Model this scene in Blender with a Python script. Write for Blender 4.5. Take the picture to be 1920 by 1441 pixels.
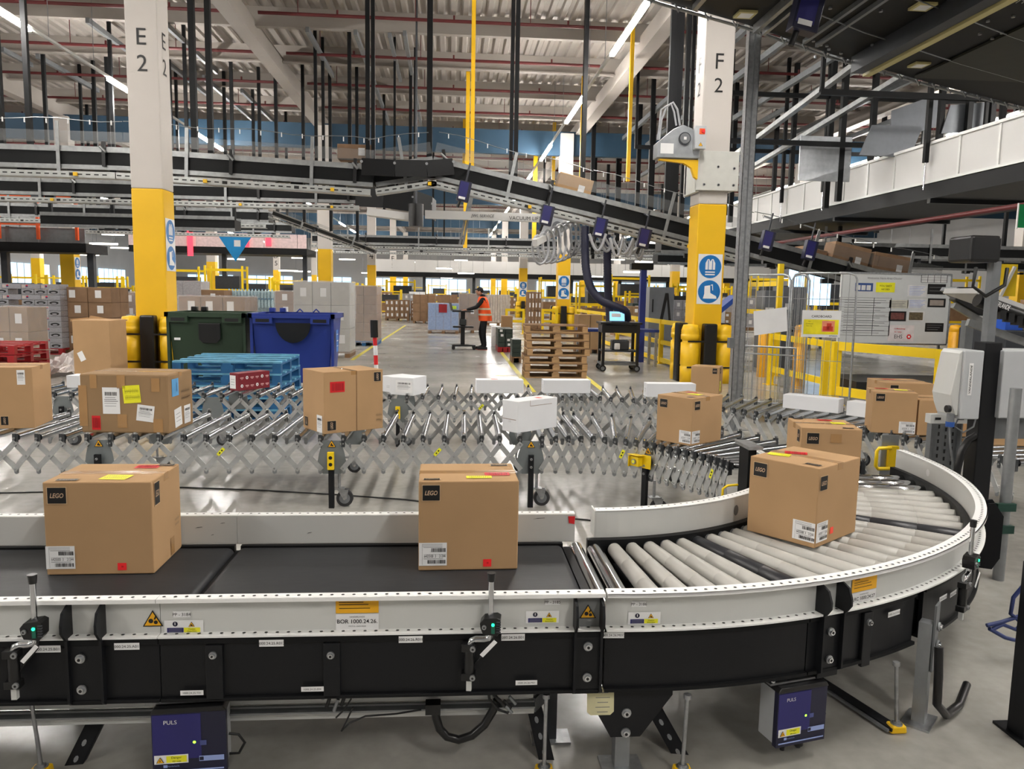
import bpy, bmesh, math, random
from mathutils import Vector, Matrix
import numpy as np
random.seed(7)
for o in list(bpy.data.objects): bpy.data.objects.remove(o)
S = bpy.context.scene; COL = S.collection
PI = math.pi
# ---------------- camera (taken from the two vanishing points of the photo) ----------------
F, CX, CY, EYE = 1450.0, 960.0, 720.5, 1.6
Yc = Vector((-113.0, 172.5, -F)); u_ = (Yc.x*.018+Yc.y)/F
Zc = Vector((.018, 1, u_)).normalized(); Yc.normalize(); Xc = Yc.cross(Zc)
R3 = Matrix((Xc, Yc, Zc))            # world = R3 @ cam
cam = bpy.data.cameras.new('camera'); camo = bpy.data.objects.new('camera', cam); COL.objects.link(camo)
camo.matrix_world = Matrix.Translation((0, 0, EYE)) @ R3.to_4x4()
cam.sensor_width = 36; cam.lens = 36*F/1920; cam.clip_start = .05; cam.clip_end = 400
S.camera = camo
def at(px, py, X=None, Y=None, Z=None):
    d = R3 @ Vector((px-CX, -(py-CY), -F))
    t = X/d.x if X is not None else Y/d.y if Y is not None else (Z-EYE)/d.z
    return Vector((0, 0, EYE)) + d*t
def pr(x, y, z):
    c = R3.transposed() @ (Vector((x, y, z-EYE))); return CX+F*c.x/-c.z, CY-F*c.y/-c.z
# ---------------- world, exposure ----------------
W = bpy.data.worlds.new('hall_fill'); S.world = W; W.use_nodes = True
bg = W.node_tree.nodes['Background']; bg.inputs[0].default_value = (1.0, .98, .96, 1); bg.inputs[1].default_value = .14  # dim ambient fill added for the unseen rest of the hall
S.view_settings.view_transform = 'Standard'; S.view_settings.look = 'None'
S.view_settings.exposure = 0.42; S.view_settings.gamma = 1; S.view_settings.use_curve_mapping = False
LAMP_W = 210.0      # watts of each ceiling strip lamp
# ---------------- materials ----------------
def lin(c): return tuple(((v/255)/12.92 if v/255 <= .04045 else ((v/255+.055)/1.055)**2.4) for v in c)
MATS = {}
def mat(name, rgb, rough=.6, metal=0, noise=.12, scale=8, bump=0, emit=0, trans=0, alpha=1, coat=0, stretch=None, spec=.5):
    if name in MATS: return MATS[name]
    m = bpy.data.materials.new(name); m.use_nodes = True; nt = m.node_tree; b = nt.nodes['Principled BSDF']
    c = lin(rgb)
    b.inputs['Roughness'].default_value = rough; b.inputs['Metallic'].default_value = metal
    b.inputs['Specular IOR Level'].default_value = spec
    tc = nt.nodes.new('ShaderNodeTexCoord'); nz = nt.nodes.new('ShaderNodeTexNoise'); mp = nt.nodes.new('ShaderNodeMapping')
    nt.links.new(tc.outputs['Object'], mp.inputs[0]); nt.links.new(mp.outputs[0], nz.inputs[0])
    nz.inputs['Scale'].default_value = scale; nz.inputs['Detail'].default_value = 5
    if stretch: mp.inputs['Scale'].default_value = stretch
    rp = nt.nodes.new('ShaderNodeValToRGB')
    rp.color_ramp.elements[0].position = .3; rp.color_ramp.elements[1].position = .7
    rp.color_ramp.elements[0].color = tuple(v*(1-noise) for v in c)+(1,)
    rp.color_ramp.elements[1].color = tuple(min(1, v*(1+noise)) for v in c)+(1,)
    nt.links.new(nz.outputs[0], rp.inputs[0]); nt.links.new(rp.outputs[0], b.inputs['Base Color'])
    if bump:
        bp = nt.nodes.new('ShaderNodeBump'); bp.inputs['Strength'].default_value = bump; bp.inputs['Distance'].default_value = .01
        nt.links.new(nz.outputs[0], bp.inputs['Height']); nt.links.new(bp.outputs[0], b.inputs['Normal'])
    if emit:
        b.inputs['Emission Color'].default_value = c+(1,); b.inputs['Emission Strength'].default_value = emit
    if trans: b.inputs['Transmission Weight'].default_value = trans
    if alpha < 1: b.inputs['Alpha'].default_value = alpha
    if coat: b.inputs['Coat Weight'].default_value = coat
    MATS[name] = m; return m
card = mat('cardboard', (178, 144, 106), .85, noise=.05, scale=3, bump=.04, spec=.2)
cardd = mat('cardboard_brown', (150, 122, 90), .85, noise=.08, scale=3, spec=.2)
cardk = mat('cardboard_dull', (140, 112, 88), .85, noise=.12, scale=4, spec=.2)
cardp = mat('cardboard_seam', (120, 88, 58), .9)
tape = mat('packing_tape', (170, 130, 84), .25, noise=.05, coat=.3)
white = mat('white_paper', (232, 232, 232), .6, noise=.02, spec=.3)
whitec = mat('white_card', (225, 226, 228), .6, noise=.03, scale=3, spec=.3)
blackp = mat('black_print', (16, 15, 15), .5, noise=.05)
greyp = mat('grey_print', (120, 120, 122), .6, noise=.05)
redst = mat('red_sticker', (214, 30, 36), .45, noise=.05)
redtag = mat('fluorescent_red_sticker', (255, 45, 50), .5, noise=.04)
redtag2 = mat('fluorescent_orange_sticker', (255, 80, 60), .5, noise=.04)
yelst = mat('yellow_sticker', (240, 236, 40), .5, noise=.05)
bluest = mat('blue_sticker', (90, 160, 214), .5, noise=.05)
galv = mat('galvanised_steel', (168, 170, 172), .38, .85, noise=.18, scale=30)
zinc = mat('zinc_plate', (150, 153, 155), .45, .7, noise=.1, scale=15)
chrome = mat('chrome', (205, 207, 210), .14, 1, noise=.04, scale=4)
rollm = mat('steel_roller', (178, 182, 186), .22, 1, noise=.08, scale=6)
alu = mat('painted_aluminium', (206, 207, 204), .4, .15, noise=.03, scale=2)
alul = mat('bright_aluminium', (236, 236, 234), .45, .0, noise=.02, scale=2)
rubber = mat('belt_rubber', (44, 45, 48), .5, noise=.12, scale=14, stretch=(1, 6, 1), spec=.35)
sleeve = mat('grey_sleeve', (178, 176, 170), .45, noise=.07, scale=5)
sleeveb = mat('black_sleeve', (42, 43, 47), .4, noise=.1, scale=5)
blk = mat('black_powder_coat', (20, 21, 24), .45, noise=.1, scale=5, spec=.3)
blkm = mat('black_frame', (13, 14, 16), .55, noise=.1, scale=6, spec=.25)
blkpl = mat('black_plastic', (18, 18, 19), .35, noise=.08)
dgrey = mat('dark_grey_steel', (58, 61, 66), .45, .3, noise=.1)
mgrey = mat('mid_grey_steel', (120, 123, 126), .5, .35, noise=.1)
bracketm = mat('dark_zinc', (92, 95, 98), .35, .8, noise=.15, scale=20)
yelp = mat('yellow_paint', (236, 186, 14), .5, noise=.05, scale=1.5)
yelr = mat('yellow_rail_paint', (242, 205, 16), .4, noise=.04, scale=2)
yelpl = mat('yellow_plastic', (238, 190, 20), .4, noise=.04)
yelb = mat('bollard_yellow', (226, 164, 20), .4, noise=.04)
cream = mat('white_column_paint', (196, 190, 184), .7, noise=.04, scale=1)
roofw = mat('white_roof_steel', (160, 153, 146), .6, noise=.05, scale=1)
deckm = mat('white_roof_deck', (168, 161, 154), .5, noise=.06, scale=.7)
redpipe = mat('sprinkler_pipe_red', (92, 30, 32), .5, noise=.1)
bluep = mat('blue_fascia', (38, 68, 90), .6, noise=.05, scale=1)
signb = mat('sign_blue', (18, 110, 180), .4, noise=.03)
amber = mat('amber_label', (238, 176, 22), .5, noise=.04)
navy = mat('navy_plastic', (38, 36, 104), .35, noise=.05)
navyd = mat('dark_navy_plastic', (25, 26, 52), .35, noise=.05)
navylb = mat('pale_blue_label', (150, 168, 220), .5, noise=.04)
hose = mat('navy_hose', (20, 23, 52), .5, noise=.15, scale=20)
greyhose = mat('grey_hose', (168, 170, 174), .4, noise=.05)
woodp = mat('pallet_wood', (168, 134, 94), .8, noise=.25, scale=6, bump=.1, stretch=(1, 6, 6))
woodd = mat('pallet_wood_dark', (130, 100, 72), .85, noise=.25, scale=6, bump=.1)
bluew = mat('blue_painted_wood', (28, 92, 140), .6, noise=.2, scale=6)
bluewl = mat('worn_blue_painted_wood', (96, 158, 188), .6, noise=.3, scale=7)
redpl = mat('red_plastic', (150, 20, 26), .45, noise=.1)
binb = mat('blue_bin_plastic', (34, 56, 140), .42, noise=.05, scale=2)
bing = mat('green_bin_plastic', (34, 56, 36), .5, noise=.08, scale=2)
film = mat('stretch_film', (205, 200, 196), .2, noise=.15, scale=12, bump=.5)
filmg = mat('grey_film_wrap', (176, 174, 168), .3, noise=.12, scale=6, bump=.5)
filmc = mat('clear_film', (225, 225, 228), .08, noise=.1, scale=14, bump=.8, alpha=.28)
silverc = mat('silver_can_tray', (164, 164, 170), .3, .3, noise=.2, scale=40)
orange = mat('hi_vis_orange', (255, 92, 28), .7, noise=.06, scale=12, bump=.1, emit=0)
refl = mat('reflective_tape', (205, 196, 170), .35, noise=.05)
clothk = mat('black_cloth', (16, 16, 19), .85, noise=.2, scale=14, bump=.2)
skin = mat('skin', (196, 146, 120), .55, noise=.05)
hair = mat('dark_hair', (22, 18, 17), .7, noise=.2, scale=30)
lampm = mat('lamp_tube', (255, 251, 245), .5, noise=0, emit=9)
lampfar = mat('far_lamp_tube', (255, 246, 232), .5, noise=0, emit=6)
greenled = mat('green_led', (40, 255, 170), .5, noise=0, emit=1.6)
limeled = mat('lime_led', (150, 255, 60), .5, noise=0, emit=2)
greenl = mat('green_lens', (14, 96, 76), .3, noise=.05)
screen = mat('lit_screen', (130, 196, 240), .3, noise=.08, emit=.9)
daywin = mat('lit_window', (190, 226, 255), .3, noise=.1, emit=1.3)
redglow = mat('lit_red_sign', (255, 60, 80), .4, noise=0, emit=1.2)
cyanm = mat('cyan_banner', (20, 140, 205), .6, noise=.05)
greym = mat('grey_cabinet', (112, 116, 122), .45, .2, noise=.05)
boxgrey = mat('light_grey_enclosure', (186, 189, 192), .4, .1, noise=.03)
orangep = mat('orange_paint', (226, 88, 30), .5, noise=.05)
bluecl = mat('bright_blue_plastic', (30, 80, 180), .4, noise=.05)
bottle = mat('clear_bottle', (176, 198, 205), .1, noise=.2, scale=30, spec=.8)
maroon = mat('maroon_card', (120, 18, 34), .5, noise=.05)
lcdblue = mat('pale_blue_pack', (110, 150, 205), .5, noise=.15, scale=14)
panelw = mat('white_panel', (200, 199, 197), .5, noise=.04, scale=.8)
lineyel = mat('yellow_floor_line', (206, 192, 70), .5, noise=.12)
# floor: polished grey concrete
def floor_mat():
    m = bpy.data.materials.new('polished_concrete'); m.use_nodes = True; nt = m.node_tree; b = nt.nodes['Principled BSDF']; L = nt.links.new
    tc = nt.nodes.new('ShaderNodeTexCoord')
    n1 = nt.nodes.new('ShaderNodeTexNoise'); n1.inputs['Scale'].default_value = .7; n1.inputs['Detail'].default_value = 8
    n2 = nt.nodes.new('ShaderNodeTexNoise'); n2.inputs['Scale'].default_value = 14; n2.inputs['Detail'].default_value = 6
    L(tc.outputs['Object'], n1.inputs[0]); L(tc.outputs['Object'], n2.inputs[0])
    r1 = nt.nodes.new('ShaderNodeValToRGB'); r1.color_ramp.elements[0].color = lin((150, 147, 141))+(1,); r1.color_ramp.elements[1].color = lin((192, 189, 182))+(1,)
    r1.color_ramp.elements[0].position = .3; r1.color_ramp.elements[1].position = .7
    mx = nt.nodes.new('ShaderNodeMix'); mx.data_type = 'RGBA'; mx.blend_type = 'MULTIPLY'; mx.inputs[0].default_value = .35
    L(n1.outputs[0], r1.inputs[0]); L(r1.outputs[0], mx.inputs[6]); L(n2.outputs[0], mx.inputs[7]); L(mx.outputs[2], b.inputs['Base Color'])
    r2 = nt.nodes.new('ShaderNodeMapRange'); r2.inputs[3].default_value = .14; r2.inputs[4].default_value = .34
    L(n1.outputs[0], r2.inputs[0]); L(r2.outputs[0], b.inputs['Roughness'])
    bp = nt.nodes.new('ShaderNodeBump'); bp.inputs['Strength'].default_value = .05; L(n2.outputs[0], bp.inputs['Height']); L(bp.outputs[0], b.inputs['Normal'])
    return m
floorm = floor_mat()
# ---------------- mesh builder ----------------
def tag(o, label=None, cat=None, group=None, kind=None):
    if label: o['label'] = label
    if cat: o['category'] = cat
    if group: o['group'] = group
    if kind: o['kind'] = kind
    return o
class MB:
    def __init__(s): s.v = []; s.f = []; s.m = []; s.sm = []; s.mats = []
    def mi(s, m):
        if m not in s.mats: s.mats.append(m)
        return s.mats.index(m)
    def add(s, vs, fs, m, smooth=False):
        b = len(s.v); s.v += [tuple(x) for x in vs]; i = s.mi(m)
        for f in fs: s.f.append(tuple(b+k for k in f)); s.m.append(i); s.sm.append(smooth)
        return s
    def bx(s, x0, x1, y0, y1, z0, z1, m):
        return s.add([(x0,y0,z0),(x1,y0,z0),(x1,y1,z0),(x0,y1,z0),(x0,y0,z1),(x1,y0,z1),(x1,y1,z1),(x0,y1,z1)],
            [(0,3,2,1),(4,5,6,7),(0,1,5,4),(1,2,6,5),(2,3,7,6),(3,0,4,7)], m)
    def box(s, c, d, m, R=None):
        c = Vector(c); h = [k/2 for k in d]
        vs = [Vector((a*h[0], b*h[1], e*h[2])) for e in (-1, 1) for a, b in ((-1,-1),(1,-1),(1,1),(-1,1))]
        if R is not None: vs = [R @ v for v in vs]
        return s.add([c+v for v in vs], [(0,3,2,1),(4,5,6,7),(0,1,5,4),(1,2,6,5),(2,3,7,6),(3,0,4,7)], m)
    def beam(s, p, q, w, h, m, up=(0, 0, 1)):
        p = Vector(p); q = Vector(q); d = (q-p); L = d.length; d.normalize(); up = Vector(up)
        if abs(d.dot(up)) > .98: up = Vector((0, 1, 0))
        x = d.cross(up).normalized(); z = x.cross(d)
        R = Matrix((x, d, z)).transposed()
        return s.box((p+q)/2, (w, L, h), m, R)
    def cyl(s, p, q, r, m, n=12, r2=None, caps=True):
        p = Vector(p); q = Vector(q); r2 = r if r2 is None else r2
        d = (q-p).normalized(); a = Vector((0, 0, 1)) if abs(d.z) < .9 else Vector((1, 0, 0))
        u = d.cross(a).normalized(); w = d.cross(u)
        ra = [p+(u*math.cos(2*PI*k/n)+w*math.sin(2*PI*k/n))*r for k in range(n)]
        rb = [q+(u*math.cos(2*PI*k/n)+w*math.sin(2*PI*k/n))*r2 for k in range(n)]
        s.add(ra+rb, [(k, n+k, n+(k+1) % n, (k+1) % n) for k in range(n)][::1], m, True)
        if caps:
            s.add(ra, [tuple(range(n))], m); s.add(rb, [tuple(range(n-1, -1, -1))], m)
        return s
    def tube(s, pts, r, m, n=8):
        pts = [Vector(p) for p in pts]; rings = []; ref = None
        for i, p in enumerate(pts):
            d = (pts[min(i+1, len(pts)-1)]-pts[max(i-1, 0)]).normalized()
            if ref is None: ref = d.orthogonal().normalized()
            u = (ref-d*ref.dot(d)).normalized(); ref = u; w = d.cross(u)
            rr = r[i] if isinstance(r, (list, tuple)) else r
            rings.append([p+(u*math.cos(2*PI*k/n)+w*math.sin(2*PI*k/n))*rr for k in range(n)])
        vs = [v for g in rings for v in g]; fs = []
        for i in range(len(pts)-1):
            for k in range(n): fs.append((i*n+k, i*n+(k+1) % n, (i+1)*n+(k+1) % n, (i+1)*n+k))
        s.add(vs, fs, m, True); s.add(rings[0], [tuple(range(n-1, -1, -1))], m); s.add(rings[-1], [tuple(range(n))], m)
        return s
    def prism(s, poly, o, u, v, w, m):
        """2D poly in plane o+u*a+v*b extruded by vector w"""
        o = Vector(o); u = Vector(u); v = Vector(v); w = Vector(w); n = len(poly)
        a = [o+u*p[0]+v*p[1] for p in poly]; b = [x+w for x in a]
        return s.add(a+b, [tuple(range(n-1, -1, -1)), tuple(range(n, 2*n))]+[(k, (k+1) % n, n+(k+1) % n, n+k) for k in range(n)], m)
    def lathe(s, prof, c, m, n=20, axis=None):
        c = Vector(c); vs = []; fs = []
        for r, z in prof:
            for k in range(n): vs.append(c+Vector((r*math.cos(2*PI*k/n), r*math.sin(2*PI*k/n), z)))
        for i in range(len(prof)-1):
            for k in range(n): fs.append((i*n+k, i*n+(k+1) % n, (i+1)*n+(k+1) % n, (i+1)*n+k))
        return s.add(vs, fs, m, True)
    def quad(s, c, u, v, m):   # thin decal, c centre, u v half vectors
        c = Vector(c); u = Vector(u); v = Vector(v)
        return s.add([c-u-v, c+u-v, c+u+v, c-u+v], [(0, 1, 2, 3)], m)
    def text(s, t, c, u, v, h, m, shear=0, bold=0, width=None):
        """flat letters centred on c; u right, v up unit vectors"""
        vs, fs = text_geo(t, shear, bold); c = Vector(c); u = Vector(u).normalized(); v = Vector(v).normalized()
        if not vs: return s
        sx = h if width is None else width/max(1e-6, max(a for a, b in vs)-min(a for a, b in vs))
        return s.add([c+u*a*sx+v*b*h for a, b in vs], fs, m)
    def build(s, name, parent=None, bevel=0, mod=None):
        me = bpy.data.meshes.new(name); me.from_pydata(s.v, [], s.f)
        for m in s.mats: me.materials.append(m)
        me.polygons.foreach_set('material_index', s.m); me.polygons.foreach_set('use_smooth', s.sm); me.update()
        o = bpy.data.objects.new(name, me); COL.objects.link(o)
        if parent is not None:
            o.parent = parent
            if 'rootm' in RM.get(parent.name, {}): o.matrix_parent_inverse = RM[parent.name]['rootm']
        if bevel:
            b = o.modifiers.new('bevel', 'BEVEL'); b.width = bevel; b.segments = 2; b.limit_method = 'ANGLE'; b.angle_limit = .7
        return o
RM = {}
_tg = {}
def text_geo(t, shear, bold):
    k = (t, shear, bold)
    if k in _tg: return _tg[k]
    c = bpy.data.curves.new('t', 'FONT'); c.body = t; c.size = 1; c.shear = shear; c.offset = bold; c.resolution_u = 3
    o = bpy.data.objects.new('t', c); COL.objects.link(o)
    dg = bpy.context.evaluated_depsgraph_get(); me = bpy.data.meshes.new_from_object(o.evaluated_get(dg))
    vs = [(v.co.x, v.co.y) for v in me.vertices]; fs = [tuple(p.vertices) for p in me.polygons]
    bpy.data.objects.remove(o); bpy.data.curves.remove(c); bpy.data.meshes.remove(me)
    if vs:
        x0 = min(a for a, b in vs); x1 = max(a for a, b in vs); y0 = min(b for a, b in vs); y1 = max(b for a, b in vs); hh = (y1-y0) or 1
        vs = [((a-(x0+x1)/2)/hh, (b-(y0+y1)/2)/hh) for a, b in vs]
    _tg[k] = (vs, fs); return _tg[k]
def thing(name, loc=(0, 0, 0), rz=0, label=None, cat=None, group=None, world=False, scale=1):
    """an Empty at a thing's base; world=True lets its parts be given in world coordinates"""
    o = bpy.data.objects.new(name, None); COL.objects.link(o); o.empty_display_size = .1
    o.location = loc; o.rotation_euler = (0, 0, rz)
    if world: RM[o.name] = {'rootm': (Matrix.Translation(loc) @ Matrix.Rotation(rz, 4, 'Z')).inverted()}
    return tag(o, label, cat, group)
def kids(o): return [c for c in bpy.data.objects if c.parent == o]
def copy_tree(o, loc=None, rz=None, label=None, group=None, parent=None, ch=None):
    c = o.copy(); COL.objects.link(c)
    if parent is not None: c.parent = parent
    if loc is not None: c.location = loc
    if rz is not None: c.rotation_euler = (c.rotation_euler[0], c.rotation_euler[1], rz)
    if label: c['label'] = label
    if group: c['group'] = group
    for k in o.children: copy_tree(k, parent=c)
    return c
def struct(o): o['kind'] = 'structure'; return o
UX, UY, UZ = Vector((1, 0, 0)), Vector((0, 1, 0)), Vector((0, 0, 1))
def barcode(mb, c, u, v, w, h, m, seed=1):
    r = random.Random(seed); x = -w/2; c = Vector(c); u = Vector(u).normalized(); v = Vector(v).normalized()
    while x < w/2-.001:
        b = w/40*r.choice((.6, 1, 1.6, 2.2)); mb.quad(c+u*(x+b/2), u*(b/2), v*(h/2), m); x += b+w/40*r.choice((.7, 1, 1.5))
# ================= the hall =================
XL, XR, YB, YF = -40, 40, 110, -16
struct(MB().bx(XL, XR, YF, YB, -.2, 0, floorm).build('floor'))
g = MB(); pitch = .34; n = int((XR-XL)/pitch)
prof = []
for i in range(n):
    x = XL+i*pitch; prof += [(x, 9.42), (x+.1, 9.42), (x+.14, 9.35), (x+.27, 9.35), (x+.31, 9.42)]
vs = [(x, YF, z) for x, z in prof]+[(x, YB, z) for x, z in prof]; k = len(prof)
g.add(vs, [(i, i+1, k+i+1, k+i) for i in range(k-1)], deckm)
g.bx(XL, XR, YF, YB, 9.5, 9.6, deckm)
struct(g.build('ceiling'))
wallm = mat('wall_cladding', (168, 166, 164), .6, noise=.05, scale=.5)
def wall(name, x0, x1, y0, y1): return struct(MB().bx(x0, x1, y0, y1, 0, 9.5, wallm).build(name))
wall('wall_back', XL, XR, YB, YB+.3); wall('wall_left', XL-.3, XL, YF, YB); wall('wall_right', XR, XR+.3, YF, YB)
wn = 1
for x0 in range(-36, 36, 8):
    m = MB().bx(x0, x0+6, YB-.12, YB-.02, 1.2, 3.4, daywin)
    for k in range(1, 5): m.bx(x0+k*1.2-.05, x0+k*1.2+.05, YB-.16, YB-.12, 1.2, 3.4, panelw)
    struct(m.build('window_%d' % wn)); wn += 1
for y0 in range(38, 100, 9):
    m = MB().bx(XL+.02, XL+.12, y0, y0+7, 1.0, 3.6, daywin)
    for k in range(1, 6): m.bx(XL+.12, XL+.16, y0+k*1.17-.05, y0+k*1.17+.05, 1.0, 3.6, panelw)
    struct(m.build('window_%d' % wn)); wn += 1
tn = 1
for k in range(-10, 25):           # roof purlins across the hall
    y = 22.9+3.4*k
    m = MB().bx(XL, XR, y, y+.03, 8.8, 9.35, roofw).bx(XL, XR, y-.16, y+.03, 8.78, 8.82, roofw)
    struct(m.build('trim_%d' % tn)); tn += 1
RX = [-36.85, -26.4, -15.7, -5.5, 5.35, 15.6, 25.95, 36.4]
for x in RX:                        # rafters along the hall
    m = MB().bx(x-.2, x+.2, YF, YB, 8.28, 8.36, roofw).bx(x-.05, x+.05, YF, YB, 8.36, 8.95, roofw)
    struct(m.build('trim_%d' % tn)); tn += 1
for i, y in enumerate((33.3, 52.3, 71.3, 90.3)):
    o = MB().bx(XL, XR, y, y+.25, 7.42, 8.4, bluep).build('trim_%d' % tn); tn += 1; struct(o)
# sprinkler pipes between the rafters
ordi = ['nearest', 'second', 'third', 'fourth', 'fifth', 'sixth', 'seventh', 'eighth', 'ninth', 'tenth']
def pipe_proto():
    m = MB().cyl((.5, 0, 0), (10, 0, 0), .045, redpipe, 8)
    for x in (1.5, 4.5, 7.5): m.cyl((x, 0, 0), (x, 0, .7), .012, redpipe, 5); m.cyl((x+1, 0, 0), (x+1, 0, .14), .03, redpipe, 6)
    return m.build('sprinkler_pipe')
pp = None
for bi, x in enumerate(RX[1:6]):
    for k in range(-2, 13):
        y = 24.6+3.4*k
        if pp is None: pp = pipe_proto(); o = pp
        else: o = pp.copy(); COL.objects.link(o)
        o.location = (x, y, 8.62)
        bay = ['far left', 'left of the E column', 'over the middle aisle', 'right of the F column', 'far right'][bi]
        tag(o, 'dark red sprinkler pipe under the roof, bay %s' % bay, 'pipe', 'sprinkler pipes, bay %s' % bay)
# ceiling strip lamps; outer rows and lamps behind the camera added for brightness
lampm.node_tree.nodes['Principled BSDF'].inputs['Emission Strength'].default_value = 200
LN = {-22.4: 'added far left row', -9.35: 'left row', 3.69: 'row over the middle aisle', 16.8: 'added row beyond the white walkway'}
lp = None
for x in (-22.4, -9.35, 3.69, 16.8):
    for k in range(-3, 12):
        y = 17.0+7.28*k
        if lp is None:
            lp = thing('strip_lamp'); MB().bx(-.05, .05, -1.65, 1.65, -.05, .02, lampm).build('lamp_tube', lp)
            MB().bx(-.035, .035, -3.64, 3.64, .02, .08, alu).build('lamp_rail', lp); o = lp
            MB().cyl((0, -2.5, .08), (0, -2.5, 2.1), .008, mgrey, 4).build('hanging_wire', lp); MB().cyl((0, 2.5, .08), (0, 2.5, 2.1), .008, mgrey, 4).build('hanging_wire', lp)
        else: o = copy_tree(lp)
        o.location = (x, y, 7.2)
        tag(o, 'glowing white strip lamp hanging under the roof, %s' % LN[x], 'lamp', 'strip lamps, %s' % LN[x])
# ---------------- columns ----------------
def sign_mesh(m, c, u, v, s, kind):
    """blue round safety sign on white; kind vest / boot; s = square side"""
    c = Vector(c); nrm = u.cross(v); m.quad(c, u*s*.5, v*s*.5, white)
    n = 28; m.add([c+nrm*.004+(u*math.cos(2*PI*k/n)+v*math.sin(2*PI*k/n))*s*.46 for k in range(n)], [tuple(range(n))], signb)
    def poly(pts, mt, off=.008): m.add([c+nrm*off+u*a*s+v*b*s for a, b in pts], [tuple(range(len(pts)))], mt)
    if kind == 'vest':
        poly([(-.2, -.12), (.2, -.12), (.2, .14), (.12, .3), (.05, .3), (0, .2), (-.05, .3), (-.12, .3), (-.2, .14)], white)
        poly([(-.2, -.24), (.2, -.24), (.2, -.19), (-.2, -.19)], white); poly([(-.2, -.34), (.2, -.34), (.2, -.29), (-.2, -.29)], white)
        for a in (-.1, .07): poly([(a, -.12), (a+.03, -.12), (a+.03, .26), (a, .26)], signb, .012)
    else:
        poly([(-.2, .22), (.03, .26), (.05, -.05), (.3, -.18), (.32, -.28), (-.25, -.28), (-.2, -.1)], white)
        poly([(.06, .28), (.14, .3), (.16, .05), (.13, .05), (.11, .25), (.06, .24)], white)
def column(name, x, yf, letters=None, signs=None, protector=True, label='', w=.54, ztr=3.3, group=None, plain=False, zy=0):
    t = thing('structural_column', (x, yf+w/2, 0), 0, label, 'column', group)
    MB().bx(-w/2, w/2, -w/2, w/2, ztr, 8.3, cream).build('white_shaft', t, bevel=.02 if not plain else 0)
    MB().bx(-w/2, w/2, -w/2, w/2, zy, ztr, yelp).build('yellow_shaft', t, bevel=.02 if not plain else 0)
    for (txt, face, z, h) in letters or []:
        m = MB()
        if face == 'f': m.text(txt, (0, -w/2-.006, z), UX, UZ, h, blackp)
        elif face == 'r': m.text(txt, (w/2+.006, 0, z), UY, UZ, h, blackp)
        else: m.text(txt, (-w/2-.006, 0, z), -UY, UZ, h, blackp)
        o = m.build('painted_mark', t)
    for (face, z, s) in signs or []:
        m = MB()
        if face == 'f': u = UX; c = Vector((0, -w/2-.008, z))
        else: u = UY; c = Vector((w/2+.008, 0, z))
        sign_mesh(m, c+Vector((0, 0, s/2)), u, UZ, s, 'vest'); sign_mesh(m, c-Vector((0, 0, s/2)), u, UZ, s, 'boot'); m.build('safety_sign', t)
    if protector:
        q = w/2+.06
        p = tag(thing('column_protector', (x, yf+w/2, 0)), 'yellow and black protector at the foot of ' + protector.replace(' in line with E 2,', ' behind E 2,').replace(' in line with F 2,', ' behind F 2,'), 'protector')
        for sx in (-1, 1):
            for sy in (-1, 1):
                m = MB(); cx, cy = sx*q, sy*q
                pr_ = [(0, 0), (.17, 0), (.175, .3), (.16, .32), (.175, .34), (.175, .75), (.15, .76), (.15, .8), (.175, .81), (.178, .9), (.168, .91), (.178, .93), (.168, .95), (.175, .97), (.14, 1.08), (0, 1.1)]
                m.lathe(pr_, (cx, cy, 0), yelpl, 16); m.build('corner_block', p)
        for a in range(4):
            R = Matrix.Rotation(a*PI/2, 3, 'Z')
            m = MB().box(R @ Vector((0, -q-.08, .55)), (.25, .2, 1.12), blkpl, R); m.build('black_panel', p, bevel=.03)
        for z in (.78, .3):
            for s in (-1, 1): MB().box((0, s*(q+.175), z), (2*q+.2, .012, .03), blkpl).build('strap', p)
    return t
EX, FX = -5.30, 4.78
column('E2', EX, 14.2, [('E', 'f', at(262,68,Y=14.2).z, .27), ('2', 'f', at(264,118,Y=14.2).z, .27), ('E', 'r', at(303,78,Y=14.47).z, .27), ('2', 'r', at(304,127,Y=14.47).z, .27)], [('r', 2.35, .46)], 'the column marked E 2', 'white and yellow column marked E 2, nearest on the left')
column('F2', FX, 14.2, [('F', 'f', at(1356,115,Y=14.2).z, .27), ('2', 'f', at(1355,160,Y=14.2).z, .25), ('F', 'l', at(1319,122,Y=14.47).z, .27), ('2', 'l', at(1317,168,Y=14.47).z, .25)], [('f', 1.93, .46)], 'the column marked F 2', 'white and yellow column marked F 2 carrying a steel collar and hose reel')
rows = {2: 'second', 3: 'third', 4: 'fourth', 5: 'fifth'}
XS = {'C': -26.5, 'D': -15.6, 'E': -5.30, 'F': 4.78, 'G': 15.2, 'H': 25.6}
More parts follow.
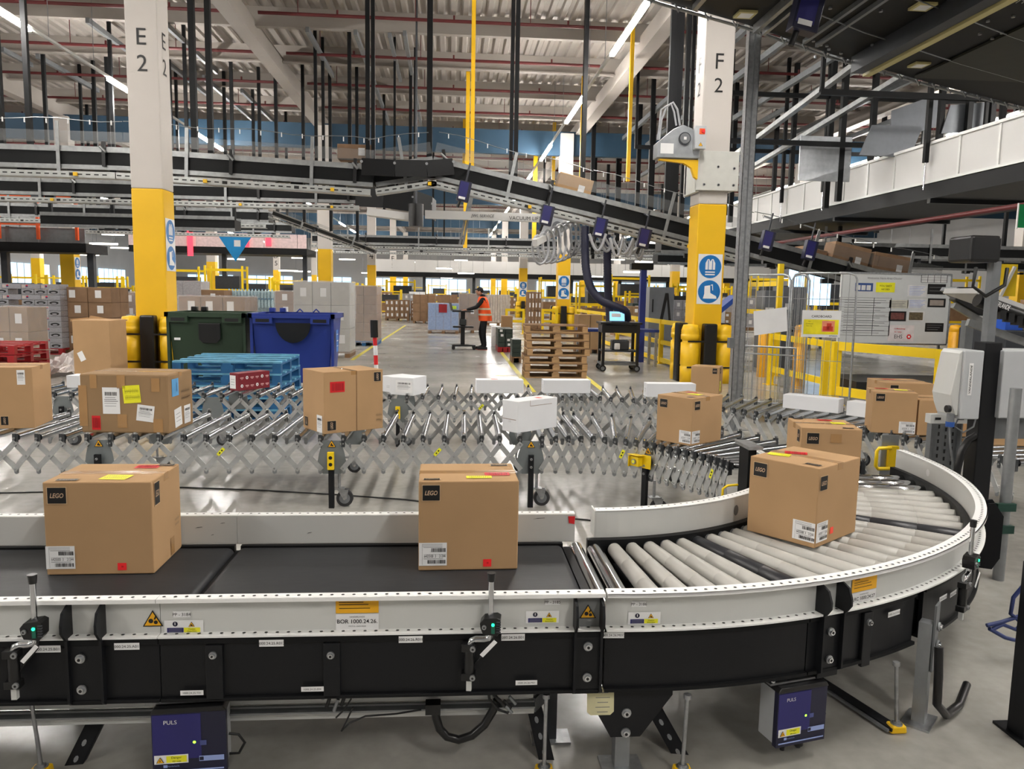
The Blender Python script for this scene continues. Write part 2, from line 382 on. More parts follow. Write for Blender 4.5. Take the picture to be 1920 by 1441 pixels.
for j, y in ((3, 33.1), (4, 52.1), (5, 71.0), (6, 90.0)):
    for L_, x in XS.items():
        near = j == 3
        marks = [(str(j), 'f', 4.7, .35), (L_, 'f', 5.4, .35)] if (L_, j) in (('E', 4), ('E', 5), ('D', 4), ('D', 5)) else None
        if marks: marks = [(L_, 'f', 4.55, .4), (str(j), 'f', 3.9, .4)]
        sg = [('f', 1.9, .5)] if (L_, j) in (('F', 3), ('F', 4)) else [('r', 2.3, .46)] if (L_, j) == ('D', 3) else None
        col_lab = 'white and yellow column in line with the column marked %s 2, %s row back' % (L_, rows.get(j, 'sixth')) if L_ in 'EF' else \
            'white and yellow column %s, %s row back' % ({'C': 'far out on the left', 'D': 'left of the E line of columns', 'G': 'right of the F line of columns', 'H': 'far out on the right'}[L_], rows.get(j, 'sixth'))
        column(L_+str(j), x, y, marks, sg, ('the ' + col_lab.replace('white and yellow ', '').replace('in line with the column marked', 'in line with')) if L_ in 'EF' and j < 5 else False, col_lab, plain=True)
# ---------------- front conveyor: two belt sections ----------------
ZB = .52
def warn_triangle(m, c, u, v, s, kind='rollers', off=.002):
    c = Vector(c); u = Vector(u); v = Vector(v); n = u.cross(v)
    def P(pts, mt, o): m.add([c+n*o+u*a*s+v*b*s for a, b in pts], [tuple(range(len(pts)))], mt)
    P([(-.5, -.43), (.5, -.43), (0, .43)], blackp, off); P([(-.41, -.375), (.41, -.375), (0, .32)], amber, off+.001)
    def disc(a, b, r, mt): m.add([c+n*(off+.002)+u*(a+r*math.cos(k*PI/6))*s+v*(b+r*math.sin(k*PI/6))*s for k in range(12)], [tuple(range(12))], mt)
    if kind == 'rollers': disc(-.09, -.13, .12, blackp); disc(.15, -.2, .1, blackp); P([(.05, -.05), (.12, .12), (.18, .1), (.14, -.06)], blackp, off+.002)
    elif kind == 'bolt': P([(.05, .16), (-.1, -.1), (0, -.08), (-.05, -.32), (.12, -.02), (.02, -.02)], blackp, off+.002)
    else: P([(-.2, -.25), (.2, -.3), (.24, -.2), (.02, -.05), (.08, .05), (-.04, .1), (-.12, -.12)], blackp, off+.002)
def caution_sticker(m, c, u, v, w, h):
    c = Vector(c); u = Vector(u); v = Vector(v); n = u.cross(v)
    m.quad(c+n*.001, u*w/2, v*h/2, white)
    m.quad(c+n*.002-u*w*.22-v*h*.25, u*w*.21, v*h*.18, navy); m.quad(c+n*.002+u*w*.21-v*h*.25, u*w*.21, v*h*.18, yelst)
    m.text('Caution', c+n*.003+u*w*.21-v*h*.17, u, v, h*.11, blackp); m.text('Pinch Point', c+n*.003+u*w*.21-v*h*.34, u, v, h*.1, blackp)
    for dz in (-.16, -.26, -.36): m.quad(c+n*.003-u*w*.22+v*h*dz, u*w*.17, v*h*.016, greyp)
    m.add([c+n*.002-u*w*.22+u*math.cos(k*PI/8)*h*.19+v*(h*.22+math.sin(k*PI/8)*h*.19) for k in range(16)], [tuple(range(16))], navyd)
    m.quad(c+n*.003-u*w*.22+v*h*.25, u*h*.03, v*h*.1, white)
    warn_triangle(m, c+u*w*.2+v*h*.2, u, v, h*.46, 'hand')
def order_label(m, c, u, v, w, txt):
    c = Vector(c); u = Vector(u); v = Vector(v); n = u.cross(v)
    m.quad(c+v*w*.36+n*.001, u*w/2, v*w*.21, amber)
    for k, (a, b) in enumerate(((-.32, .16), (-.1, .3), (-.13, .36), (.0, .2), (.05, .1))):
        pass
    for (dz, L) in ((.42, .3), (.36, .36), (.27, .38)): m.quad(c+v*w*dz-u*w*(.44-L)+n*.002, u*w*L*.95, v*w*.008, blackp)
    m.quad(c+v*w*.51-u*w*.3+n*.002, u*w*.1, v*w*.012, blackp)
    m.quad(c-v*w*.07+n*.001, u*w/2, v*w*.2, white)
    m.text('VANDERLANDE', c+v*w*.06+n*.002, u, v, w*.035, blackp, .2)
    m.text(txt, c-v*w*.05+n*.002, u, v, w*.1, blackp, bold=.01); m.text('F92715 - 04M19058', c-v*w*.17+n*.002, u, v, w*.035, greyp)
def tagstrip(m, c, u, v, txt, w=.075, h=.022):
    c = Vector(c); n = Vector(u).cross(Vector(v)); m.quad(c+n*.001, Vector(u)*w/2, Vector(v)*h/2, white); m.text(txt, c+n*.002, u, v, h*.4, blackp)
def rail(x0, x1, yf, sgn, name, par, holes=True):
    """perforated side rail, lips on the side sgn (-1 towards the viewer)"""
    yl = yf+sgn*.038
    m = MB().bx(x0, x1, yf-.006, yf+.006, .53, .65, alu)
    m.bx(x0, x1, min(yl, yf), max(yl, yf), .645, .652, alul).bx(x0, x1, min(yl, yf), max(yl, yf), .526, .532, alul)
    m.bx(x0, x1, yl-.002, yl+.002, .64, .652, alul)
    if holes:
        k = int((x1-x0)/.034)
        for i in range(k):
            x = x0+.017+i*.034; y = (yl+yf)/2
            for z in (.6535, .5335):
                m.add([(x+.0055*math.cos(a*PI/4), y+.0055*math.sin(a*PI/4), z) for a in range(8)], [tuple(range(8))], blackp)
    return m.build(name, par, bevel=0)
YFR = 2.385      # web of the front rail
def fins(m, x, dx=.13):
    for s in (-1, 1):
        X = x+s*dx/2
        m.prism([(0, .645), (-.06, .62), (-.072, .585), (-.072, .56), (-.045, .525), (-.045, .325), (-.03, .312), (0, .312)], (X-.004, YFR, 0), UY, UZ, (.008, 0, 0), blk)
    m.bx(x-dx/2, x+dx/2, YFR-.03, YFR-.02, .312, .52, blk)
def bolts(m, pts, n=(0, -1, 0), r=.011):
    n = Vector(n)
    for p in pts: p = Vector(p); m.cyl(p, p+n*.006, r*1.35, galv, 14); m.cyl(p+n*.006, p+n*.014, r*.85, chrome, 12); m.cyl(p+n*.0142, p+n*.0148, r*.45, blackp, 6)
def belt_section(name, x0, x1, rx0, rx1, label):
    t = thing('belt_conveyor', ((x0+x1)/2, 2.83, 0), 0, label, 'conveyor', None, world=True)
    # endless belt with rounded pulley ends
    m = MB(); r = .028; n = 8; ring = []
    for k in range(n+1): a = PI/2-PI*k/n; ring.append((x1-r+r*math.cos(a), ZB-r+r*math.sin(a)))
    for k in range(n+1): a = -PI/2-PI*k/n; ring.append((x0+r+r*math.cos(a), ZB-r+r*math.sin(a)))
    vs = [(x, 2.41, z) for x, z in ring]+[(x, 3.22, z) for x, z in ring]; k = len(ring)
    m.add(vs, [(i, (i+1) % k, k+(i+1) % k, k+i) for i in range(k)], rubber, True)
    m.add(vs[:k], [tuple(range(k))], rubber); m.add(vs[k:], [tuple(range(k-1, -1, -1))], rubber)
    m.build('belt', t)
    rail(rx0, rx1, YFR, -1, 'side_rail', t); rail(rx0, .545 if rx1 > 0 else rx1, 3.255, 1, 'side_rail', t)
    MB().bx(x0+.01, x1, 3.225, 3.25, .3, .527, blkm).build('rear_frame', t)
    m = MB().bx(rx0, rx1, YFR-.02, YFR-.005, .325, .505, blk).bx(rx0, rx1, YFR-.032, YFR-.02, .503, .524, blkm).bx(rx0, rx1, YFR-.034, YFR+.03, .315, .327, blkm)
    pass
    m.build('front_cover', t, bevel=.003)
    return t
bl = belt_section('L', -3.4, -.9, -3.4, -.895, 'black belt conveyor section at the left with white side rails, under the left brown carton')
bm = belt_section('M', -.885, .49, -.893, .50, 'black belt conveyor section in the middle, between the left belt and the grey roller curve')
def px_on(px, py, y): return at(px, py, Y=y)
YS = YFR-.0075
def sticker_at(par, px, py, fn, y=YS, name='sticker'):
    c = at(px, py, Y=y); m = MB(); fn(m, Vector((c.x, y, c.z))); return m.build(name, par)
# the left joint and its stickers
m = MB(); fins(m, (at(152, 1200, Y=2.33)).x, .1); c = at(152, 1233, Y=2.355); bolts(m, [(c.x, 2.353, c.z), (c.x, 2.353, at(152, 1291, Y=2.355).z)]); m.build('joint_bracket', bl)
sticker_at(bm, 287, 1158, lambda m, c: warn_triangle(m, c, UX, UZ, .062), name='warning_sticker')
def tg(txt, w, h): return lambda m, c: (m.quad(c+Vector((0, -.001, 0)), UX*w/2, UZ*h/2, white), m.text(txt, c+Vector((0, -.002, 0)), UX, UZ, h*.5, blackp))
sticker_at(bm, 341, 1151, tg('PP - 3184', .052, .02), name='number_tag')
sticker_at(bm, 345, 1174, lambda m, c: caution_sticker(m, c, UX, UZ, .118, .042), name='caution_sticker')
sticker_at(bm, 670, 1160, lambda m, c: order_label(m, c, UX, UZ, .134, 'BOR 1000.24.26.'), name='order_label')
sticker_at(bm, 1036, 1128, tg('PP - 3185', .048, .019), name='number_tag')
sticker_at(bm, 1017, 1156, lambda m, c: caution_sticker(m, c, UX, UZ, .108, .041), name='caution_sticker')
for (px, py, tx, pa) in ((90, 1216, '1000.24.25.B011', bl), (238, 1211, '1000.24.25.A011', bm), (509, 1205, '1000.24.25.R012', bm), (770, 1198, '1000.24.26.R010', bm), (962, 1194, '1000.24.26.B011', bm)):
    sticker_at(pa, px, py, lambda m, c: tagstrip(m, c, UX, UZ, tx), YFR-.033, 'cable_tag')
for (px, py, tx) in ((360, 1298, '1000.24.25.T01'), (586, 1291, '1000.24.25.E04'), (987, 1279, '1000.24.26.M01')):
    sticker_at(bm, px, py, lambda m, c: tagstrip(m, c, UX, UZ, tx, .07, .016), YFR-.0355, 'cable_tag')
for px in (404, 623):   # upright cover clips with one bolt
    x = at(px, 1250, Y=YFR-.02).x
    m = MB().bx(x-.026, x+.026, YFR-.034, YFR-.02, .32, .5, blk); z = at(px, 1226, Y=YFR-.03).z; bolts(m, [(x-.002, YFR-.034, z)], r=.009); m.build('cover_clip', bm, bevel=.003)
for px in (1130,):
    pass
# joint between belt and curve
m = MB(); xj = at(1104, 1200, Y=2.34).x; fins(m, xj, .085); m.bx(xj-.042, xj+.042, YFR-.012, YFR-.007, .53, .645, mat('grey_joint_plate', (120, 122, 122), .5, noise=.03))  # mid-grey plate between the joint fins
bolts(m, [(xj, 2.353, at(1101, 1210, Y=2.355).z), (xj, 2.353, at(1100, 1268, Y=2.355).z)])
m.build('joint_bracket', bm); m = MB(); warn_triangle(m, (xj, YFR-.0125, at(1101, 1142, Y=YFR).z), UX, UZ, .055); m.build('warning_sticker', bm)
m = MB().prism([(0, 0), (.03, 0), (.028, -.035), (.004, -.03)], (.514, 3.247, .642), UX, UZ, (0, -.002, 0), redst); m.build('red_tape', bm)
m = MB()
for (px, py, a) in ((365, 990, .03), (412, 982, .02), (575, 1000, .02), (850, 985, .03), (1000, 973, .05), (395, 1004, .012)):
    c = at(px, py, Y=3.245); m.prism([(0, 0), (a*.4, .002), (a, .0035), (a, .005), (a*.4, .004)], (c.x, 3.2482, c.z), UX, UZ, (0, -.0008, 0), blackp)
m.build('scuff_mark', bm)
MB().bx(-.9, -.885, 2.42, 3.25, .3, .50, blkm).build('gap_filler', bm)  # black filler added to keep the gap between the belts dark
MB().bx(.492, .525, 2.42, 3.25, .36, .505, blkm).build('gap_filler', bm)  # black filler added to hide the bright floor before the rollers
# ---------------- roller curve ----------------
CC = Vector((.62, 4.62, 0)); RO, RI = 2.235, 1.32
def cp(a, r, z=0): return Vector((CC.x+r*math.cos(a), CC.y+r*math.sin(a), z))
def ang(px, r, z, py=None):     # angle on the curve whose point projects at px (front part)
    lo, hi = -PI/2-.1, -.35
    for _ in range(40):
        mid = (lo+hi)/2
        if pr(*cp(mid, r, z))[0] < px: lo = mid
        else: hi = mid
    return lo
cv = thing('roller_curve_conveyor', (2.0, 3.2, 0), 0, 'white railed conveyor curve of grey rollers turning away on the right', 'conveyor', None, world=True)
A0, A1 = -PI/2-.05, .02
def band(m, a0, a1, r0, r1, z0, z1, mt, n=60):
    vs = []
    for i in range(n+1):
        a = a0+(a1-a0)*i/n; vs += [cp(a, r0, z0), cp(a, r1, z0), cp(a, r1, z1), cp(a, r0, z1)]
    fs = []
    for i in range(n):
        b = i*4
        for k in range(4): fs.append((b+k, b+4+k, b+4+(k+1) % 4, b+(k+1) % 4))
    fs += [(0, 1, 2, 3), (n*4+3, n*4+2, n*4+1, n*4)]
    m.add(vs, fs, mt, False); return m
m = MB(); band(m, A0, A1, RO-.006, RO+.006, .53, .65, alu); band(m, A0, A1, RO-.006, RO+.045, .645, .652, alul); band(m, A0, A1, RO, RO+.045, .526, .532, alul); band(m, A0, A1, RO+.041, RO+.045, .64, .652, alul)
k = int((A1-A0)*RO/.034)
for i in range(k):
    a = A0+(i+.5)*(A1-A0)/k; c = cp(a, RO+.022)
    for z in (.6535, .5335): m.add([(c.x+.0055*math.cos(q*PI/4), c.y+.0055*math.sin(q*PI/4), z) for q in range(8)], [tuple(range(8))], blackp)
for a in (-.62, -.15):
    c = cp(a, RO-.0075, .59); t_ = Vector((-math.sin(a), math.cos(a), 0)); m.add([c+t_*.022*math.cos(q*PI/6)+UZ*.022*math.sin(q*PI/6) for q in range(12)], [tuple(range(12))], white)
m.build('outer_rail', cv)
m = MB(); B0 = -PI/2+.02
band(m, B0, A1, RI-.005, RI+.005, .53, .65, alu, 40); band(m, B0, A1, RI-.045, RI+.005, .645, .652, alul, 40)
c0 = cp(B0, RI); m.bx(c0.x-.006, c0.x, c0.y-.004, c0.y+.09, .53, .65, alu)
k = int((A1-B0)*RI/.034)
for i in range(k):
    c = cp(B0+(i+.5)*(A1-B0)/k, RI-.025); m.add([(c.x+.005*math.cos(q*PI/4), c.y+.005*math.sin(q*PI/4), .6535) for q in range(8)], [tuple(range(8))], blackp)
c = cp(ang(1380, RI+.006, .58), RI+.0062, .585); a = math.atan2(c.y-CC.y, c.x-CC.x); t_ = Vector((-math.sin(a), math.cos(a), 0))
m.add([c+t_*.019*math.cos(q*PI/6)+UZ*(.026*math.sin(q*PI/6)) for q in range(12)], [tuple(range(12))], mgrey)
m.build('inner_rail', cv)
m = MB(); band(m, A0-.0, A1, RO-.04, RO-.01, .32, .54, blkm); band(m, B0-.03, A1, RI, RI+.035, .32, .528, blkm, 40); band(m, B0-.03, A1, RI+.03, RO-.03, .40, .42, blkm, 30); m.build('inner_frame', cv)
seg = [(A0, -1.30), (-1.298, -1.05), (-1.02, -.83), (-.828, -.59), (-.588, A1)]
for i, (a, b) in enumerate(seg):
    m = MB(); band(m, a, b, RO+.004, RO+.02, .325, .505, blk, 14); band(m, a, b, RO+.02, RO+.03, .503, .524, blkm, 14); band(m, a, b, RO-.03, RO+.034, .315, .327, blkm, 14); m.build('side_cover', cv)
def tapered(a, mt, chromeends=False):
    c0, c1 = cp(a, RI+.05, 0), cp(a, RO-.03, 0); d = (c1-c0).normalized(); n_ = d.cross(UZ); L = (c1-c0).length
    prof = []; r0, r1 = .030, .040
    def R_(s): return r0+(r1-r0)*s
    ns = 4
    for q in range(ns):
        s0, s1 = q/ns, (q+1)/ns
        prof += [(R_(s0)-.002, s0*L+.0005), (R_(s0), s0*L+.003), (R_(s1), s1*L-.003), (R_(s1)-.002, s1*L-.0005)]
    vs = []; n = 18
    for r, s in prof:
        ce = c0+d*s; ce.z = ZB-.001-r*0-(R_(s/L))
        for k in range(n): vs.append(ce+(n_*math.cos(2*PI*k/n)+UZ*math.sin(2*PI*k/n))*r)
    fs = [(i*n+k, (i+1)*n+k, (i+1)*n+(k+1) % n, i*n+(k+1) % n) for i in range(len(prof)-1) for k in range(n)]
    m = MB().add(vs, fs, mt, True)
    e0 = c0.copy(); e0.z = ZB-r0; e1 = c1.copy(); e1.z = ZB-r1
    m.cyl(e0-d*.05, e0+d*.01, r0-.008, galv if mt is sleeve else chrome, 12); m.cyl(e1-d*.01, e1+d*.03, r1-.02, dgrey, 10)
    return m
for i in range(2):   # two bright straight rollers first
    x = .555+.082*i+.0
    m = MB().cyl((x, 2.42, ZB-.032), (x+.0, 3.27, ZB-.032), .031, chrome, 20); m.build('steel_roller', cv)
na = 25
for i in range(na):
    a = -PI/2+.075+i*(PI/2-.06)/na
    mt = sleeveb if i in (5, 15) else chrome if i >= na-3 else sleeve
    tapered(a, mt).build('roller', cv)
m = MB()   # black smudges rubbed onto the sleeves
r_ = random.Random(3)
# ties between roller gap (white flecks seen behind the rollers)
# joint fins on the curve
for px in (1554,):
    a = ang(px, RO+.03, .4); rad = Vector((math.cos(a), math.sin(a), 0)); tt = Vector((-math.sin(a), math.cos(a), 0)); m = MB()
    for s in (-1, 1):
        c = cp(a, RO, 0)+tt*s*.045
        m.prism([(0, .645), (.06, .62), (.075, .585), (.075, .56), (.05, .525), (.05, .325), (.03, .312), (0, .312)], c-tt*.004, rad, UZ, tt*.008, blk)
    c = cp(a, RO+.027, .41); R = Matrix((tt, rad, UZ)).transposed(); m.box(c, (.09, .008, .23), blk, R)
    bolts(m, [cp(a, RO+.032, .46), cp(a, RO+.032, .36)], rad); m.build('joint_bracket', cv)
a = ang(1624, RO+.03, .4); rad = Vector((math.cos(a), math.sin(a), 0)); tt = Vector((-math.sin(a), math.cos(a), 0)); R = Matrix((tt, rad, UZ)).transposed()
m = MB().box(cp(a, RO+.028, .4), (.045, .014, .2), blk, R); bolts(m, [cp(a, RO+.035, .465)], rad, .009); m.build('cover_clip', cv, bevel=.003)
def cst(px, py, r, fn, name):
    # sticker on the curve: angle from px, height from the ray
    z = .59
    for _ in range(6):
        a = ang(px, r, z); c = cp(a, r); d = R3 @ Vector((px-CX, -(py-CY), -F)); tt_ = math.hypot(c.x, c.y)/math.hypot(d.x, d.y); z = EYE+d.z*tt_
    tt = Vector((-math.sin(a), math.cos(a), 0)); m = MB(); fn(m, cp(a, r, z), tt); m.build(name, cv)
cst(1198, 1132, RO+.0075, lambda m, c, t: (m.quad(c, t*.024, UZ*.0095, white), m.text('PP - 3186', c+t.cross(UZ)*.001, t, UZ, .0095, blackp)), 'number_tag')
cst(1208, 1158, RO+.0075, lambda m, c, t: caution_sticker(m, c, t, UZ, .108, .041), 'caution_sticker')
cst(1619, 1116, RO+.0075, lambda m, c, t: order_label(m, c, t, UZ, .128, 'LRC 1000.24.27'), 'order_label')
for px, py, tx in ((1150, 1190, '1000.24.26.M012'), (1676, 1149, '1000.24.27.R01'), (1768, 1120, '1000.24.27.B01'), (1787, 1112, '1000.24.27.R02')):
    cst(px, py, RO+.032, lambda m, c, t: tagstrip(m, c, t, UZ, tx, .07, .02), 'cable_tag')
m = MB()   # tall black side support at the right of the curve
a = -.5; rad = Vector((math.cos(a), math.sin(a), 0)); tt = Vector((-math.sin(a), math.cos(a), 0))
for s in (-.04, .04):
    m.prism([(.0, .62), (.05, .63), (.09, .57), (.09, .36), (.06, .3), (0, .3)], cp(a, RO+.04)+tt*s, rad, UZ, tt*.01, blk)
m.build('joint_bracket', cv)
# ================= cartons =================
def face(w, d, h, f):
    """origin at the lower left corner of a face, u right, v up, as seen from outside"""
    return {'f': (Vector((-w/2, -d/2, 0)), UX, UZ), 'b': (Vector((w/2, d/2, 0)), -UX, UZ), 'r': (Vector((w/2, -d/2, 0)), UY, UZ),
            'l': (Vector((-w/2, d/2, 0)), -UY, UZ), 't': (Vector((-w/2, -d/2, h)), UX, UY)}[f]
def logo_patch(m, c, u, v, w, h, flip=0):
    n = u.cross(v); m.quad(c, u*w*.54, v*h*.54, mat('kraft_border', (206, 176, 138), .8, noise=.03)); m.quad(c+n*.0006, u*w*.5, v*h*.5, blackp)
    uu, vv = (u, v) if not flip else (v, -u) if flip == 1 else (-v, u)
    m.text('LEGO', c+n*.0012, uu, vv, (h if not flip else w)*.3, mat('kraft_letters', (198, 168, 140), .8, noise=.03), .25, .02, width=(w if not flip else h)*.74)
def ship_label(m, c, u, v, w, h, seed=1, kind='goods'):
    n = u.cross(v); m.quad(c, u*w/2, v*h/2, white); e = n*.0006
    if kind == 'goods':
        for dy in (.44, .40, .34): m.quad(c+v*h*dy+e-u*w*.02, u*w*.36, v*h*.006, greyp)
        m.quad(c+v*h*.30+e, u*w*.34, v*h*.006, blackp); m.quad(c-u*w*.38+e, u*w*.004, v*h*.45, greyp)
        barcode(m, c+v*h*.18+u*w*.2+e, u, v, w*.52, h*.17, blackp, seed)
        m.text('6425500  3    21244', c-v*h*.08+u*w*.07+e, u, v, h*.13, blackp, width=w*.76)
        m.quad(c+e-v*h*.005+u*w*.07, u*w*.4, v*h*.004, greyp)
        m.quad(c-v*h*.2+e+u*w*.02, u*w*.34, v*h*.01, greyp)
        barcode(m, c-v*h*.33+u*w*.14+e, u, v, w*.66, h*.16, blackp, seed+5)
    elif kind == 'address':
        barcode(m, c+v*h*.26+e, u, v, w*.72, h*.14, blackp, seed)
        for dy in (.12, .05, -.02, -.1, -.2): m.quad(c+v*h*dy+e-u*w*.05, u*w*(.3+.08*((dy*100) % 3)/3), v*h*.008, blackp if dy > -.05 else greyp)
        m.quad(c-v*h*.02+e, u*w*.4, v*h*.012, greyp)
    elif kind == 'plain':
        for k in range(3): m.quad(c+v*h*(.2-.2*k)+e, u*w*.3, v*h*.012, greyp)
def scribble(m, c, u, v, w, h, mt, seed=1, rows=2):
    r = random.Random(seed); n = u.cross(v)
    for j in range(rows):
        x = -w/2
        while x < w/2:
            ww = w*r.uniform(.06, .1); y = h*(.5-(j+.5)/rows)
            a, b = r.uniform(-.5, .5)*ww, r.uniform(.25, .4)*h/rows
            p = c+u*(x+ww/2)+v*y+n*.0008
            m.quad(p, (u*a*.3+v*b), (u*.08*ww+v*.0), mt); m.quad(p+u*ww*.2, u*ww*.3, v*h*.02, mt); x += ww*1.15
def carton(name, w, d, h, loc, rz, label, mt=None, marks=(), cat='box', group=None, seam='x', open_=0, par_scale=1, bev=.004, seamtape=True, bulge=0):
    t = thing(name, loc, rz, label, cat, group)
    mt = mt or card; m = MB()
    if bulge:
        # softly bulged carton
        vs = []; N = 6
        bm_ = bmesh.new(); bmesh.ops.create_cube(bm_, size=1); bmesh.ops.subdivide_edges(bm_, edges=bm_.edges[:], cuts=5, use_grid_fill=True)
        r = random.Random(int(w*1000))
        for v in bm_.verts:
            x, y, z = v.co; k = bulge*(1-4*min(.25, max(0, (abs(x) if abs(x) < .5 else 0)**2)))
            v.co = Vector((x*w, y*d, (z+.5)*h))+Vector((r.uniform(-1, 1), r.uniform(-1, 1), r.uniform(0, 1) if z < -.49 else r.uniform(-1, 1)))*bulge*.25
        bm_.verts.index_update(); m.add([v.co.copy() for v in bm_.verts], [tuple(v.index for v in f.verts) for f in bm_.faces], mt, False); bm_.free()
    else: m.bx(-w/2, w/2, -d/2, d/2, 0, h, mt)
    m.build('carton_body', t, bevel=bev)
    if seam:
        s = MB()
        if seam == 'x':
            s.bx(-w/2, w/2, -.0015, .0015, h-.002, h+.0012, cardp)
            if seamtape: s.bx(-w/2-.0008, w/2+.0008, -.025, .025, h-.03, h+.0008, tape)
        else:
            s.bx(-.0015, .0015, -d/2, d/2, h-.002, h+.0012, cardp)
            if seamtape: s.bx(-.025, .025, -d/2-.0008, d/2+.0008, h-.05, h+.0008, tape)
        s.build('tape_strip', t)
    for mk in marks:
        f, cx, cy, ww, hh, kind = mk[:6]; o, u, v = face(w, d, h, f); n = u.cross(v); rot = mk[6] if len(mk) > 6 else 0
        if rot: u, v = u*math.cos(rot)+v*math.sin(rot), v*math.cos(rot)-u*math.sin(rot); o_, u0, v0 = face(w, d, h, f); c = o_+u0*cx+v0*cy+n*.0022
        else: c = o+u*cx+v*cy+n*.0022
        m = MB(); nm = 'sticker'
        if kind == 'logo': logo_patch(m, c, u, v, ww, hh); nm = 'logo_print'
        elif kind == 'logov': logo_patch(m, c, u, v, ww, hh, 1); nm = 'logo_print'
        elif kind == 'goods': ship_label(m, c, u, v, ww, hh, int(cx*1000)); nm = 'shipping_label'
        elif kind in ('address', 'plain'): ship_label(m, c, u, v, ww, hh, int(cx*1000), kind); nm = 'shipping_label'
        elif kind == 'yellow': m.quad(c, u*ww/2, v*hh/2, yelst); scribble(m, c, u, v, ww*.8, hh*.7, blackp, int(ww*1000)); nm = 'yellow_sticker'
        elif kind == 'red': m.quad(c, u*ww/2, v*hh/2, redst); barcode(m, c+n*.0006, u, v, ww*.8, hh*.7, mat('dark_red_print', (150, 12, 20), .5), 3); nm = 'red_sticker'
        elif kind == 'glow': m.quad(c, u*ww/2, v*hh/2, redtag); m.quad(c+n*.0006+u*ww*.05, u*ww*.12, v*hh*.12, redst); nm = 'red_sticker'
        elif kind == 'glowo': m.quad(c, u*ww/2, v*hh/2, redtag2); nm = 'red_sticker'
        elif kind == 'blue': m.quad(c, u*ww/2, v*hh/2, bluest); barcode(m, c+n*.0006+u*ww*.25, u, v, ww*.1, hh*.5, navy, 3); nm = 'blue_sticker'
        elif kind == 'tape': m.quad(c, u*ww/2, v*hh/2, tape); nm = 'tape_patch'
        elif kind == 'vseam': m.quad(c, u*ww/2, v*hh/2, cardp); nm = 'seam'
        elif kind == 'print': scribble(m, c, u, v, ww, hh, blackp, int(ww*999)); nm = 'printed_mark'
        elif kind == 'cut': m.add([c+v*hh/2, c-v*hh/2, c-v*hh/2+u*ww], [(0, 1, 2)], cardp); nm = 'seam'
        elif kind == 'warn': m.text('THIS PRODUCT MAY NOT CONTAIN BUTTONS' if False else 'THIS PRODUCT MAY NOT CONTAIN', c, u, v, hh, blackp, width=ww); nm = 'printed_mark'
        m.build(nm, t)
    return t
LW, LD, LH = .388, .312, .355
def lego(loc, rz, label, marks, group='brown toy cartons', **k): return carton('cardboard_box', LW, LD, LH, loc, rz, label, None, marks, 'box', None, **k)
# left carton, middle carton on the belts
lego((-1.31, 3.077, ZB+.002), math.radians(.7), 'left brown carton on the black belt, yellow sticker flat on its top', [
    ('f', .05, .305, .066, .06, 'logo'), ('f', .052, .068, .104, .088, 'goods'), ('f', .272, .03, .032, .028, 'glow'),
    ('r', .05, .30, .05, .085, 'logo'), ('t', .075, .03, .075, .028, 'logo'), ('t', .235, .07, .1, .075, 'yellow', -.1), ('t', .285, .25, .09, .055, 'red'), ('t', .35, .28, .06, .03, 'logo'),
    ('r', .2, .045, .04, .07, 'tape'), ('r', .255, .13, .05, .04, 'print')])
lego((.071, 3.085, ZB+.002), math.radians(1.0), 'middle brown carton on the black belt, red and yellow stickers side by side on top', [
    ('f', .048, .31, .066, .06, 'logo'), ('f', .056, .066, .108, .092, 'goods'), ('f', .268, .028, .032, .03, 'glow'),
    ('t', .05, .028, .062, .022, 'logo'), ('t', .235, .06, .1, .04, 'yellow'), ('t', .31, .11, .1, .05, 'red'), ('t', .33, .27, .07, .025, 'logo')])
# on the curve: front-left face is the short side
c1, c2 = at(1527, 1028, Z=ZB), at(1405, 993, Z=ZB)
an = math.atan2(c2.y-c1.y, c2.x-c1.x)+PI       # direction left->right of the front-left face
def place(corner, ang_left, wl, wr):
    """corner = nearest bottom corner, ang_left = heading of the left face (left to right); returns centre"""
    a = Vector((math.cos(ang_left), math.sin(ang_left), 0)); b = Vector((-a.y, a.x, 0))
    return Vector((corner.x, corner.y, 0))-a*wl/2+b*wr/2
an = math.radians(-53)
p = place(c1, an, LW*.86, LW)
carton('cardboard_box', LW*.86, LW, LH, (p.x, p.y, ZB), an, 'brown carton set cornerwise on the grey roller curve, long labels wrapped round its near corner', None, [
    ('f', .055, .3, .066, .062, 'logo'), ('f', .28, .066, .104, .088, 'goods'), ('r', .045, .285, .062, .062, 'logo'), ('r', .055, .066, .1, .088, 'goods'), ('r', .145, .055, .03, .03, 'glowo'),
    ('t', .1, .23, .1, .06, 'red', .5), ('t', .07, .13, .1, .06, 'yellow', .3), ('t', .28, .05, .07, .03, 'logo')], 'box', None)
# carton coming down onto the curve behind
c1 = at(1598, 922, Z=ZB); an = math.radians(-16); p = place(Vector((1.915, 3.99, 0)), an, .10, .35)
cc = at(1512, 912, Z=ZB)
an = math.radians(-38); cor = at(1512, 905, Z=.52)
an2 = math.radians(2)   # wide face towards the viewer
pl = Vector((at(1512, 925, Z=ZB).x, at(1512, 925, Z=ZB).y, 0)); 
carton('cardboard_box', .33, .355, LH, (pl.x+.20, pl.y+.25, ZB), math.radians(-12), 'brown carton behind the cornerwise one, tape patch beside the logo on its front', None, [
    ('f', .065, .295, .066, .062, 'logo'), ('f', .19, .3, .06, .05, 'tape'), ('f', .27, .066, .1, .09, 'goods'), ('l', .3, .3, .05, .07, 'logo'),
    ('t', .2, .3, .08, .05, 'red'), ('t', .25, .2, .08, .06, 'yellow'), ('t', .05, .32, .06, .03, 'logo'), ('t', .26, .03, .06, .03, 'logo')], 'box', None)
ZR = .53
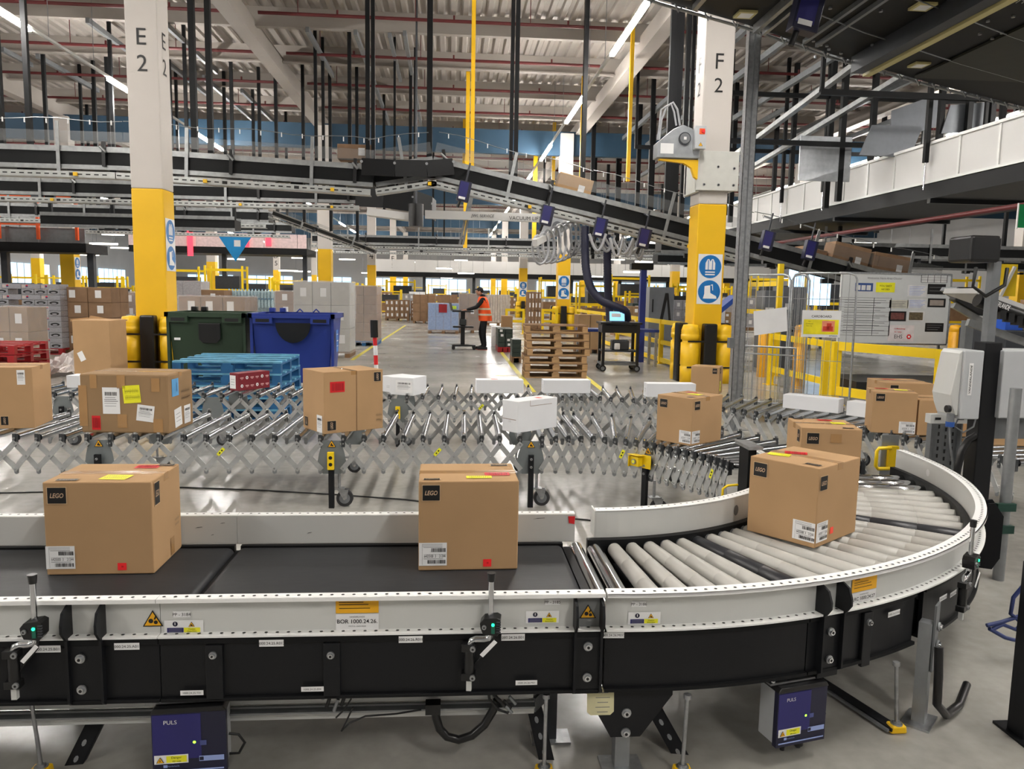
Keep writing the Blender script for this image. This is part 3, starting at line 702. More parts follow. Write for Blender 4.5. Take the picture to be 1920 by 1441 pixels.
def corner_box(px, py, al, wl, wr, h, label, marks, name='cardboard_box', mt=None, z=ZR, **k):
    """nearest bottom corner at a pixel on the roller level"""
    c = at(px, py, Z=z); p = place(c, math.radians(al), wl, wr)
    return carton(name, wl, wr, h, (p.x, p.y, z), math.radians(al), label, mt, marks, 'box', None, **k)
corner_box(1295, 836, -52, .31, .388, .345, 'brown carton on the near roller conveyor just left of the galvanised post', [
    ('f', .06, .285, .066, .06, 'logo'), ('f', .258, .06, .1, .09, 'goods'), ('r', .06, .29, .066, .062, 'logo'), ('r', .055, .06, .1, .09, 'goods'), ('t', .1, .29, .09, .05, 'red'), ('t', .18, .22, .1, .07, 'yellow'), ('t', .26, .05, .05, .05, 'logo')])
corner_box(318, 813, -3.5, .64, .45, .435, 'long film-wrapped brown carton with yellow square sticker and white labels on its front', [
    ('f', .225, .24, .125, .195, 'address'), ('f', .375, .29, .125, .13, 'yellow', .08), ('f', .47, .15, .125, .12, 'address', -.12), ('f', .11, .075, .062, .105, 'red'),
    ('f', .1, .38, .05, .1, 'tape'), ('f', .3, .38, .06, .1, 'tape'), ('f', .55, .36, .06, .1, 'tape'), ('f', .3, .09, .07, .1, 'tape'), ('f', .56, .06, .07, .1, 'tape'), ('f', .02, .2, .06, .3, 'tape'),
    ('r', .12, .33, .12, .13, 'blue'), ('r', .16, .1, .13, .14, 'plain', .1), ('r', .33, .1, .12, .14, 'address'), ('r', .3, .26, .16, .1, 'print')], mt=cardd, bev=.012, seam='x')
corner_box(57, 800, 66, .365, .4, .475, 'brown carton cut by the left edge of the photo, white label at its top corner', [], mt=card) if False else None
c = at(57, 803, Z=ZR); carton('cardboard_box', .5, .38, .46, (c.x-.25-.0, c.y+.17, ZR), math.radians(8), 'brown carton cut off by the left edge, white label at its upper right corner', None,
    [('f', .425, .385, .055, .11, 'address'), ('f', .3, .06, .05, .065, 'logov'), ('f', .0, .2, .06, .3, 'tape')], 'box', None)
corner_box(608, 814, -55, .365, .5, .465, 'tall brown carton with a red barcode sticker and centre seam, near roller conveyor', [
    ('f', .06, .06, .05, .07, 'logov'), ('f', .29, .07, .09, .13, 'address'), ('r', .06, .06, .07, .07, 'logov'), ('r', .11, .35, .12, .08, 'red'), ('r', .45, .41, .06, .07, 'logov'), ('r', .27, .232, .004, .46, 'vseam'), ('r', .46, .09, .05, .08, 'print')], bev=.004)
corner_box(970, 812, -50, .17, .45, .245, 'white corrugated carton with a slotted lid on the near roller conveyor', [
    ('f', .08, .1, .15, .004, 'vseam'), ('r', .26, .2, .25, .003, 'vseam'), ('r', .135, .222, .003, .045, 'vseam'), ('f', .085, .085, .03, .02, 'print'), ('t', .1, .3, .05, .05, 'glowo')], mt=whitec, seam=None)
corner_box(1347, 740, -28, .31, .25, .305, 'brown carton between the near post and column F 2, two small logos by its corner', [
    ('f', .26, .26, .05, .06, 'logo'), ('r', .06, .26, .07, .06, 'logo'), ('r', .08, .09, .07, .11, 'yellow')])
corner_box(1716, 815, -20, .33, .31, .335, 'upright brown carton with white label, leftmost on the far right rollers', [
    ('f', .055, .29, .066, .06, 'logo'), ('f', .265, .055, .12, .095, 'goods'), ('t', .1, .25, .1, .06, 'red'), ('t', .24, .2, .1, .07, 'yellow')])
c = at(1722, 818, Z=ZR); carton('cardboard_box', .46, .36, .285, (c.x+.285, c.y+.2, ZR), math.radians(-10), 'low brown carton behind the light grey enclosure, small black print along its bottom', None, [('f', .3, .03, .3, .014, 'warn')], 'box', None)
carton('cardboard_box', .42, .42, .34, (4.1, 6.75, ZR), math.radians(-8), 'brown carton standing behind the upright one on the far right rollers', None,
    [('f', .08, .285, .07, .07, 'logo'), ('t', .15, .3, .12, .06, 'red')], 'box', None)
carton('cardboard_box', .4, .36, .3, (4.3, 5.58, ZR), math.radians(-12), 'brown carton farthest right on the far rollers, behind the black post', None, [], 'box', None)
def longbox(px, py, L, rz, label, red=False, d=.16, h=.145):
    c = at(px, py, Z=ZR); a = Vector((math.cos(rz), math.sin(rz), 0)); b = Vector((-a.y, a.x, 0)); p = Vector((c.x, c.y, 0))+a*L/2+b*d/2
    mk = [('t', .2, .08, .07, .05, 'glowo')] if red else [('l', .08, .07, .05, .05, 'print')]
    return carton('white_carton', L, d, h, (p.x, p.y, ZR), rz, label, whitec, mk, 'box', None, seam=None)
longbox(893, 737, .51, .04, 'long white carton with a small red mark on the far roller conveyor', True)
longbox(1019, 737, .52, .04, 'long white carton on the far rollers right of the red-marked one')
longbox(1213, 744, .53, 0, 'long white carton on the far rollers in front of the column protector')
longbox(1467, 764, .53, math.radians(-44), 'longer white carton lying before the wire roll cage', h=.135)
longbox(1586, 778, .42, math.radians(-56), 'white carton touching the right end of the one before the roll cage', h=.135)
corner_box(753, 738, -42, .30, .3, .17, 'small white carton behind the one with the barcode sheet', [('f', .1, .06, .05, .03, 'print')], 'white_carton', whitec, seam=None)
corner_box(775, 742, -25, .28, .3, .185, 'small white carton with a barcode sheet on its front', [('f', .17, .09, .19, .13, 'address')], 'white_carton', whitec, seam=None)
t = corner_box(448, 733, -35, .14, .42, .185, 'small dark red carton with white printed marks', [('f', .05, .09, .09, .14, 'plain')], 'red_carton', maroon, seam=None)
m = MB()
o, u, v = face(.14, .42, .185, 'r')
for j in range(2):
    for i in range(6):
        c = o+u*(.04+.068*i)+v*(.05+.085*j)+u.cross(v)*.0025
        if (i+j*2) % 3 == 0: m.add([c+u*.018*math.cos(q*PI/6)+v*.018*math.sin(q*PI/6) for q in range(12)], [tuple(range(12))], white); m.add([c+u.cross(v)*.001+u*(.01*math.cos(q*2*PI/3+.5))+v*(.01*math.sin(q*2*PI/3+.5)) for q in range(3)], [(0, 1, 2)], maroon)
        else: m.quad(c, u*.022, v*.007, mat('pink_print', (200, 150, 150), .5)); m.quad(c-v*.014, u*.012, v*.003, mat('pink_print', (200, 150, 150), .5))
m.build('printed_mark', t)
t = corner_box(88, 727, 15, .34, .2, .225, 'white and blue carton beside the carton cut by the left edge', [], 'white_carton', whitec, seam=None)
m = MB(); o, u, v = face(.34, .2, .225, 'f'); n = u.cross(v)*.0022
m.quad(o+u*.26+v*.05+n, u*.08, v*.05, mat('blue_print', (60, 110, 190), .5)); m.add([o+u*(.26+.08*math.cos(q*PI/8))+v*(.1+.025*math.sin(q*PI/8))+n for q in range(9)], [tuple(range(9))], MATS['blue_print'])
m.quad(o+u*.3+v*.2+n, u*.01, v*.01, blackp); m.quad(o+u*.24+v*.18+n, u*.08, v*.001, greyp); m.build('printed_mark', t)
corner_box(150, 727, -5, .14, .2, .13, 'small pale carton just left of the film-wrapped carton', [], 'white_carton', whitec, seam=None)
# ================= flexible roller conveyors =================
def spline(pts, n=200):
    P = [Vector(p) for p in pts]; out = []
    for i in range(len(P)-1):
        p0 = P[max(i-1, 0)]; p1 = P[i]; p2 = P[i+1]; p3 = P[min(i+2, len(P)-1)]
        for k in range(24):
            t = k/24; out.append(.5*((2*p1)+(-p0+p2)*t+(2*p0-5*p1+4*p2-p3)*t*t+(-p0+3*p1-3*p2+p3)*t**3))
    out.append(P[-1]); return out
def resample(poly, dists):
    L = [0]
    for a, b in zip(poly, poly[1:]): L.append(L[-1]+(b-a).length)
    res = []
    for d in dists:
        i = 0
        while i < len(L)-2 and L[i+1] < d: i += 1
        t = (d-L[i])/max(1e-6, L[i+1]-L[i]); res.append(poly[i].lerp(poly[i+1], t))
    return res, L[-1]
def flex(near, far, plates, label, warn=(), reflect=(), posts=(), ykinds=()):
    """near, far: station points (2D) of roller ends; plates: bays closed by a flat plate"""
    root = thing('flexible_roller_conveyor', (near[len(near)//2].x, near[len(near)//2].y, 0), 0, label, 'conveyor', None, world=True)
    ZT, ZP, ZL = .55, .476, .294
    bars_far = MB(); brf = MB(); ftf = MB(); N = len(near); count = 0
    for i in range(N):
        a, b = near[i], far[i]; d = (b-a).normalized(); d3 = Vector((d.x, d.y, 0))
        p0 = Vector((a.x, a.y, .512)); p1 = Vector((b.x, b.y, .512))
        m = MB().cyl(p0+d3*.03, p1-d3*.03, .0235, rollm, 12); m.cyl(p0, p0+d3*.03, .009, bracketm, 6, caps=False); m.cyl(p1-d3*.03, p1, .009, bracketm, 6, caps=False); m.build('roller', root)
        for side, q, sg in ((0, a, 1), (1, b, -1)):
            mm = MB() if side == 0 else brf
            t2 = (near if side == 0 else far); tn = (t2[min(i+1, N-1)]-t2[max(i-1, 0)]).normalized(); tv = Vector((tn.x, tn.y, 0)); nv = Vector((tn.y, -tn.x, 0))*sg
            if nv.dot(d3)*sg > 0: nv = -nv
            R = Matrix((tv, nv, UZ)).transposed(); c = Vector((q.x, q.y, 0))
            mm.box(c+UZ*.498+nv*.006, (.024, .006, .092), bracketm, R)
            mm.box(c+UZ*.498-nv*.006+tv*.011, (.004, .03, .085), bracketm, R); mm.box(c+UZ*.498-nv*.006-tv*.011, (.004, .03, .085), bracketm, R)
            mm.cyl(c+UZ*.512+nv*.008, c+UZ*.512+nv*.016, .009, galv, 8); mm.cyl(c+UZ*.545, c+UZ*.558, .01, chrome, 8, r2=.014); mm.cyl(c+UZ*.478+nv*.008, c+UZ*.478+nv*.014, .006, galv, 6)
            if side == 0: mm.build('roller_bracket', root)
            mf = MB() if side == 0 else ftf; mf.box(c+UZ*.285+nv*.0, (.03, .006, .05), zinc, R); mf.cyl(c+UZ*.265-nv*.002, c+UZ*.265+nv*.004, .015, zinc, 10)
            if side == 0: mf.build('pivot_foot', root)
    tri = []
    for i in range(N-1):
        for side, L_ in ((0, near), (1, far)):
            a, b = L_[i], L_[i+1]; tv = Vector((b.x-a.x, b.y-a.y, 0)); ln = tv.length; tv.normalize(); nv = Vector((tv.y, -tv.x, 0))
            dd = (near[i]-far[i]); 
            if nv.dot(Vector((dd.x, dd.y, 0))) * (1 if side == 0 else -1) < 0: nv = -nv
            A, B = Vector((a.x, a.y, 0)), Vector((b.x, b.y, 0))
            if i in plates:
                m = MB(); gm = mat('conveyor_plate', (128, 134, 136), .4, .4, noise=.05)
                e = min(.02, ln*.1); poly = [(e, .5), (ln-e, .5), (ln+.01, .4), (ln+.02, .34), (ln-e, .25), (e, .25), (-.02, .34), (-.01, .4)]
                m.prism(poly, A-nv*.004, tv, UZ, nv*.004, gm)
                if side == 0: m.build('leg_plate', root)
                else: m.build('leg_plate', root)
                if side == 0: tri.append((i, A, tv, nv, ln))
                continue
            def bar(m, lo, hi, off):
                p = lo+UZ*ZL+nv*off; q = hi+UZ*ZP+nv*off; d = (q-p).normalized(); m.beam(p-d*.016, q+d*.016, .004, .037, galvb, up=d.cross(nv))
            mid = (A+B)/2+UZ*(ZP+ZL)/2
            if side == 0:
                m = MB(); bar(m, A, B, .014)
                for pt in (A+UZ*ZL, mid, B+UZ*ZP): m.cyl(pt+nv*.015, pt+nv*.021, .009, chrome, 8, r2=.006)
                m.build('scissor_bar', root) if count < 98 else None
                if count >= 98: bars_far.v and None
                m2 = MB(); bar(m2, B, A, .004); m2.build('scissor_bar', root); count += 2
            else: bar(bars_far, A, B, .014); bar(bars_far, B, A, .004)
    o = bars_far.build('scissor_bar', root); o['kind'] = 'stuff'; o = brf.build('roller_bracket', root); o['kind'] = 'stuff'; o = ftf.build('pivot_foot', root); o['kind'] = 'stuff'
    # warning triangles, reflectors, legs with castors on each plate
    for (i, A, tv, nv, ln) in tri:
        mid = A+tv*ln/2
        if i in warn: m = MB(); warn_triangle(m, mid+UZ*.478+nv*.003, tv if tv.cross(UZ).dot(nv) > 0 else -tv, UZ, .062, 'hand'); m.build('warning_sticker', root)
        if i in posts or i in reflect:
            R = Matrix((tv, nv, UZ)).transposed(); m = MB().box(mid+UZ*.2+nv*.03, (.04, .03, .4), blk, R); bolts(m, [mid+nv*.045+UZ*.37, mid+nv*.045+UZ*.31], nv, .007); m.build('sensor_post', root)
        if i in reflect:
            R = Matrix((tv, nv, UZ)).transposed(); m = MB().box(mid+UZ*.36+nv*.055, (.048, .03, .13), yelr, R)
            for dz in (.385, .335): m.cyl(mid+nv*.07+UZ*dz, mid+nv*.072+UZ*dz, .014, blkpl, 8)
            m.build('yellow_reflector', root, bevel=.003)
        for base, s in ((mid-nv*.02, 1), (Vector((far[i].x, far[i].y, 0)), -1)):
            cs = tag(thing('castor', world=False), None); cs.parent = root; cs.matrix_parent_inverse = RM[root.name]['rootm']
            c = base+tv*.05
            m = MB().cyl(c+UZ*.26, c+UZ*.13, .011, galv, 8).box(c+UZ*.135, (.08, .07, .006), galv); m.build('stem', cs)
            q = c+tv*.02
            m = MB().prism([(-.03, .13), (.05, .13), (.035, .06), (.01, .055)], q+Vector((0, -.022, 0)), UX, UZ, (0, .003, 0), galv).prism([(-.03, .13), (.05, .13), (.035, .06), (.01, .055)], q+Vector((0, .022, 0)), UX, UZ, (0, .003, 0), galv); m.build('fork', cs)
            w = q+Vector((.02, 0, 0)); m = MB().cyl(w+Vector((0, -.016, .062)), w+Vector((0, .016, .062)), .062, mat('tyre_rubber', (44, 44, 46), .6), 24).cyl(w+Vector((0, -.018, .062)), w+Vector((0, .018, .062)), .04, mgrey, 20).cyl(w+Vector((0, -.024, .062)), w+Vector((0, .024, .062)), .012, chrome, 10); m.build('wheel', cs)
    return root, tri
galvb = mat('scissor_steel', (184, 186, 186), .34, .5, noise=.08, scale=20)
V2 = lambda x, y: Vector((x, y))
# near conveyor: stations from the spacing seen along its front
nx = [-95, -45, 5, 49, 97, 147, 193, 241, 287, 334, 378, 422, 466, 510, 554, 598, 642, 681, 718, 756, 793, 833, 870, 903, 937, 975, 1016, 1042, 1065, 1089, 1112]
na_ = []
for px in nx: q = at(px, 818-(px/1110)*5, Z=.55); na_.append(V2(q.x, 5.70))
fa_ = [V2(p.x+.02, 6.82) for p in na_]
ncurve = spline([(na_[-1].x, 5.70), (1.2, 5.64), (1.4, 5.53), (1.56, 5.30), (1.69, 5.10), (1.76, 4.95), (1.80, 4.80)])
fcurve = spline([(fa_[-1].x, 6.82), (1.45, 6.72), (1.9, 6.45), (2.3, 5.95), (2.52, 5.55), (2.66, 5.15), (2.72, 4.82)])
_, Ln = resample(ncurve, [0]); _, Lf = resample(fcurve, [0])
K = 16
ds = [(i/K)**.95 for i in range(1, K+1)]
nn, _ = resample(ncurve, [Ln*d for d in ds]); ff, _ = resample(fcurve, [Lf*(i/K) for i in range(1, K+1)])
NA = na_+[V2(p.x, p.y) for p in nn]; FA = fa_+[V2(p.x, p.y) for p in ff]
pl_ = [5, 15, 25, 35]
ra, triA = flex(NA, FA, pl_, 'near flexible roller conveyor of steel scissor bars, curving to meet the grey roller curve', warn=(5, 15, 25, 35), reflect=(15,), posts=(5, 25, 35))
# yellow sensor guard on the last post of the near conveyor
i, A, tv, nv, ln = triA[-1]; c = A+tv*ln/2+nv*.075+UZ*.40-tv*.05
R = Matrix((tv, nv, UZ)).transposed()
m = MB().box(c, (.075, .05, .07), yelr, R); m.box(c+UZ*.045, (.1, .09, .006), yelr, R @ Matrix.Rotation(.12, 3, 'X')); m.box(c-tv*.04, (.006, .09, .08), yelr, R); m.box(c+tv*.07-nv*.03, (.08, .006, .1), yelr, R)
m.cyl(c+nv*.025, c+nv*.035, .02, galv, 12); m.cyl(c+nv*.035, c+nv*.038, .012, yelst, 12); m.build('sensor_guard', ra, bevel=.002)
# far conveyor
bx_ = [-130, -95, -62, -30, 2, 34, 67, 100, 133, 168, 203, 238, 273, 308, 345, 381, 415, 450, 483, 513, 543, 573, 603, 634, 665, 697, 730, 763, 792, 822, 852, 883, 911, 940, 970, 1000, 1030, 1055, 1072, 1090, 1109, 1126]
nb_ = []
for px in bx_: q = at(px, 738, Z=.55); nb_.append(V2(q.x*8.0/q.y, 8.0))
fb_ = [V2(p.x+.03, 8.84) for p in nb_]
ncurve = spline([(nb_[-1].x, 8.0), (1.7, 7.93), (2.16, 7.73), (2.5, 7.45), (2.8, 7.1), (3.18, 6.6), (3.5, 6.05), (3.68, 5.6), (3.79, 5.22), (3.84, 4.9)])
fcurve = spline([(fb_[-1].x, 8.84), (2.0, 8.78), (2.6, 8.55), (3.3, 8.0), (3.75, 7.4), (4.15, 6.75), (4.45, 6.1), (4.6, 5.55), (4.68, 5.2), (4.72, 4.9)])
_, Ln = resample(ncurve, [0]); _, Lf = resample(fcurve, [0]); K = 34
nn, _ = resample(ncurve, [Ln*i/K for i in range(1, K+1)]); ff, _ = resample(fcurve, [Lf*i/K for i in range(1, K+1)])
NB = nb_+[V2(p.x, p.y) for p in nn]; FB = fb_+[V2(p.x, p.y) for p in ff]
rb, triB = flex(NB, FB, [7, 15, 26, 48, 60], 'far flexible roller conveyor of steel scissor bars, behind the near one', warn=(), reflect=(26,), posts=(7, 48, 60))
# yellow order tags on single scissor bars
def bar_tag(P, i, z=.385):
    a, b = P[i], P[i+1]; d = Vector((b.x-a.x, b.y-a.y, 0)); nv = Vector((d.y, -d.x, 0)).normalized()
    if nv.y > 0: nv = -nv
    u = (d+UZ*.182).normalized(); c = Vector(((a.x+b.x)/2, (a.y+b.y)/2, .385))+u*.045+nv*.0175
    v = nv.cross(u); m = MB().quad(c, u*.034, v*.012, yelst); m.quad(c+nv*.001-u*.012, u*.006, v*.005, blackp); m.quad(c+nv*.001+u*.012, u*.006, v*.005, blackp); return m
for i in (10, 20, 32, 43): bar_tag(NA, i).build('yellow_tag', ra)
for i in (31, 47): bar_tag(NB, i).build('yellow_tag', rb)
# ================= under and on the front conveyor =================
def psu(loc, rz, label):
    t = thing('power_supply_unit', loc, rz, label, 'power supply')
    MB().bx(-.085, .085, -.03, .06, .045, .235, boxgrey).build('housing', t, bevel=.004)
    m = MB().bx(-.092, .092, -.05, -.028, .045, .222, navyd).bx(-.09, .03, -.0515, -.0495, .09, .218, navy).build('front_cover', t, bevel=.004)
    m = MB().prism([(-.095, 0), (.095, 0), (.085, .016), (-.085, .016)], (0, -.054, .222), UX, UZ, (0, .12, 0), blkpl).build('top_cap', t, bevel=.003)
    m = MB().bx(-.11, .1, -.03, .06, .24, .246, galv); m.cyl((-.095, -.02, .246), (-.095, -.02, .252), .009, chrome, 8); m.cyl((.085, -.02, .246), (.085, -.02, .252), .009, chrome, 8); m.build('mounting_plate', t)
    MB().text('PULS', (-.045, -.0525, .197), UX, UZ, .011, white).build('printed_mark', t)
    m = MB().add([(.013+.004*math.cos(k*PI/4), -.0525, .137+.004*math.sin(k*PI/4)) for k in range(8)], [tuple(range(8))], limeled).build('status_light', t)
    MB().quad((.035, -.0522, .134), UX*.008, UZ*.007, mat('dull_blue_button', (74, 84, 140), .5)).build('button', t)
    m = MB().quad((-.045, -.0524, .092), UX*.042, UZ*.0125, white).quad((-.032, -.0528, .092), UX*.025, UZ*.0095, yelst)
    m.text('Danger', (-.032, -.0532, .0955), UX, UZ, .008, blackp); m.text('400 Volts', (-.032, -.0532, .086), UX, UZ, .004, blackp); warn_triangle(m, (-.072, -.0526, .092), UX, UZ, .02, 'bolt'); m.build('danger_label', t)
    m = MB().quad((.055, -.0524, .089), UX*.031, UZ*.0075, navylb).quad((.03, -.0528, .089), UX*.005, UZ*.005, navyd).quad((0, -.0524, .058), UX*.085, UZ*.0022, navylb).quad((-.06, -.0524, .072), UX*.005, UZ*.004, navylb); m.text('Vanderlande', (-.04, -.0526, .072), UX, UZ, .004, navylb); m.build('printed_mark', t)
    m = MB().cyl((-.03, 0, .045), (-.03, 0, .004), .011, blkpl, 12, r2=.008).cyl((.03, 0, .045), (.03, 0, .012), .017, blkpl, 12).cyl((.03, 0, .012), (.03, 0, .003), .009, dgrey, 10); m.build('plug', t)
    m = MB().tube([(.09, 0, .13), (.115, 0, .125), (.13, 0, .1), (.115, 0, .07), (.09, 0, .07)], .004, blkpl, 6); m.build('cable', t)
    return t
q = at(356, 1330, Y=2.36)
p_ = psu((q.x-.012, 2.42, .012), math.radians(4), 'navy power supply box hanging under the belt conveyor at lower left'); p_.scale = (1.22, 1, 1.17)
q = at(1503, 1300, Y=2.42)
p_ = psu((q.x, 2.48, .018), math.radians(14), 'navy power supply box hanging under the roller curve at lower right'); p_.scale = (1.1, 1, 1.12)
def sensor(P, rz, label):
    """photo-eye clamp on a bent tube, P = foot of the upright rod on the rail side"""
    t = thing('photo_sensor', P, rz, label, 'sensor')
    MB().cyl((0, 0, 0), (0, 0, .145), .0085, chrome, 12).build('rod', t)
    MB().cyl((0, 0, .145), (0, 0, .172), .0115, blkpl, 14, r2=.0135).build('rod_cap', t)
    m = MB().prism([(-.03, 0), (-.022, -.02), (.022, -.024), (.03, -.012), (.032, .03), (.02, .036), (-.02, .03), (-.032, .015)], (0, .02, .0), UX, UZ, (0, -.045, 0), blkpl)
    m.cyl((-.018, -.026, .005), (-.018, -.032, .005), .007, galv, 12); m.cyl((-.018, -.032, .005), (-.018, -.0325, .005), .003, blackp, 6)
    for k in range(5): m.bx(.02, .034, -.028, -.022, -.012+k*.008, -.008+k*.008, dgrey)
    m.build('sensor_body', t, bevel=.003)
    MB().bx(.004, .015, -.0275, -.024, -.015, .02, greenl).build('lens', t)
    MB().cyl((.0095, -.027, .014), (.0095, -.030, .014), .005, greenled, 10).build('status_light', t)
    m = MB().tube([(0, 0, -.02), (0, 0, -.034), (-.005, 0, -.042), (-.02, 0, -.046), (-.045, -.002, -.046), (-.06, -.003, -.052), (-.066, -.003, -.066), (-.066, -.003, -.18)], .0105, chrome, 12); m.build('bent_tube', t)
    m = MB().cyl((-.066, -.003, -.062), (-.066, -.003, -.172), .017, blkpl, 14)
    for z in (-.07, -.165): m.bx(-.09, -.045, -.02, .012, z-.014, z+.01, blkpl); m.cyl((-.053, -.02, z), (-.053, -.027, z), .009, galv, 12); m.cyl((-.053, -.027, z), (-.053, -.0275, z), .004, blackp, 6)
    m.build('tube_holder', t, bevel=.002)
    MB().bx(-.074, -.058, -.012, .004, -.215, -.18, alu).build('rail_foot', t)
    m = MB().beam((.008, -.03, -.04), (-.03, -.034, -.088), .004, .013, white, up=(0, 1, 0)) if False else MB().prism([(0, 0), (.01, .008), (-.034, .058), (-.044, .05)], (-.02, -.032, -.09), -UX, UZ, (0, -.002, 0), white); m.build('tag_strip', t)
    MB().tube([(.01, -.01, -.02), (.012, -.012, -.05), (-.002, -.015, -.07), (-.03, -.01, -.1), (-.05, 0, -.13)], .003, blkpl, 6).build('cable', t)
    return t
c = at(66, 1180, Y=2.325); sensor((c.x, 2.325, c.z), 0, 'photo sensor with green light clamped beside the left belt conveyor joint')
c = at(920, 1172, Y=2.325); sensor((c.x, 2.325, c.z), math.radians(-8), 'photo sensor with green light clamped below the middle carton')
a = ang(1816, RO+.07, .58); c = cp(a, RO+.075, .575); sensor(c, a+PI/2, 'photo sensor clamped on the outer rail of the roller curve')
# cable channels, struts and legs under the conveyors
m = MB().bx(-3.4, at(1000, 1330, Y=2.52).x, 2.5, 2.512, .165, .212, alu)
m.bx(-3.4, at(1000, 1330, Y=2.52).x, 2.47, 2.5, .2, .206, zinc).bx(-3.4, at(1000, 1300, Y=2.5).x, 2.5, 2.512, .222, .236, alu)
x = -3.3
while x < .2: m.bx(x, x+.032, 2.497, 2.5, .185, .193, blackp); x += .055
p, q = Vector((at(1000, 1330, Y=2.52).x, 2.51, .19)), Vector((at(1095, 1300, Y=2.8).x, 2.85, .19))
m.beam(p, q, .012, .05, zinc)
for k in range(4): r = p.lerp(q, .15+k*.22); s_ = p.lerp(q, .25+k*.22); m.beam(r+Vector((.003, -.007, 0)), s_+Vector((.003, -.007, 0)), .002, .008, blackp)
t = thing('cable_channel', (-1.4, 2.5, 0), 0, 'slotted grey steel cable channel running under the belt conveyors', 'cable channel', None, world=True); m.build('channel', t)
m = MB()
for px in (40, 700, 1040): pass
for x in (-2.9, -1.95, -.84): MB().bx(x-.02, x+.02, 2.512, 2.54, 0, .236, zinc).build('bracket', t)
def strut(par, p, q, name='brace'):
    p, q = Vector(p), Vector(q); m = MB(); up = Vector((0, -1, .25)); m.beam(p, q, .003, .05, blk, up=(0, 0, 1)) if False else None
    d = (q-p).normalized(); s = d.cross(Vector((0, -1, 0))).normalized()
    m.prism([(-.024, 0), (.024, 0), (.024, (q-p).length), (-.024, (q-p).length)], p, s, d, (0, .004, 0), blk)
    for sg in (-1, 1): m.prism([(sg*.024-.002, 0), (sg*.024+.002, 0), (sg*.024+.002, (q-p).length), (sg*.024-.002, (q-p).length)], p, s, d, (0, .03, 0), blk)
    k = int((q-p).length/.055)
    for i in range(k):
        c = p+d*(.03+i*.055); m.add([c+s*(-.002+.007*math.cos(j*PI/4))+d*(.012*math.sin(j*PI/4))-Vector((0, .001, 0)) for j in range(8)], [tuple(range(8))], galv)
    return m.build(name, par)
strut(bl, at(120, 1470, Y=2.52), at(180, 1350, Y=2.58))
q0 = at(90, 1441, Y=2.5); 
strut(bm, at(1040, 1490, Y=2.45), at(1000, 1318, Y=2.55)); strut(bm, at(1312, 1480, Y=2.45), at(1228, 1330, Y=2.56))
def foot(par, fx, fy, top, yellow=True):
    m = MB().cyl((fx, fy, .03), (top[0], top[1], .30), .0065, galv, 10).cyl((fx, fy, .032), (fx, fy, .042), .015, galv, 6); m.cyl((top[0], top[1], .285), (top[0], top[1], .3), .013, galv, 6); m.build('levelling_rod', par)
    m = MB().prism([(-.032, 0), (.032, 0), (.028, .03), (-.028, .03)], (fx, fy-.022, .002), UX, UZ, (0, .044, 0), yelpl); m.cyl((fx, fy, .03), (fx, fy, .034), .022, galv, 12); m.build('foot_cap', par, bevel=.006)
for px, pt, par in ((1020, 1022, bm), (1279, 1283, bm), (1680, 1681, cv), (78, 64, bl)):
    py = 1366 if px == 1680 else 1448
    g = at(px, py, Z=.01); tp = at(pt, 1290 if px != 1680 else 1240, Z=.3); foot(par, g.x, g.y, (tp.x, g.y-.02 if px != 1680 else tp.y))
g = at(1680, 1366, Z=.02); h_ = at(1500, 1250, Z=.02)
m = MB().beam((g.x, g.y, .018), (h_.x, h_.y, .018), .045, .012, blk); m.beam((g.x-.03, g.y, .014), (h_.x-.03, h_.y, .014), .01, .01, zinc); m.build('outrigger', cv)
# legs
def leg(par, x, y, ztop=.3, w=.05, mt=zinc): return MB().bx(x-w/2, x+w/2, y-w/2, y+w/2, .008, ztop, mt).bx(x-.07, x+.07, y-.045, y+.045, 0, .008, galv).build('leg', par)
c = at(1165, 1400, Y=2.44); 
m = MB().prism([(-.135, 0), (.14, 0), (.14, -.03), (.035, -.175), (-.065, -.175), (-.135, -.05)], (c.x+.015, 2.39, .312), UX, UZ, (0, .006, 0), blk)
bolts(m, [(c.x, 2.39, at(1170, 1335, Y=2.39).z), (c.x, 2.39, at(1170, 1372, Y=2.39).z)], r=.012); m.build('gusset_plate', bm)
leg(bm, c.x, 2.45, .16); leg(bm, .37, 2.62, .3, .04, dgrey)
for x, y in ((-2.6, 2.6), (-2.6, 3.1), (-1.5, 3.1)): leg(bl, x, y)
leg(bm, .40, 3.15)
m = MB().prism([(0, 0), (.09, 0), (.092, -.085), (.08, -.097), (.014, -.097), (.002, -.085)], (at(1101, 1290, Y=2.385).x, 2.387, at(1101, 1289, Y=2.385).z), UX, UZ, (0, -.001, 0), mat('old_paper_note', (206, 200, 160), .7))
for k in range(5): m.quad((at(1131, 1289, Y=2.385).x, 2.3855, at(1101, 1299+k*9, Y=2.385).z), UX*(.018+.006*(k % 2)), UZ*.0012, greyp)
m.build('paper_note', bm)
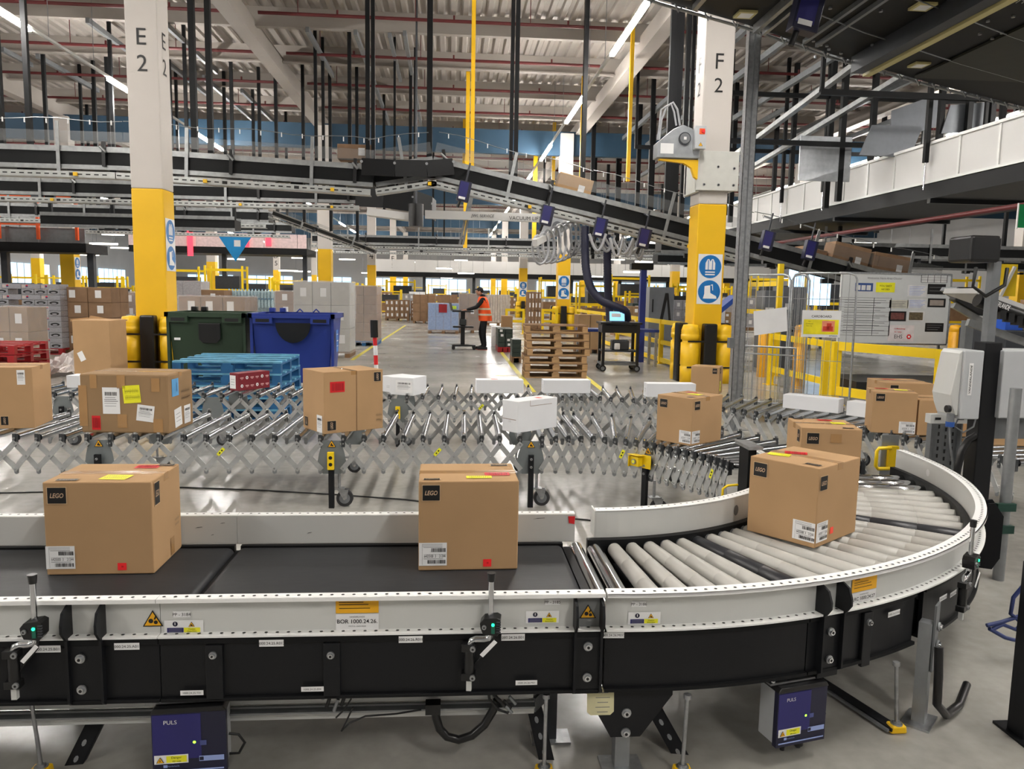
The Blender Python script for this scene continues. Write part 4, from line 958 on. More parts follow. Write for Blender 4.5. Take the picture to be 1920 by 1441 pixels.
# big galvanised leg of the curve, bolts and cable
a = ang(1800, RO, .2); b_ = at(1795, 1330, Y=2.95); q = cp(a, RO-.02)
t_ = Vector((-math.sin(a), math.cos(a), 0)); n_ = Vector((math.cos(a), math.sin(a), 0)); R = Matrix((t_, n_, UZ)).transposed()
q = Vector((1.80, 2.665, 0)); m = MB().box(q+UZ*.2, (.05, .045, .4), zinc, R).box(q+UZ*.34+n_*.028+t_*.02, (.06, .008, .26), mgrey, R); bolts(m, [q+n_*.034+UZ*.38+t_*.03, q+n_*.034+UZ*.31+t_*.03], n_, .012); m.build('leg', cv)
m = MB().box(q+UZ*.004, (.14, .1, .008), galv, R); m.build('leg_base', cv)
m = MB().tube([q+n_*.05+UZ*.32-t_*.02, q+n_*.06+UZ*.22-t_*.04, q+n_*.06+UZ*.1-t_*.02, q+n_*.08+UZ*.03+t_*.06, q+n_*.1+UZ*.02+t_*.2, q+n_*.1+UZ*.05+t_*.34], .016, blkpl, 10); m.build('cable_conduit', cv)
for a2 in (-1.1, -.15): 
    q2 = cp(a2, RI+.1); MB().bx(q2.x-.025, q2.x+.025, q2.y-.025, q2.y+.025, .0, .40, zinc).build('leg', cv)
q2 = cp(-.05, RO-.1); MB().bx(q2.x-.025, q2.x+.025, q2.y-.025, q2.y+.025, .0, .5, zinc).build('leg', cv)
# black conduit loop and the small connector cluster under the belt
def pY(px, py, y): return at(px, py, Y=y)
t = thing('conduit_hose', pY(870, 1350, 2.46), 0, 'thick black conduit hose looping below the middle belt conveyor', 'hose', None, world=True)
MB().tube([pY(x, y, 2.46) for x, y in ((815, 1325), (818, 1345), (824, 1365), (838, 1380), (860, 1386), (885, 1378), (908, 1358), (925, 1330), (932, 1312))], .0145, blkpl, 12).build('hose_body', t)
m = MB().box(pY(812, 1325, 2.45), (.05, .04, .035), blkpl); m.build('gland', t)
t = thing('cable_bundle', pY(625, 1320, 2.44), 0, 'bundle of connectors and thin cables under the belt conveyor cover clip', 'cable', None, world=True)
m = MB()
for k, (x, y) in enumerate(((612, 1325), (626, 1332), (640, 1322), (605, 1310))): m.cyl(pY(x, y, 2.43), pY(x+8, y-22, 2.43), .006, zinc if k % 2 else blkpl, 8)
m.build('connector', t)
m = MB().tube([pY(x, y, 2.43) for x, y in ((660, 1290), (658, 1310), (645, 1330), (630, 1345))], .003, blkpl, 6)
m.tube([pY(x, y, 2.44) for x, y in ((640, 1370), (655, 1355), (685, 1342), (740, 1338), (790, 1330))], .003, blkpl, 6); m.tube([pY(x, y, 2.44) for x, y in ((640, 1370), (650, 1350), (662, 1325))], .003, blkpl, 6); m.build('cable', t)
t = thing('cable_bundle', pY(945, 1310, 2.44), 0, 'bundle of connectors under the middle belt conveyor beside the conduit hose', 'cable', None, world=True)
m = MB()
for k, (x, y) in enumerate(((935, 1310), (948, 1322), (925, 1300), (955, 1305))): m.cyl(pY(x, y, 2.43), pY(x+12, y+14, 2.43), .006, zinc if k % 2 else blkpl, 8)
m.build('connector', t)
MB().tube([pY(x, y, 2.43) for x, y in ((915, 1290), (918, 1310), (935, 1330), (952, 1336), (958, 1325), (945, 1312))], .005, blkpl, 6).build('cable', t)
# blue cables on the floor at the right and along the floor behind
t = thing('floor_cable', (0, 4.6, 0), 0, 'thin black cable lying across the floor behind the belt conveyors', 'cable')
tm = MB().tube([at(x, y, Z=.006) for x, y in ((-60, 925), (160, 920), (340, 913), (480, 918), (620, 926), (760, 936), (960, 962), (1100, 974), (1200, 990))], .006, blkpl, 6)
tm.v = [tuple(Vector(v)-Vector((0, 4.6, 0))) for v in tm.v]; tm.build('cable', t)
for i, (pts, z, lab) in enumerate((
    (((1850, 1172), (1880, 1165), (1925, 1150)), .15, 'upper'), (((1855, 1178), (1885, 1195), (1925, 1205)), .02, 'middle'), (((1858, 1180), (1880, 1170), (1905, 1180), (1925, 1160)), .06, 'looped'), (((1925, 1090), (1900, 1120), (1895, 1150), (1925, 1175)), .25, 'hanging'))):
    o = MB().tube([at(x, y, Y=3.1) for x, y in pts], .009, mat('blue_cable', (44, 58, 110), .5), 8).build('blue_cable'); tag(o, '%s blue cable at the right edge beyond the roller curve' % lab, 'cable')
c = at(1905, 1250, Y=2.55)
t = thing('black_post', (c.x+.06, 2.55, 0), 0, 'black steel post cut by the right edge, nearest the camera', 'post')
MB().bx(-.04, .04, -.04, .04, 0, .66, blk).build('post_body', t); MB().bx(-.06, .09, -.09, .09, 0, .01, blk).build('base_plate', t)
# post with the enclosures behind the curve
PX = at(1848, 700, Y=4.45).x
t = thing('black_post', (PX, 4.45, 0), 0, 'dark grey square post carrying the light grey enclosures at right', 'post')
MB().bx(-.055, .055, -.055, .055, 0, at(1848, 642, Y=4.38).z, blk).build('post_body', t, bevel=.006); MB().bx(-.11, .11, -.11, .11, 0, .012, blk).build('base_plate', t)
z1, z0 = at(1800, 655, Y=4.4).z, at(1800, 782, Y=4.4).z
x0, x1 = at(1790, 700, Y=4.4).x, at(1826, 700, Y=4.4).x
t = thing('control_enclosure', ((x0+x1)/2, 4.4, z0), 0, 'light grey enclosure with slanted face and upright maker name, left of the dark post', 'enclosure', None, world=True)
MB().bx(x0, x1, 4.32, 4.54, z0, z1, boxgrey).build('housing', t, bevel=.008)
m = MB().prism([(0, 0), (0, z1-z0-.02), (-.02, z1-z0-.04), (-.055, (z1-z0)*.3), (-.04, .06), (-.015, 0)], (x0, 4.34, z0+.02), UX, UZ, (0, .18, 0), alu); m.build('side_cover', t, bevel=.004)
m = MB().quad((x0+.045, 4.3185, (z0+z1)/2+.035), UX*.013, UZ*.095, white); m.text('VANDERLANDE', (x0+.045, 4.3175, (z0+z1)/2+.035), UZ, -UX, .012, blackp, .2, .01, width=.17); m.build('name_plate', t)
m = MB().cyl((x0-.03, 4.36, z0+.03), (x0-.03, 4.36, z0-.02), .022, mgrey, 12).cyl((x0-.03, 4.36, z0-.02), (x0-.03, 4.36, z0-.05), .025, mat('blue_gland', (40, 80, 150), .4), 12); m.cyl((x0-.055, 4.34, z0+.06), (x0-.075, 4.34, z0+.06), .022, blkpl, 12); m.build('cable_gland', t)
m = MB().tube([(x0-.03, 4.36, z0-.05), (x0-.02, 4.36, z0-.15), (x0+.02, 4.38, z0-.27), (x0+.05, 4.42, z0-.36)], .006, mgrey, 8).tube([(x0+.02, 4.36, z0), (x0, 4.36, z0-.05), (x0+.06, 4.36, z0-.085), (x0+.12, 4.36, z0-.05), (x0+.13, 4.36, z0)], .005, mgrey, 8); m.build('cable', t)
x0, x1 = at(1871, 700, Y=4.4).x, at(1960, 700, Y=4.4).x; z0b = at(1890, 782, Y=4.4).z
t = thing('control_enclosure', ((x0+x1)/2, 4.45, z0b), 0, 'wide light grey enclosure right of the dark post, cut by the right edge', 'enclosure', None, world=True)
MB().bx(x0, x1, 4.36, 4.6, z0b, z1, boxgrey).build('housing', t, bevel=.006)
MB().bx(x0+.03, x1, 4.44, 4.6, z0b-.14, z0b, mgrey).build('bracket', t)
t = thing('cable_tray', (3.32, 4.75, 0), 0, 'upright perforated grey cable tray beside the dark post', 'cable tray', None, world=True)
m = MB().bx(3.2, 3.42, 4.9, 4.91, 0, .82, mgrey).bx(3.2, 3.21, 4.86, 4.9, 0, .82, mgrey).bx(3.41, 3.42, 4.86, 4.9, 0, .82, mgrey)
for i in range(4):
    for k in range(16): m.bx(3.225+i*.05, 3.235+i*.05, 4.897, 4.9, .03+k*.05+(i % 2)*.02, .055+k*.05+(i % 2)*.02, blackp)
m.build('tray', t); 
m = MB().bx(3.15, 3.5, 4.8, 4.86, .80, .86, alu)
for k in range(4): m.bx(3.18+k*.08, 3.22+k*.08, 4.798, 4.8, .825, .84, blackp)
m.build('bracket', t)
c = at(1889, 900, Y=4.1)
t = thing('conduit_pipe', (c.x, 4.1, 0), 0, 'upright grey steel conduit pipe at the right edge by the perforated tray', 'pipe')
MB().cyl((0, 0, 0), (0, 0, 1.12), .03, zinc, 14).build('pipe_body', t)
for z in (.44, .31): MB().box((-.02, -.03, z), (.11, .03, .045), mat('dark_green_clamp', (22, 60, 50), .5)).build('clamp', t)
t = thing('conduit_hose', (2.9, 4.3, 0), 0, 'thick black conduit bending down beside the dark post', 'hose', None, world=True)
MB().tube([at(x, y, Y=4.42) for x, y in ((1832, 815), (1815, 825), (1803, 845), (1796, 875), (1790, 905))], .022, blkpl, 10).build('hose_body', t)
# bracket where the near flexible conveyor meets the inner rail
q = cp(.0, RI); t = thing('end_bracket', (1.84, 4.68, 0), 0, 'black end bracket with bright steel cap at the end of the inner curve rail', 'bracket', None, world=True)
MB().bx(1.83, 1.88, 4.55, 4.70, .25, .68, blkm).build('plate', t); MB().bx(1.81, 1.9, 4.5, 4.74, .68, .70, galv).build('cap', t)
m = MB().tube([(1.79, 4.6, .44), (1.72, 4.58, .44), (1.69, 4.58, .42), (1.69, 4.58, .34), (1.72, 4.58, .32), (1.79, 4.6, .32)], .008, yelr, 8); m.build('handle', t)
c = at(1660, 858, Y=4.9)
t = thing('yellow_pull_handle', (c.x, 4.9, 0), 0, 'yellow pull handle on a grey plate where the curve meets the flexible conveyor', 'handle', None, world=True)
MB().bx(c.x-.02, c.x+.1, 4.92, 4.93, .25, .7, zinc).build('plate', t)
m = MB().bx(c.x+.02, c.x+.09, 4.895, 4.92, c.z-.07, c.z+.08, yelr).tube([(c.x+.03, 4.89, c.z+.07), (c.x-.06, 4.88, c.z+.07), (c.x-.075, 4.88, c.z+.05), (c.x-.075, 4.88, c.z-.05), (c.x-.06, 4.88, c.z-.07), (c.x+.03, 4.89, c.z-.07)], .012, yelr, 8); m.build('handle', t)
# galvanised post behind the near flexible conveyor
c = at(1391, 500, Y=9.1)
t = thing('galvanised_post', (c.x, 9.1, 0), 0, 'tall galvanised steel post standing right of column F 2', 'post')
m = MB().bx(-.07, .07, -.05, -.046, 0, 4.75, galv).bx(-.07, -.064, -.05, .05, 0, 4.75, galv).bx(.064, .07, -.05, .05, 0, 4.75, galv).bx(-.006, .006, -.056, -.05, 0, 4.75, mgrey)
m.build('post_body', t); MB().bx(-.14, .14, -.12, .12, 0, .012, galv).build('base_plate', t); MB().bx(-.14, -.08, -.1, -.02, 1.0, 1.12, mgrey).build('junction_box', t)
# ================= things standing on the floor behind =================
def pallet(loc, rz, label, mt, mt2, group=None, w=1.2, d=.8, name='pallet'):
    t = thing(name, loc, rz, label, 'pallet', group); n = 5
    for i in range(n):
        y = -d/2+.05+i*(d-.1)/(n-1); MB().bx(-w/2, w/2, y-.05, y+.05, .122, .144, mt2).build('deck_board', t)
    for x in (-w/2+.05, 0, w/2-.05): MB().bx(x-.05, x+.05, -d/2, d/2, .1, .122, mt).build('cross_board', t)
    for x in (-w/2+.05, 0, w/2-.05):
        for y in (-d/2+.05, 0, d/2-.05): MB().bx(x-.07 if x == 0 else x-.05, x+.07 if x == 0 else x+.05, y-.05, y+.05, .022, .1, mt).build('block', t)
    for y in (-d/2+.05, 0, d/2-.05): MB().bx(-w/2, w/2, y-.05, y+.05, 0, .022, mt).build('bottom_board', t)
    return t
def retint(t, lab, grp, **k): return copy_tree(t, label=lab, group=grp, **k)
# stack of seven wooden pallets
pw = None; r = random.Random(4)
pos = ['bottom', 'second lowest', 'third lowest', 'middle', 'third highest', 'second highest', 'top']
for i in range(7):
    lb = 'worn wooden pallet, %s of the stack of seven beside the yellow floor line' % pos[i]
    loc = (2.03+r.uniform(-.03, .03), 15.05, .1455*i); a = math.radians(-1+r.uniform(-1, 1))
    if pw is None: pw = pallet(loc, a, lb, woodp, woodd, 'wooden pallets in the stack of seven')
    else: copy_tree(pw, Vector(loc), a, lb)
# blue pallets before the bins
pb = None; c0 = at(430, 700, Y=10.2)
for i in range(5):
    lb = 'blue pallet, %s of the stack in front of the wheeled bins' % ['bottom', 'second lowest', 'middle', 'second highest', 'top'][i]
    loc = (at(452, 675, Y=10.2).x, 10.15, .1455*i); a = math.radians(-3+i*.8)
    if pb is None: pb = pallet(loc, a, lb, bluew, bluewl, 'blue pallets in front of the bins', 1.28, 1.2)
    else: copy_tree(pb, Vector(loc), a, lb)
# red pallets at the far left
pred = None
for i in range(4):
    lb = 'dark red pallet, %s of the stack at the left edge' % ['bottom', 'second', 'third', 'top'][i]
    loc = (at(-20, 650, Y=13.3).x, 13.6, .16*i)
    if pred is None: pred = pallet(loc, 0, lb, redpl, redpl, 'red pallets at the left edge', 1.0, 1.2)
    else: copy_tree(pred, Vector(loc), .02*i, lb)
# ---------- wheeled bins ----------
def bin_(x0, x1, yf, mt, label, blue):
    w = x1-x0; xc = (x0+x1)/2; H_ = 1.22; t = thing('wheeled_bin', (xc, yf+.45, 0), 0, label, 'bin')
    def ringbox(z0, z1, wa, da, wb, db, m, mt):
        v = [(-wa/2, -da/2, z0), (wa/2, -da/2, z0), (wa/2, da/2, z0), (-wa/2, da/2, z0), (-wb/2, -db/2, z1), (wb/2, -db/2, z1), (wb/2, db/2, z1), (-wb/2, db/2, z1)]
        m.add(v, [(0, 1, 5, 4), (1, 2, 6, 5), (2, 3, 7, 6), (3, 0, 4, 7), (0, 3, 2, 1)], mt)
        vi = [(a*.96, b*.96, c) for a, b, c in v[4:]]; vb = [(a*.9, b*.9, z0+.05) for a, b, c in v[:4]]
        m.add(v[4:]+vi+vb, [(0, 1, 5, 4), (1, 2, 6, 5), (2, 3, 7, 6), (3, 0, 4, 7), (4, 5, 9, 8), (5, 6, 10, 9), (6, 7, 11, 10), (7, 4, 8, 11), (8, 9, 10, 11)], mt)
    m = MB(); ringbox(.18, H_, w*.84, .72, w*.95, .9, m, mt); m.build('bin_body', t, bevel=.015)
    m = MB()
    for (a, b, c, d) in ((-w/2, w/2, -.5, -.44), (-w/2, w/2, .44, .5), (-w/2, -w/2+.06, -.5, .5), (w/2-.06, w/2, -.5, .5)): m.bx(a, b, c, d, H_-.05, H_+.02, mt)
    for x in (-w*.33, w*.33): m.bx(x-.14, x+.14, -.52, -.46, H_-.13, H_-.03, mt).bx(x-.1, x+.1, -.523, -.519, H_-.11, H_-.06, blackp)
    m.build('rim', t, bevel=.01)
    m = MB()
    for s in (-1, 1): m.prism([(-.42, .25), (-.34, .22), (-.36, .8), (-.46, H_-.02), (-.5, H_-.02), (-.5, .25)] if False else [(-.45, .2), (-.33, .2), (-.38, .7), (-.46, H_-.1), (-.46, H_)], (s*w*.47-.02, 0, 0), UY, UZ, (.04, 0, 0), mt)
    m.build('side_arm', t)
    m = MB()
    for x in (-w*.38, -w*.25): m.box((x, .45, H_+.05), (.09, .1, .07), mt if blue else blkpl)
    m.build('hinge', t, bevel=.01)
    if blue:
        m = MB(); pts = [(.26*math.cos(PI+k*PI/14), .30*math.sin(PI+k*PI/14)) for k in range(15)]; m.prism(pts, (.02, -.478, H_-.12), UX, UZ, (0, .03, 0), blkpl); m.build('drop_recess', t)
        m = MB().quad((w*.5-.018, -.1, .82), UY*.1, UZ*.17, mat('pale_blue_decal', (70, 130, 210), .5)); m.quad((w*.5-.016, -.1, .82), UY*.075, UZ*.008, white).quad((w*.5-.016, -.1, .92), UY*.07, UZ*.006, white).quad((w*.5-.016, -.1, .74), UY*.07, UZ*.006, white); m.build('decal', t)
        for s in (-.1, .16): MB().tube([(s, .44, H_+.02), (s+.05, .44, H_+.07), (s+.1, .44, H_+.02)], .012, mt, 6).build('hinge_loop', t)
    else:
        m = MB().prism([(-.16, .14), (.16, .14), (.16, -.1), (.1, -.16), (-.1, -.16), (-.16, -.1)], (.05, -.47, H_-.28), UX, UZ, (0, .02, 0), blkpl); m.build('drop_recess', t, bevel=.01)
        MB().quad((-w*.36, -.452, H_-.38), UX*.045, UZ*.018, white).build('sticker', t)
    for x in (-w*.35, w*.35):
        for y in (-.28, .28): MB().cyl((x-.03, y, .1), (x+.03, y, .1), .1, blkpl, 16).bx(x-.05, x+.05, y-.05, y+.05, .1, .2, mgrey).build('castor', t)
    return t
bin_(at(310, 600, Y=11.9).x, at(462, 600, Y=11.9).x, 11.9, bing, 'dark green wheeled bin standing left of the blue one', False)
bin_(at(466, 600, Y=11.9).x, at(628, 600, Y=11.9).x, 11.9, binb, 'blue wheeled bin with a round black recess', True)
# ---------- generic pallet load ----------
def load(px0, px1, pyb, pyt, label, cols=3, rws=4, mt=None, depth=1.0, wrap=None, pal=woodd, lab=True, cat='pallet load', yoff=0, Y=None, name='pallet_load', pallet_=True, seed=1, top=None, group=None, labp=.5):
    b0 = at((px0+px1)/2, pyb, Z=0) if Y is None else Vector((0, Y, 0)); Y_ = b0.y; x0 = at(px0, pyt, Y=Y_).x; x1 = at(px1, pyt, Y=Y_).x; zt = at((px0+px1)/2, pyt, Y=Y_).z
    xc = (x0+x1)/2; w = x1-x0; t = thing(name, (xc, Y_+depth/2, 0), 0, label, cat, group); zb = .14 if pallet_ else 0; r = random.Random(seed)
    if pallet_:
        m = MB()
        for x in (-w/2+.06, 0, w/2-.06): m.bx(x-.06, x+.06, -depth/2, depth/2, 0, .11, pal)
        m.bx(-w/2, w/2, -depth/2, depth/2, .11, .14, pal); m.build('pallet_base', t)
    cw = w/cols; ch = (zt-zb)/rws; nd = max(1, int(depth/.5)); cd = depth/nd; tot = 0
    for j in range(rws):
        for i in range(cols):
            for k in range(nd):
                if k and j < rws-1 and i < cols-1 and i: continue
                x = -w/2+i*cw; y = -depth/2+k*cd; e = .006
                m = MB().bx(x+e, x+cw-e, y+e+(r.uniform(0, .012) if k == 0 else 0), y+cd-e, zb+j*ch+.002, zb+(j+1)*ch-.003, mt or cardk)
                if lab and k == 0 and r.random() < labp:
                    m.quad((x+cw*r.uniform(.35, .65), y+e*.4, zb+(j+.55)*ch), UX*min(.07, cw*.18), UZ*min(.1, ch*.25), white)
                m.build('carton', t, bevel=.006); tot += 1
    if wrap:
        g = .015; m = MB(); n = 14
        bmz = bmesh.new(); bmesh.ops.create_cube(bmz, size=1); bmesh.ops.subdivide_edges(bmz, edges=bmz.edges[:], cuts=5, use_grid_fill=True)
        for v in bmz.verts: v.co = Vector((v.co.x*(w+2*g), v.co.y*(depth+2*g), zb-.05+(v.co.z+.5)*(zt-zb+.07)))+Vector([r.uniform(-.012, .012) for _ in range(3)])
        m.add([v.co.copy() for v in bmz.verts], [tuple(v.index for v in f.verts) for f in bmz.faces], wrap); bmz.free(); m.build('film_wrap', t)
    return t
# soft-drink trays (left)
Yp = at(60, 664, Z=0).y; xr = at(115, 600, Y=Yp).x; zt = at(60, 531, Y=Yp).z; RH = (zt-.15)/12
t = pallet((xr-.85, Yp+.5, 0), 0, 'red pallet under the soft-drink trays', redpl, redpl, None, 1.7, 1.0)
def tray(kind, L):
    t = thing('drink_tray', label='x', cat='tray'); MB().bx(-L/2+.004, L/2-.004, 0, .42, .002, RH-.004, silverc).build('can_pack', t, bevel=.004)
    m = MB()
    if kind == 'A':
        m.add([(-L*.2+.03*math.cos(k*PI/6), -.003, RH*.55+.03*math.sin(k*PI/6)) for k in range(12)], [tuple(range(12))], white)
        m.add([(-L*.2+.028*math.cos(k*PI/6), -.005, RH*.55+.028*math.sin(k*PI/6)) for k in range(7)], [tuple(range(7))], redst); m.add([(-L*.2+.028*math.cos(PI+k*PI/6), -.005, RH*.55+.028*math.sin(PI+k*PI/6)) for k in range(7)], [tuple(range(7))], navy)
        m.quad((-L*.38, -.003, RH*.5), UX*.04, UZ*.03, mat('pale_label', (210, 196, 190), .6)); m.build('round_emblem', t)
    else:
        m.add([(L*.36*math.cos(k*PI/8), -.003, RH*.5+RH*.28*math.sin(k*PI/8)) for k in range(16)], [tuple(range(16))], blackp); m.add([(L*.2*math.cos(k*PI/8), -.005, RH*.42+RH*.14*math.sin(k*PI/8)) for k in range(16)], [tuple(range(16))], silverc)
        m.build('handle_slot', t)
    return t
tA = tB = None
ordn = ['bottom', 'second', 'third', 'fourth', 'fifth', 'sixth', 'seventh', 'eighth', 'ninth', 'tenth', 'eleventh', 'top']
for j in range(12):
    A = j % 2 == 1; L = .425 if A else .285; n = 4 if A else 6
    for i in range(n):
        if not A and i == 3: continue
        x = xr-L/2-i*L; lb = 'silver soft-drink tray, %s row of the stack on the red pallet' % ordn[j]
        src = tA if A else tB
        if src is None:
            src = tray('A' if A else 'B', L)
            if A: tA = src
            else: tB = src
            o = src
        else: o = copy_tree(src)
        o.location = (x, Yp, .144+j*RH); tag(o, lb, 'tray', 'soft-drink trays, %s row' % ordn[j])
load(118, 208, 663, 538, 'stack of brown cartons on a pallet right of the soft-drink trays', 2, 4, cardk, 1.0, seed=2, labp=1)
load(214, 252, 655, 548, 'film-wrapped brown cartons with small white labels, left of column E 2', 2, 4, cardk, 1.0, filmc, seed=3, labp=1)
load(-20, 50, 680, 576, 'beige film-wrapped load near the left edge behind the red pallets', 2, 2, cardd, .8, filmc, seed=4)
t = thing('open_carton', (at(172, 650, Y=12.9).x, 13.2, 0), 0, 'tall brown carton with a ragged open top standing on a low pallet', 'box', None)
w = at(211, 640, Y=12.9).x-at(141, 640, Y=12.9).x; zt = at(170, 600, Y=12.9).z
MB().bx(-w/2-.1, w/2+.2, -.3, .5, 0, .14, woodd).build('pallet_base', t)
m = MB().bx(-w/2, w/2, -.3, .35, .14, zt, card); m.build('carton_body', t, bevel=.01)
m = MB().prism([(-w/2-.05, 0), (w/2+.02, 0), (w/2, -.02), (0, .01), (-w/2, .06)], (0, .36, zt-.01), UX, UZ, (0, .01, 0), card).prism([(0, 0), (.6, 0), (.62, .05), (0, .04)], (-w/2-.01, -.3, zt-.03), UY, UZ, (-.012, 0, 0), card); m.build('flap', t)
m = MB(); c = Vector((-w*.28, -.305, zt*.45)); m.quad(c, Vector((.04, 0, .02)), Vector((-.03, 0, .07)), white); m.build('shipping_label', t)
# crumpled plastic film on the floor
m = MB(); N = 26; r = random.Random(9); c0 = at(118, 705, Z=0); vs = []
for i in range(N):
    for j in range(N):
        u, v = i/(N-1)*2-1, j/(N-1)*2-1; rr = max(abs(u), abs(v)); h_ = max(0, 1-math.hypot(u*.95-.15, v*.9))**.8*.5
        vs.append((u*.85+r.uniform(-.03, .03), v*.5+r.uniform(-.03, .03), .01+h_*(.75+r.uniform(-.25, .35))))
m.add(vs, [(i*N+j, (i+1)*N+j, (i+1)*N+j+1, i*N+j+1) for i in range(N-1) for j in range(N-1)], mat('crumpled_film', (214, 208, 206), .25, noise=.12, scale=20, alpha=.85), False)
o = m.build('plastic_film'); o.location = (c0.x, c0.y+.4, 0); tag(o, 'crumpled heap of clear plastic film on the floor before the open carton', 'plastic film')
# behind the bins
load(334, 458, 0, 556, 'carton load with white labels under clear film, right behind the green bin', 3, 3, cardk, 1.1, filmc, Y=16.5, seed=5, labp=1)
load(550, 655, 670, 528, 'tall pale grey film-wrapped load behind the blue bin', 3, 3, mat('pale_grey_card', (182, 180, 174), .7, noise=.05), 1.1, filmc, seed=6, labp=.6)
load(657, 706, 648, 536, 'tall brown carton stack in film on a blue pallet, right of the pale grey load', 2, 6, cardk, 1.6, filmc, bluew, seed=7, labp=0)
load(515, 552, 0, 546, 'brown film-wrapped cartons just left of the pale grey load', 1, 4, cardk, 1, filmc, Y=22, seed=8, labp=1)
load(376, 420, 0, 543, 'brown cartons behind the green bin, farther back', 1, 3, cardk, 1, None, Y=24, seed=9)
t = load(424, 515, 0, 545, 'load of clear plastic water bottles between the bins and the far wall', 2, 3, mat('bottle_pack_film', (170, 190, 198), .15, noise=.25, scale=26), 1, None, Y=25, seed=10, labp=0)
bm_ = None
for j in range(2):
    for i in range(14):
        x = at(430+i*6.2, 560, Y=24.9).x-t.location.x
        m = MB().cyl((x, -.6, 1.02+j*.3), (x, -.6, 1.22+j*.3), .042, bottle, 10).cyl((x, -.6, 1.22+j*.3), (x, -.6, 1.28+j*.3), .04, bottle, 10, r2=.015).cyl((x, -.6, 1.28+j*.3), (x, -.6, 1.3+j*.3), .016, cyanm, 8)
        m.build('bottle', t)
load(308, 376, 0, 527, 'pale bottle packs on a pallet seen just right of column E 2', 2, 3, mat('bottle_pack_pale', (196, 190, 192), .3, noise=.2, scale=20), 1, filmc, Y=28, seed=11, labp=0)
load(722, 767, 601, 562, 'brown cartons dotted with white labels, left of a matching load across the aisle', 5, 3, cardk, 1, None, seed=12, labp=1)
load(770, 802, 601, 564, 'brown cartons dotted with white labels, behind the blue bottle pallet', 4, 5, cardk, 1, None, seed=13, labp=1)
load(774, 816, 0, 552, 'plain brown carton load behind the dotted ones', 3, 3, cardk, 1, None, Y=40, seed=31, labp=0)
load(820, 858, 0, 552, 'plain brown carton load behind the blue bottle pallet', 3, 3, cardk, 1, None, Y=38, seed=32, labp=0)
t = load(803, 860, 625, 569, 'film-wrapped pallet of blue bottle packs with a red square, left of the laptop worker', 4, 2, lcdblue, 1.0, filmc, seed=14, labp=0)
w_ = 1
MB().quad((-.02, -.55, .98), UX*.16, UZ*.16, mat('dark_red_square', (150, 24, 34), .5)).quad((.38, -.55, 1.02), UX*.12, UZ*.06, mat('green_sticker', (180, 210, 60), .5)).build('sticker', t)
load(861, 913, 0, 551, 'brown film-wrapped load behind the laptop worker', 3, 3, cardk, 1.0, filmc, Y=31, seed=15)
load(914, 957, 610, 552, 'pallet of white tins in film, right of the laptop worker', 9, 8, mat('white_tin', (196, 184, 172), .4, noise=.1), .5, None, seed=16, labp=0)
load(922, 946, 655, 612, 'white and brown cartons piled right behind the worker', 1, 2, whitec, .5, None, pallet_=False, Y=23.4, seed=17)
load(934, 962, 660, 616, 'dark green cartons on a red pallet beside the stack of pallets', 2, 4, mat('dark_green_card', (40, 52, 46), .5, noise=.1), 1.2, None, redpl, seed=18, labp=.4)
t = load(960, 978, 680, 636, 'leaning dark green cartons left of the pallet stack', 1, 4, MATS['dark_green_card'], .6, None, woodd, seed=19, labp=0)
load(941, 962, 0, 592, 'open brown carton on top of the dark green ones', 1, 1, card, .5, None, pallet_=False, Y=22.6, seed=20)
load(990, 1016, 588, 547, 'tall cartons dotted white between two columns', 4, 4, cardk, 1, None, Y=33, seed=21, labp=1)
load(1085, 1130, 0, 590, 'long brown cartons behind the pallet stack by the yellow rail', 2, 2, cardd, .8, None, Y=21, seed=22, labp=0)
# red and white post
c = at(712, 705, Z=0); t = thing('barrier_post', (at(708, 690, Y=11.4).x, 11.4, 0), 0, 'slim red and white barrier post with a black cap beside the aisle', 'post')
m = MB().cyl((0, 0, 0), (-.02, 0, .25), .03, white, 12); k = 0
for k in range(5): m.cyl((-.01-.006*k, 0, .25+k*.14), (-.015-.006*k, 0, .39+k*.14), .03, redst if k % 2 == 0 else white, 12)
m.build('pole', t); MB().cyl((-.045, 0, .93), (-.05, 0, 1.18), .055, blkpl, 12).build('cap', t); MB().cyl((0, 0, 0), (0, 0, .02), .12, blkpl, 16).build('base_plate', t)
# yellow floor lines
def line(pts, label, w=.1):
    m = MB()
    for (a, b) in zip(pts, pts[1:]):
        a, b = Vector((a.x, a.y, .003)), Vector((b.x, b.y, .003)); d = (b-a).normalized(); n = d.cross(UZ)*w/2; m.add([a-n, b-n, b+n, a+n], [(0, 1, 2, 3)], lineyel)
    o = m.build('floor_line'); tag(o, label, 'floor marking')
G = lambda x, y: at(x, y, Z=0)
line([G(940, 660), G(1000, 735)], 'yellow floor line running past the left side of the pallet stack')
line([G(1090, 700), G(1135, 735)], 'yellow floor line right of the pallet stack')
line([G(660, 675), G(705, 645), G(760, 610)], 'yellow floor line along the left side of the aisle')
line([G(930, 704), G(1100, 708)], 'yellow floor line crossing in front of the pallet stack', .06)
line([G(0, 700), G(150, 697)], 'yellow floor line left of the film heap', .07)
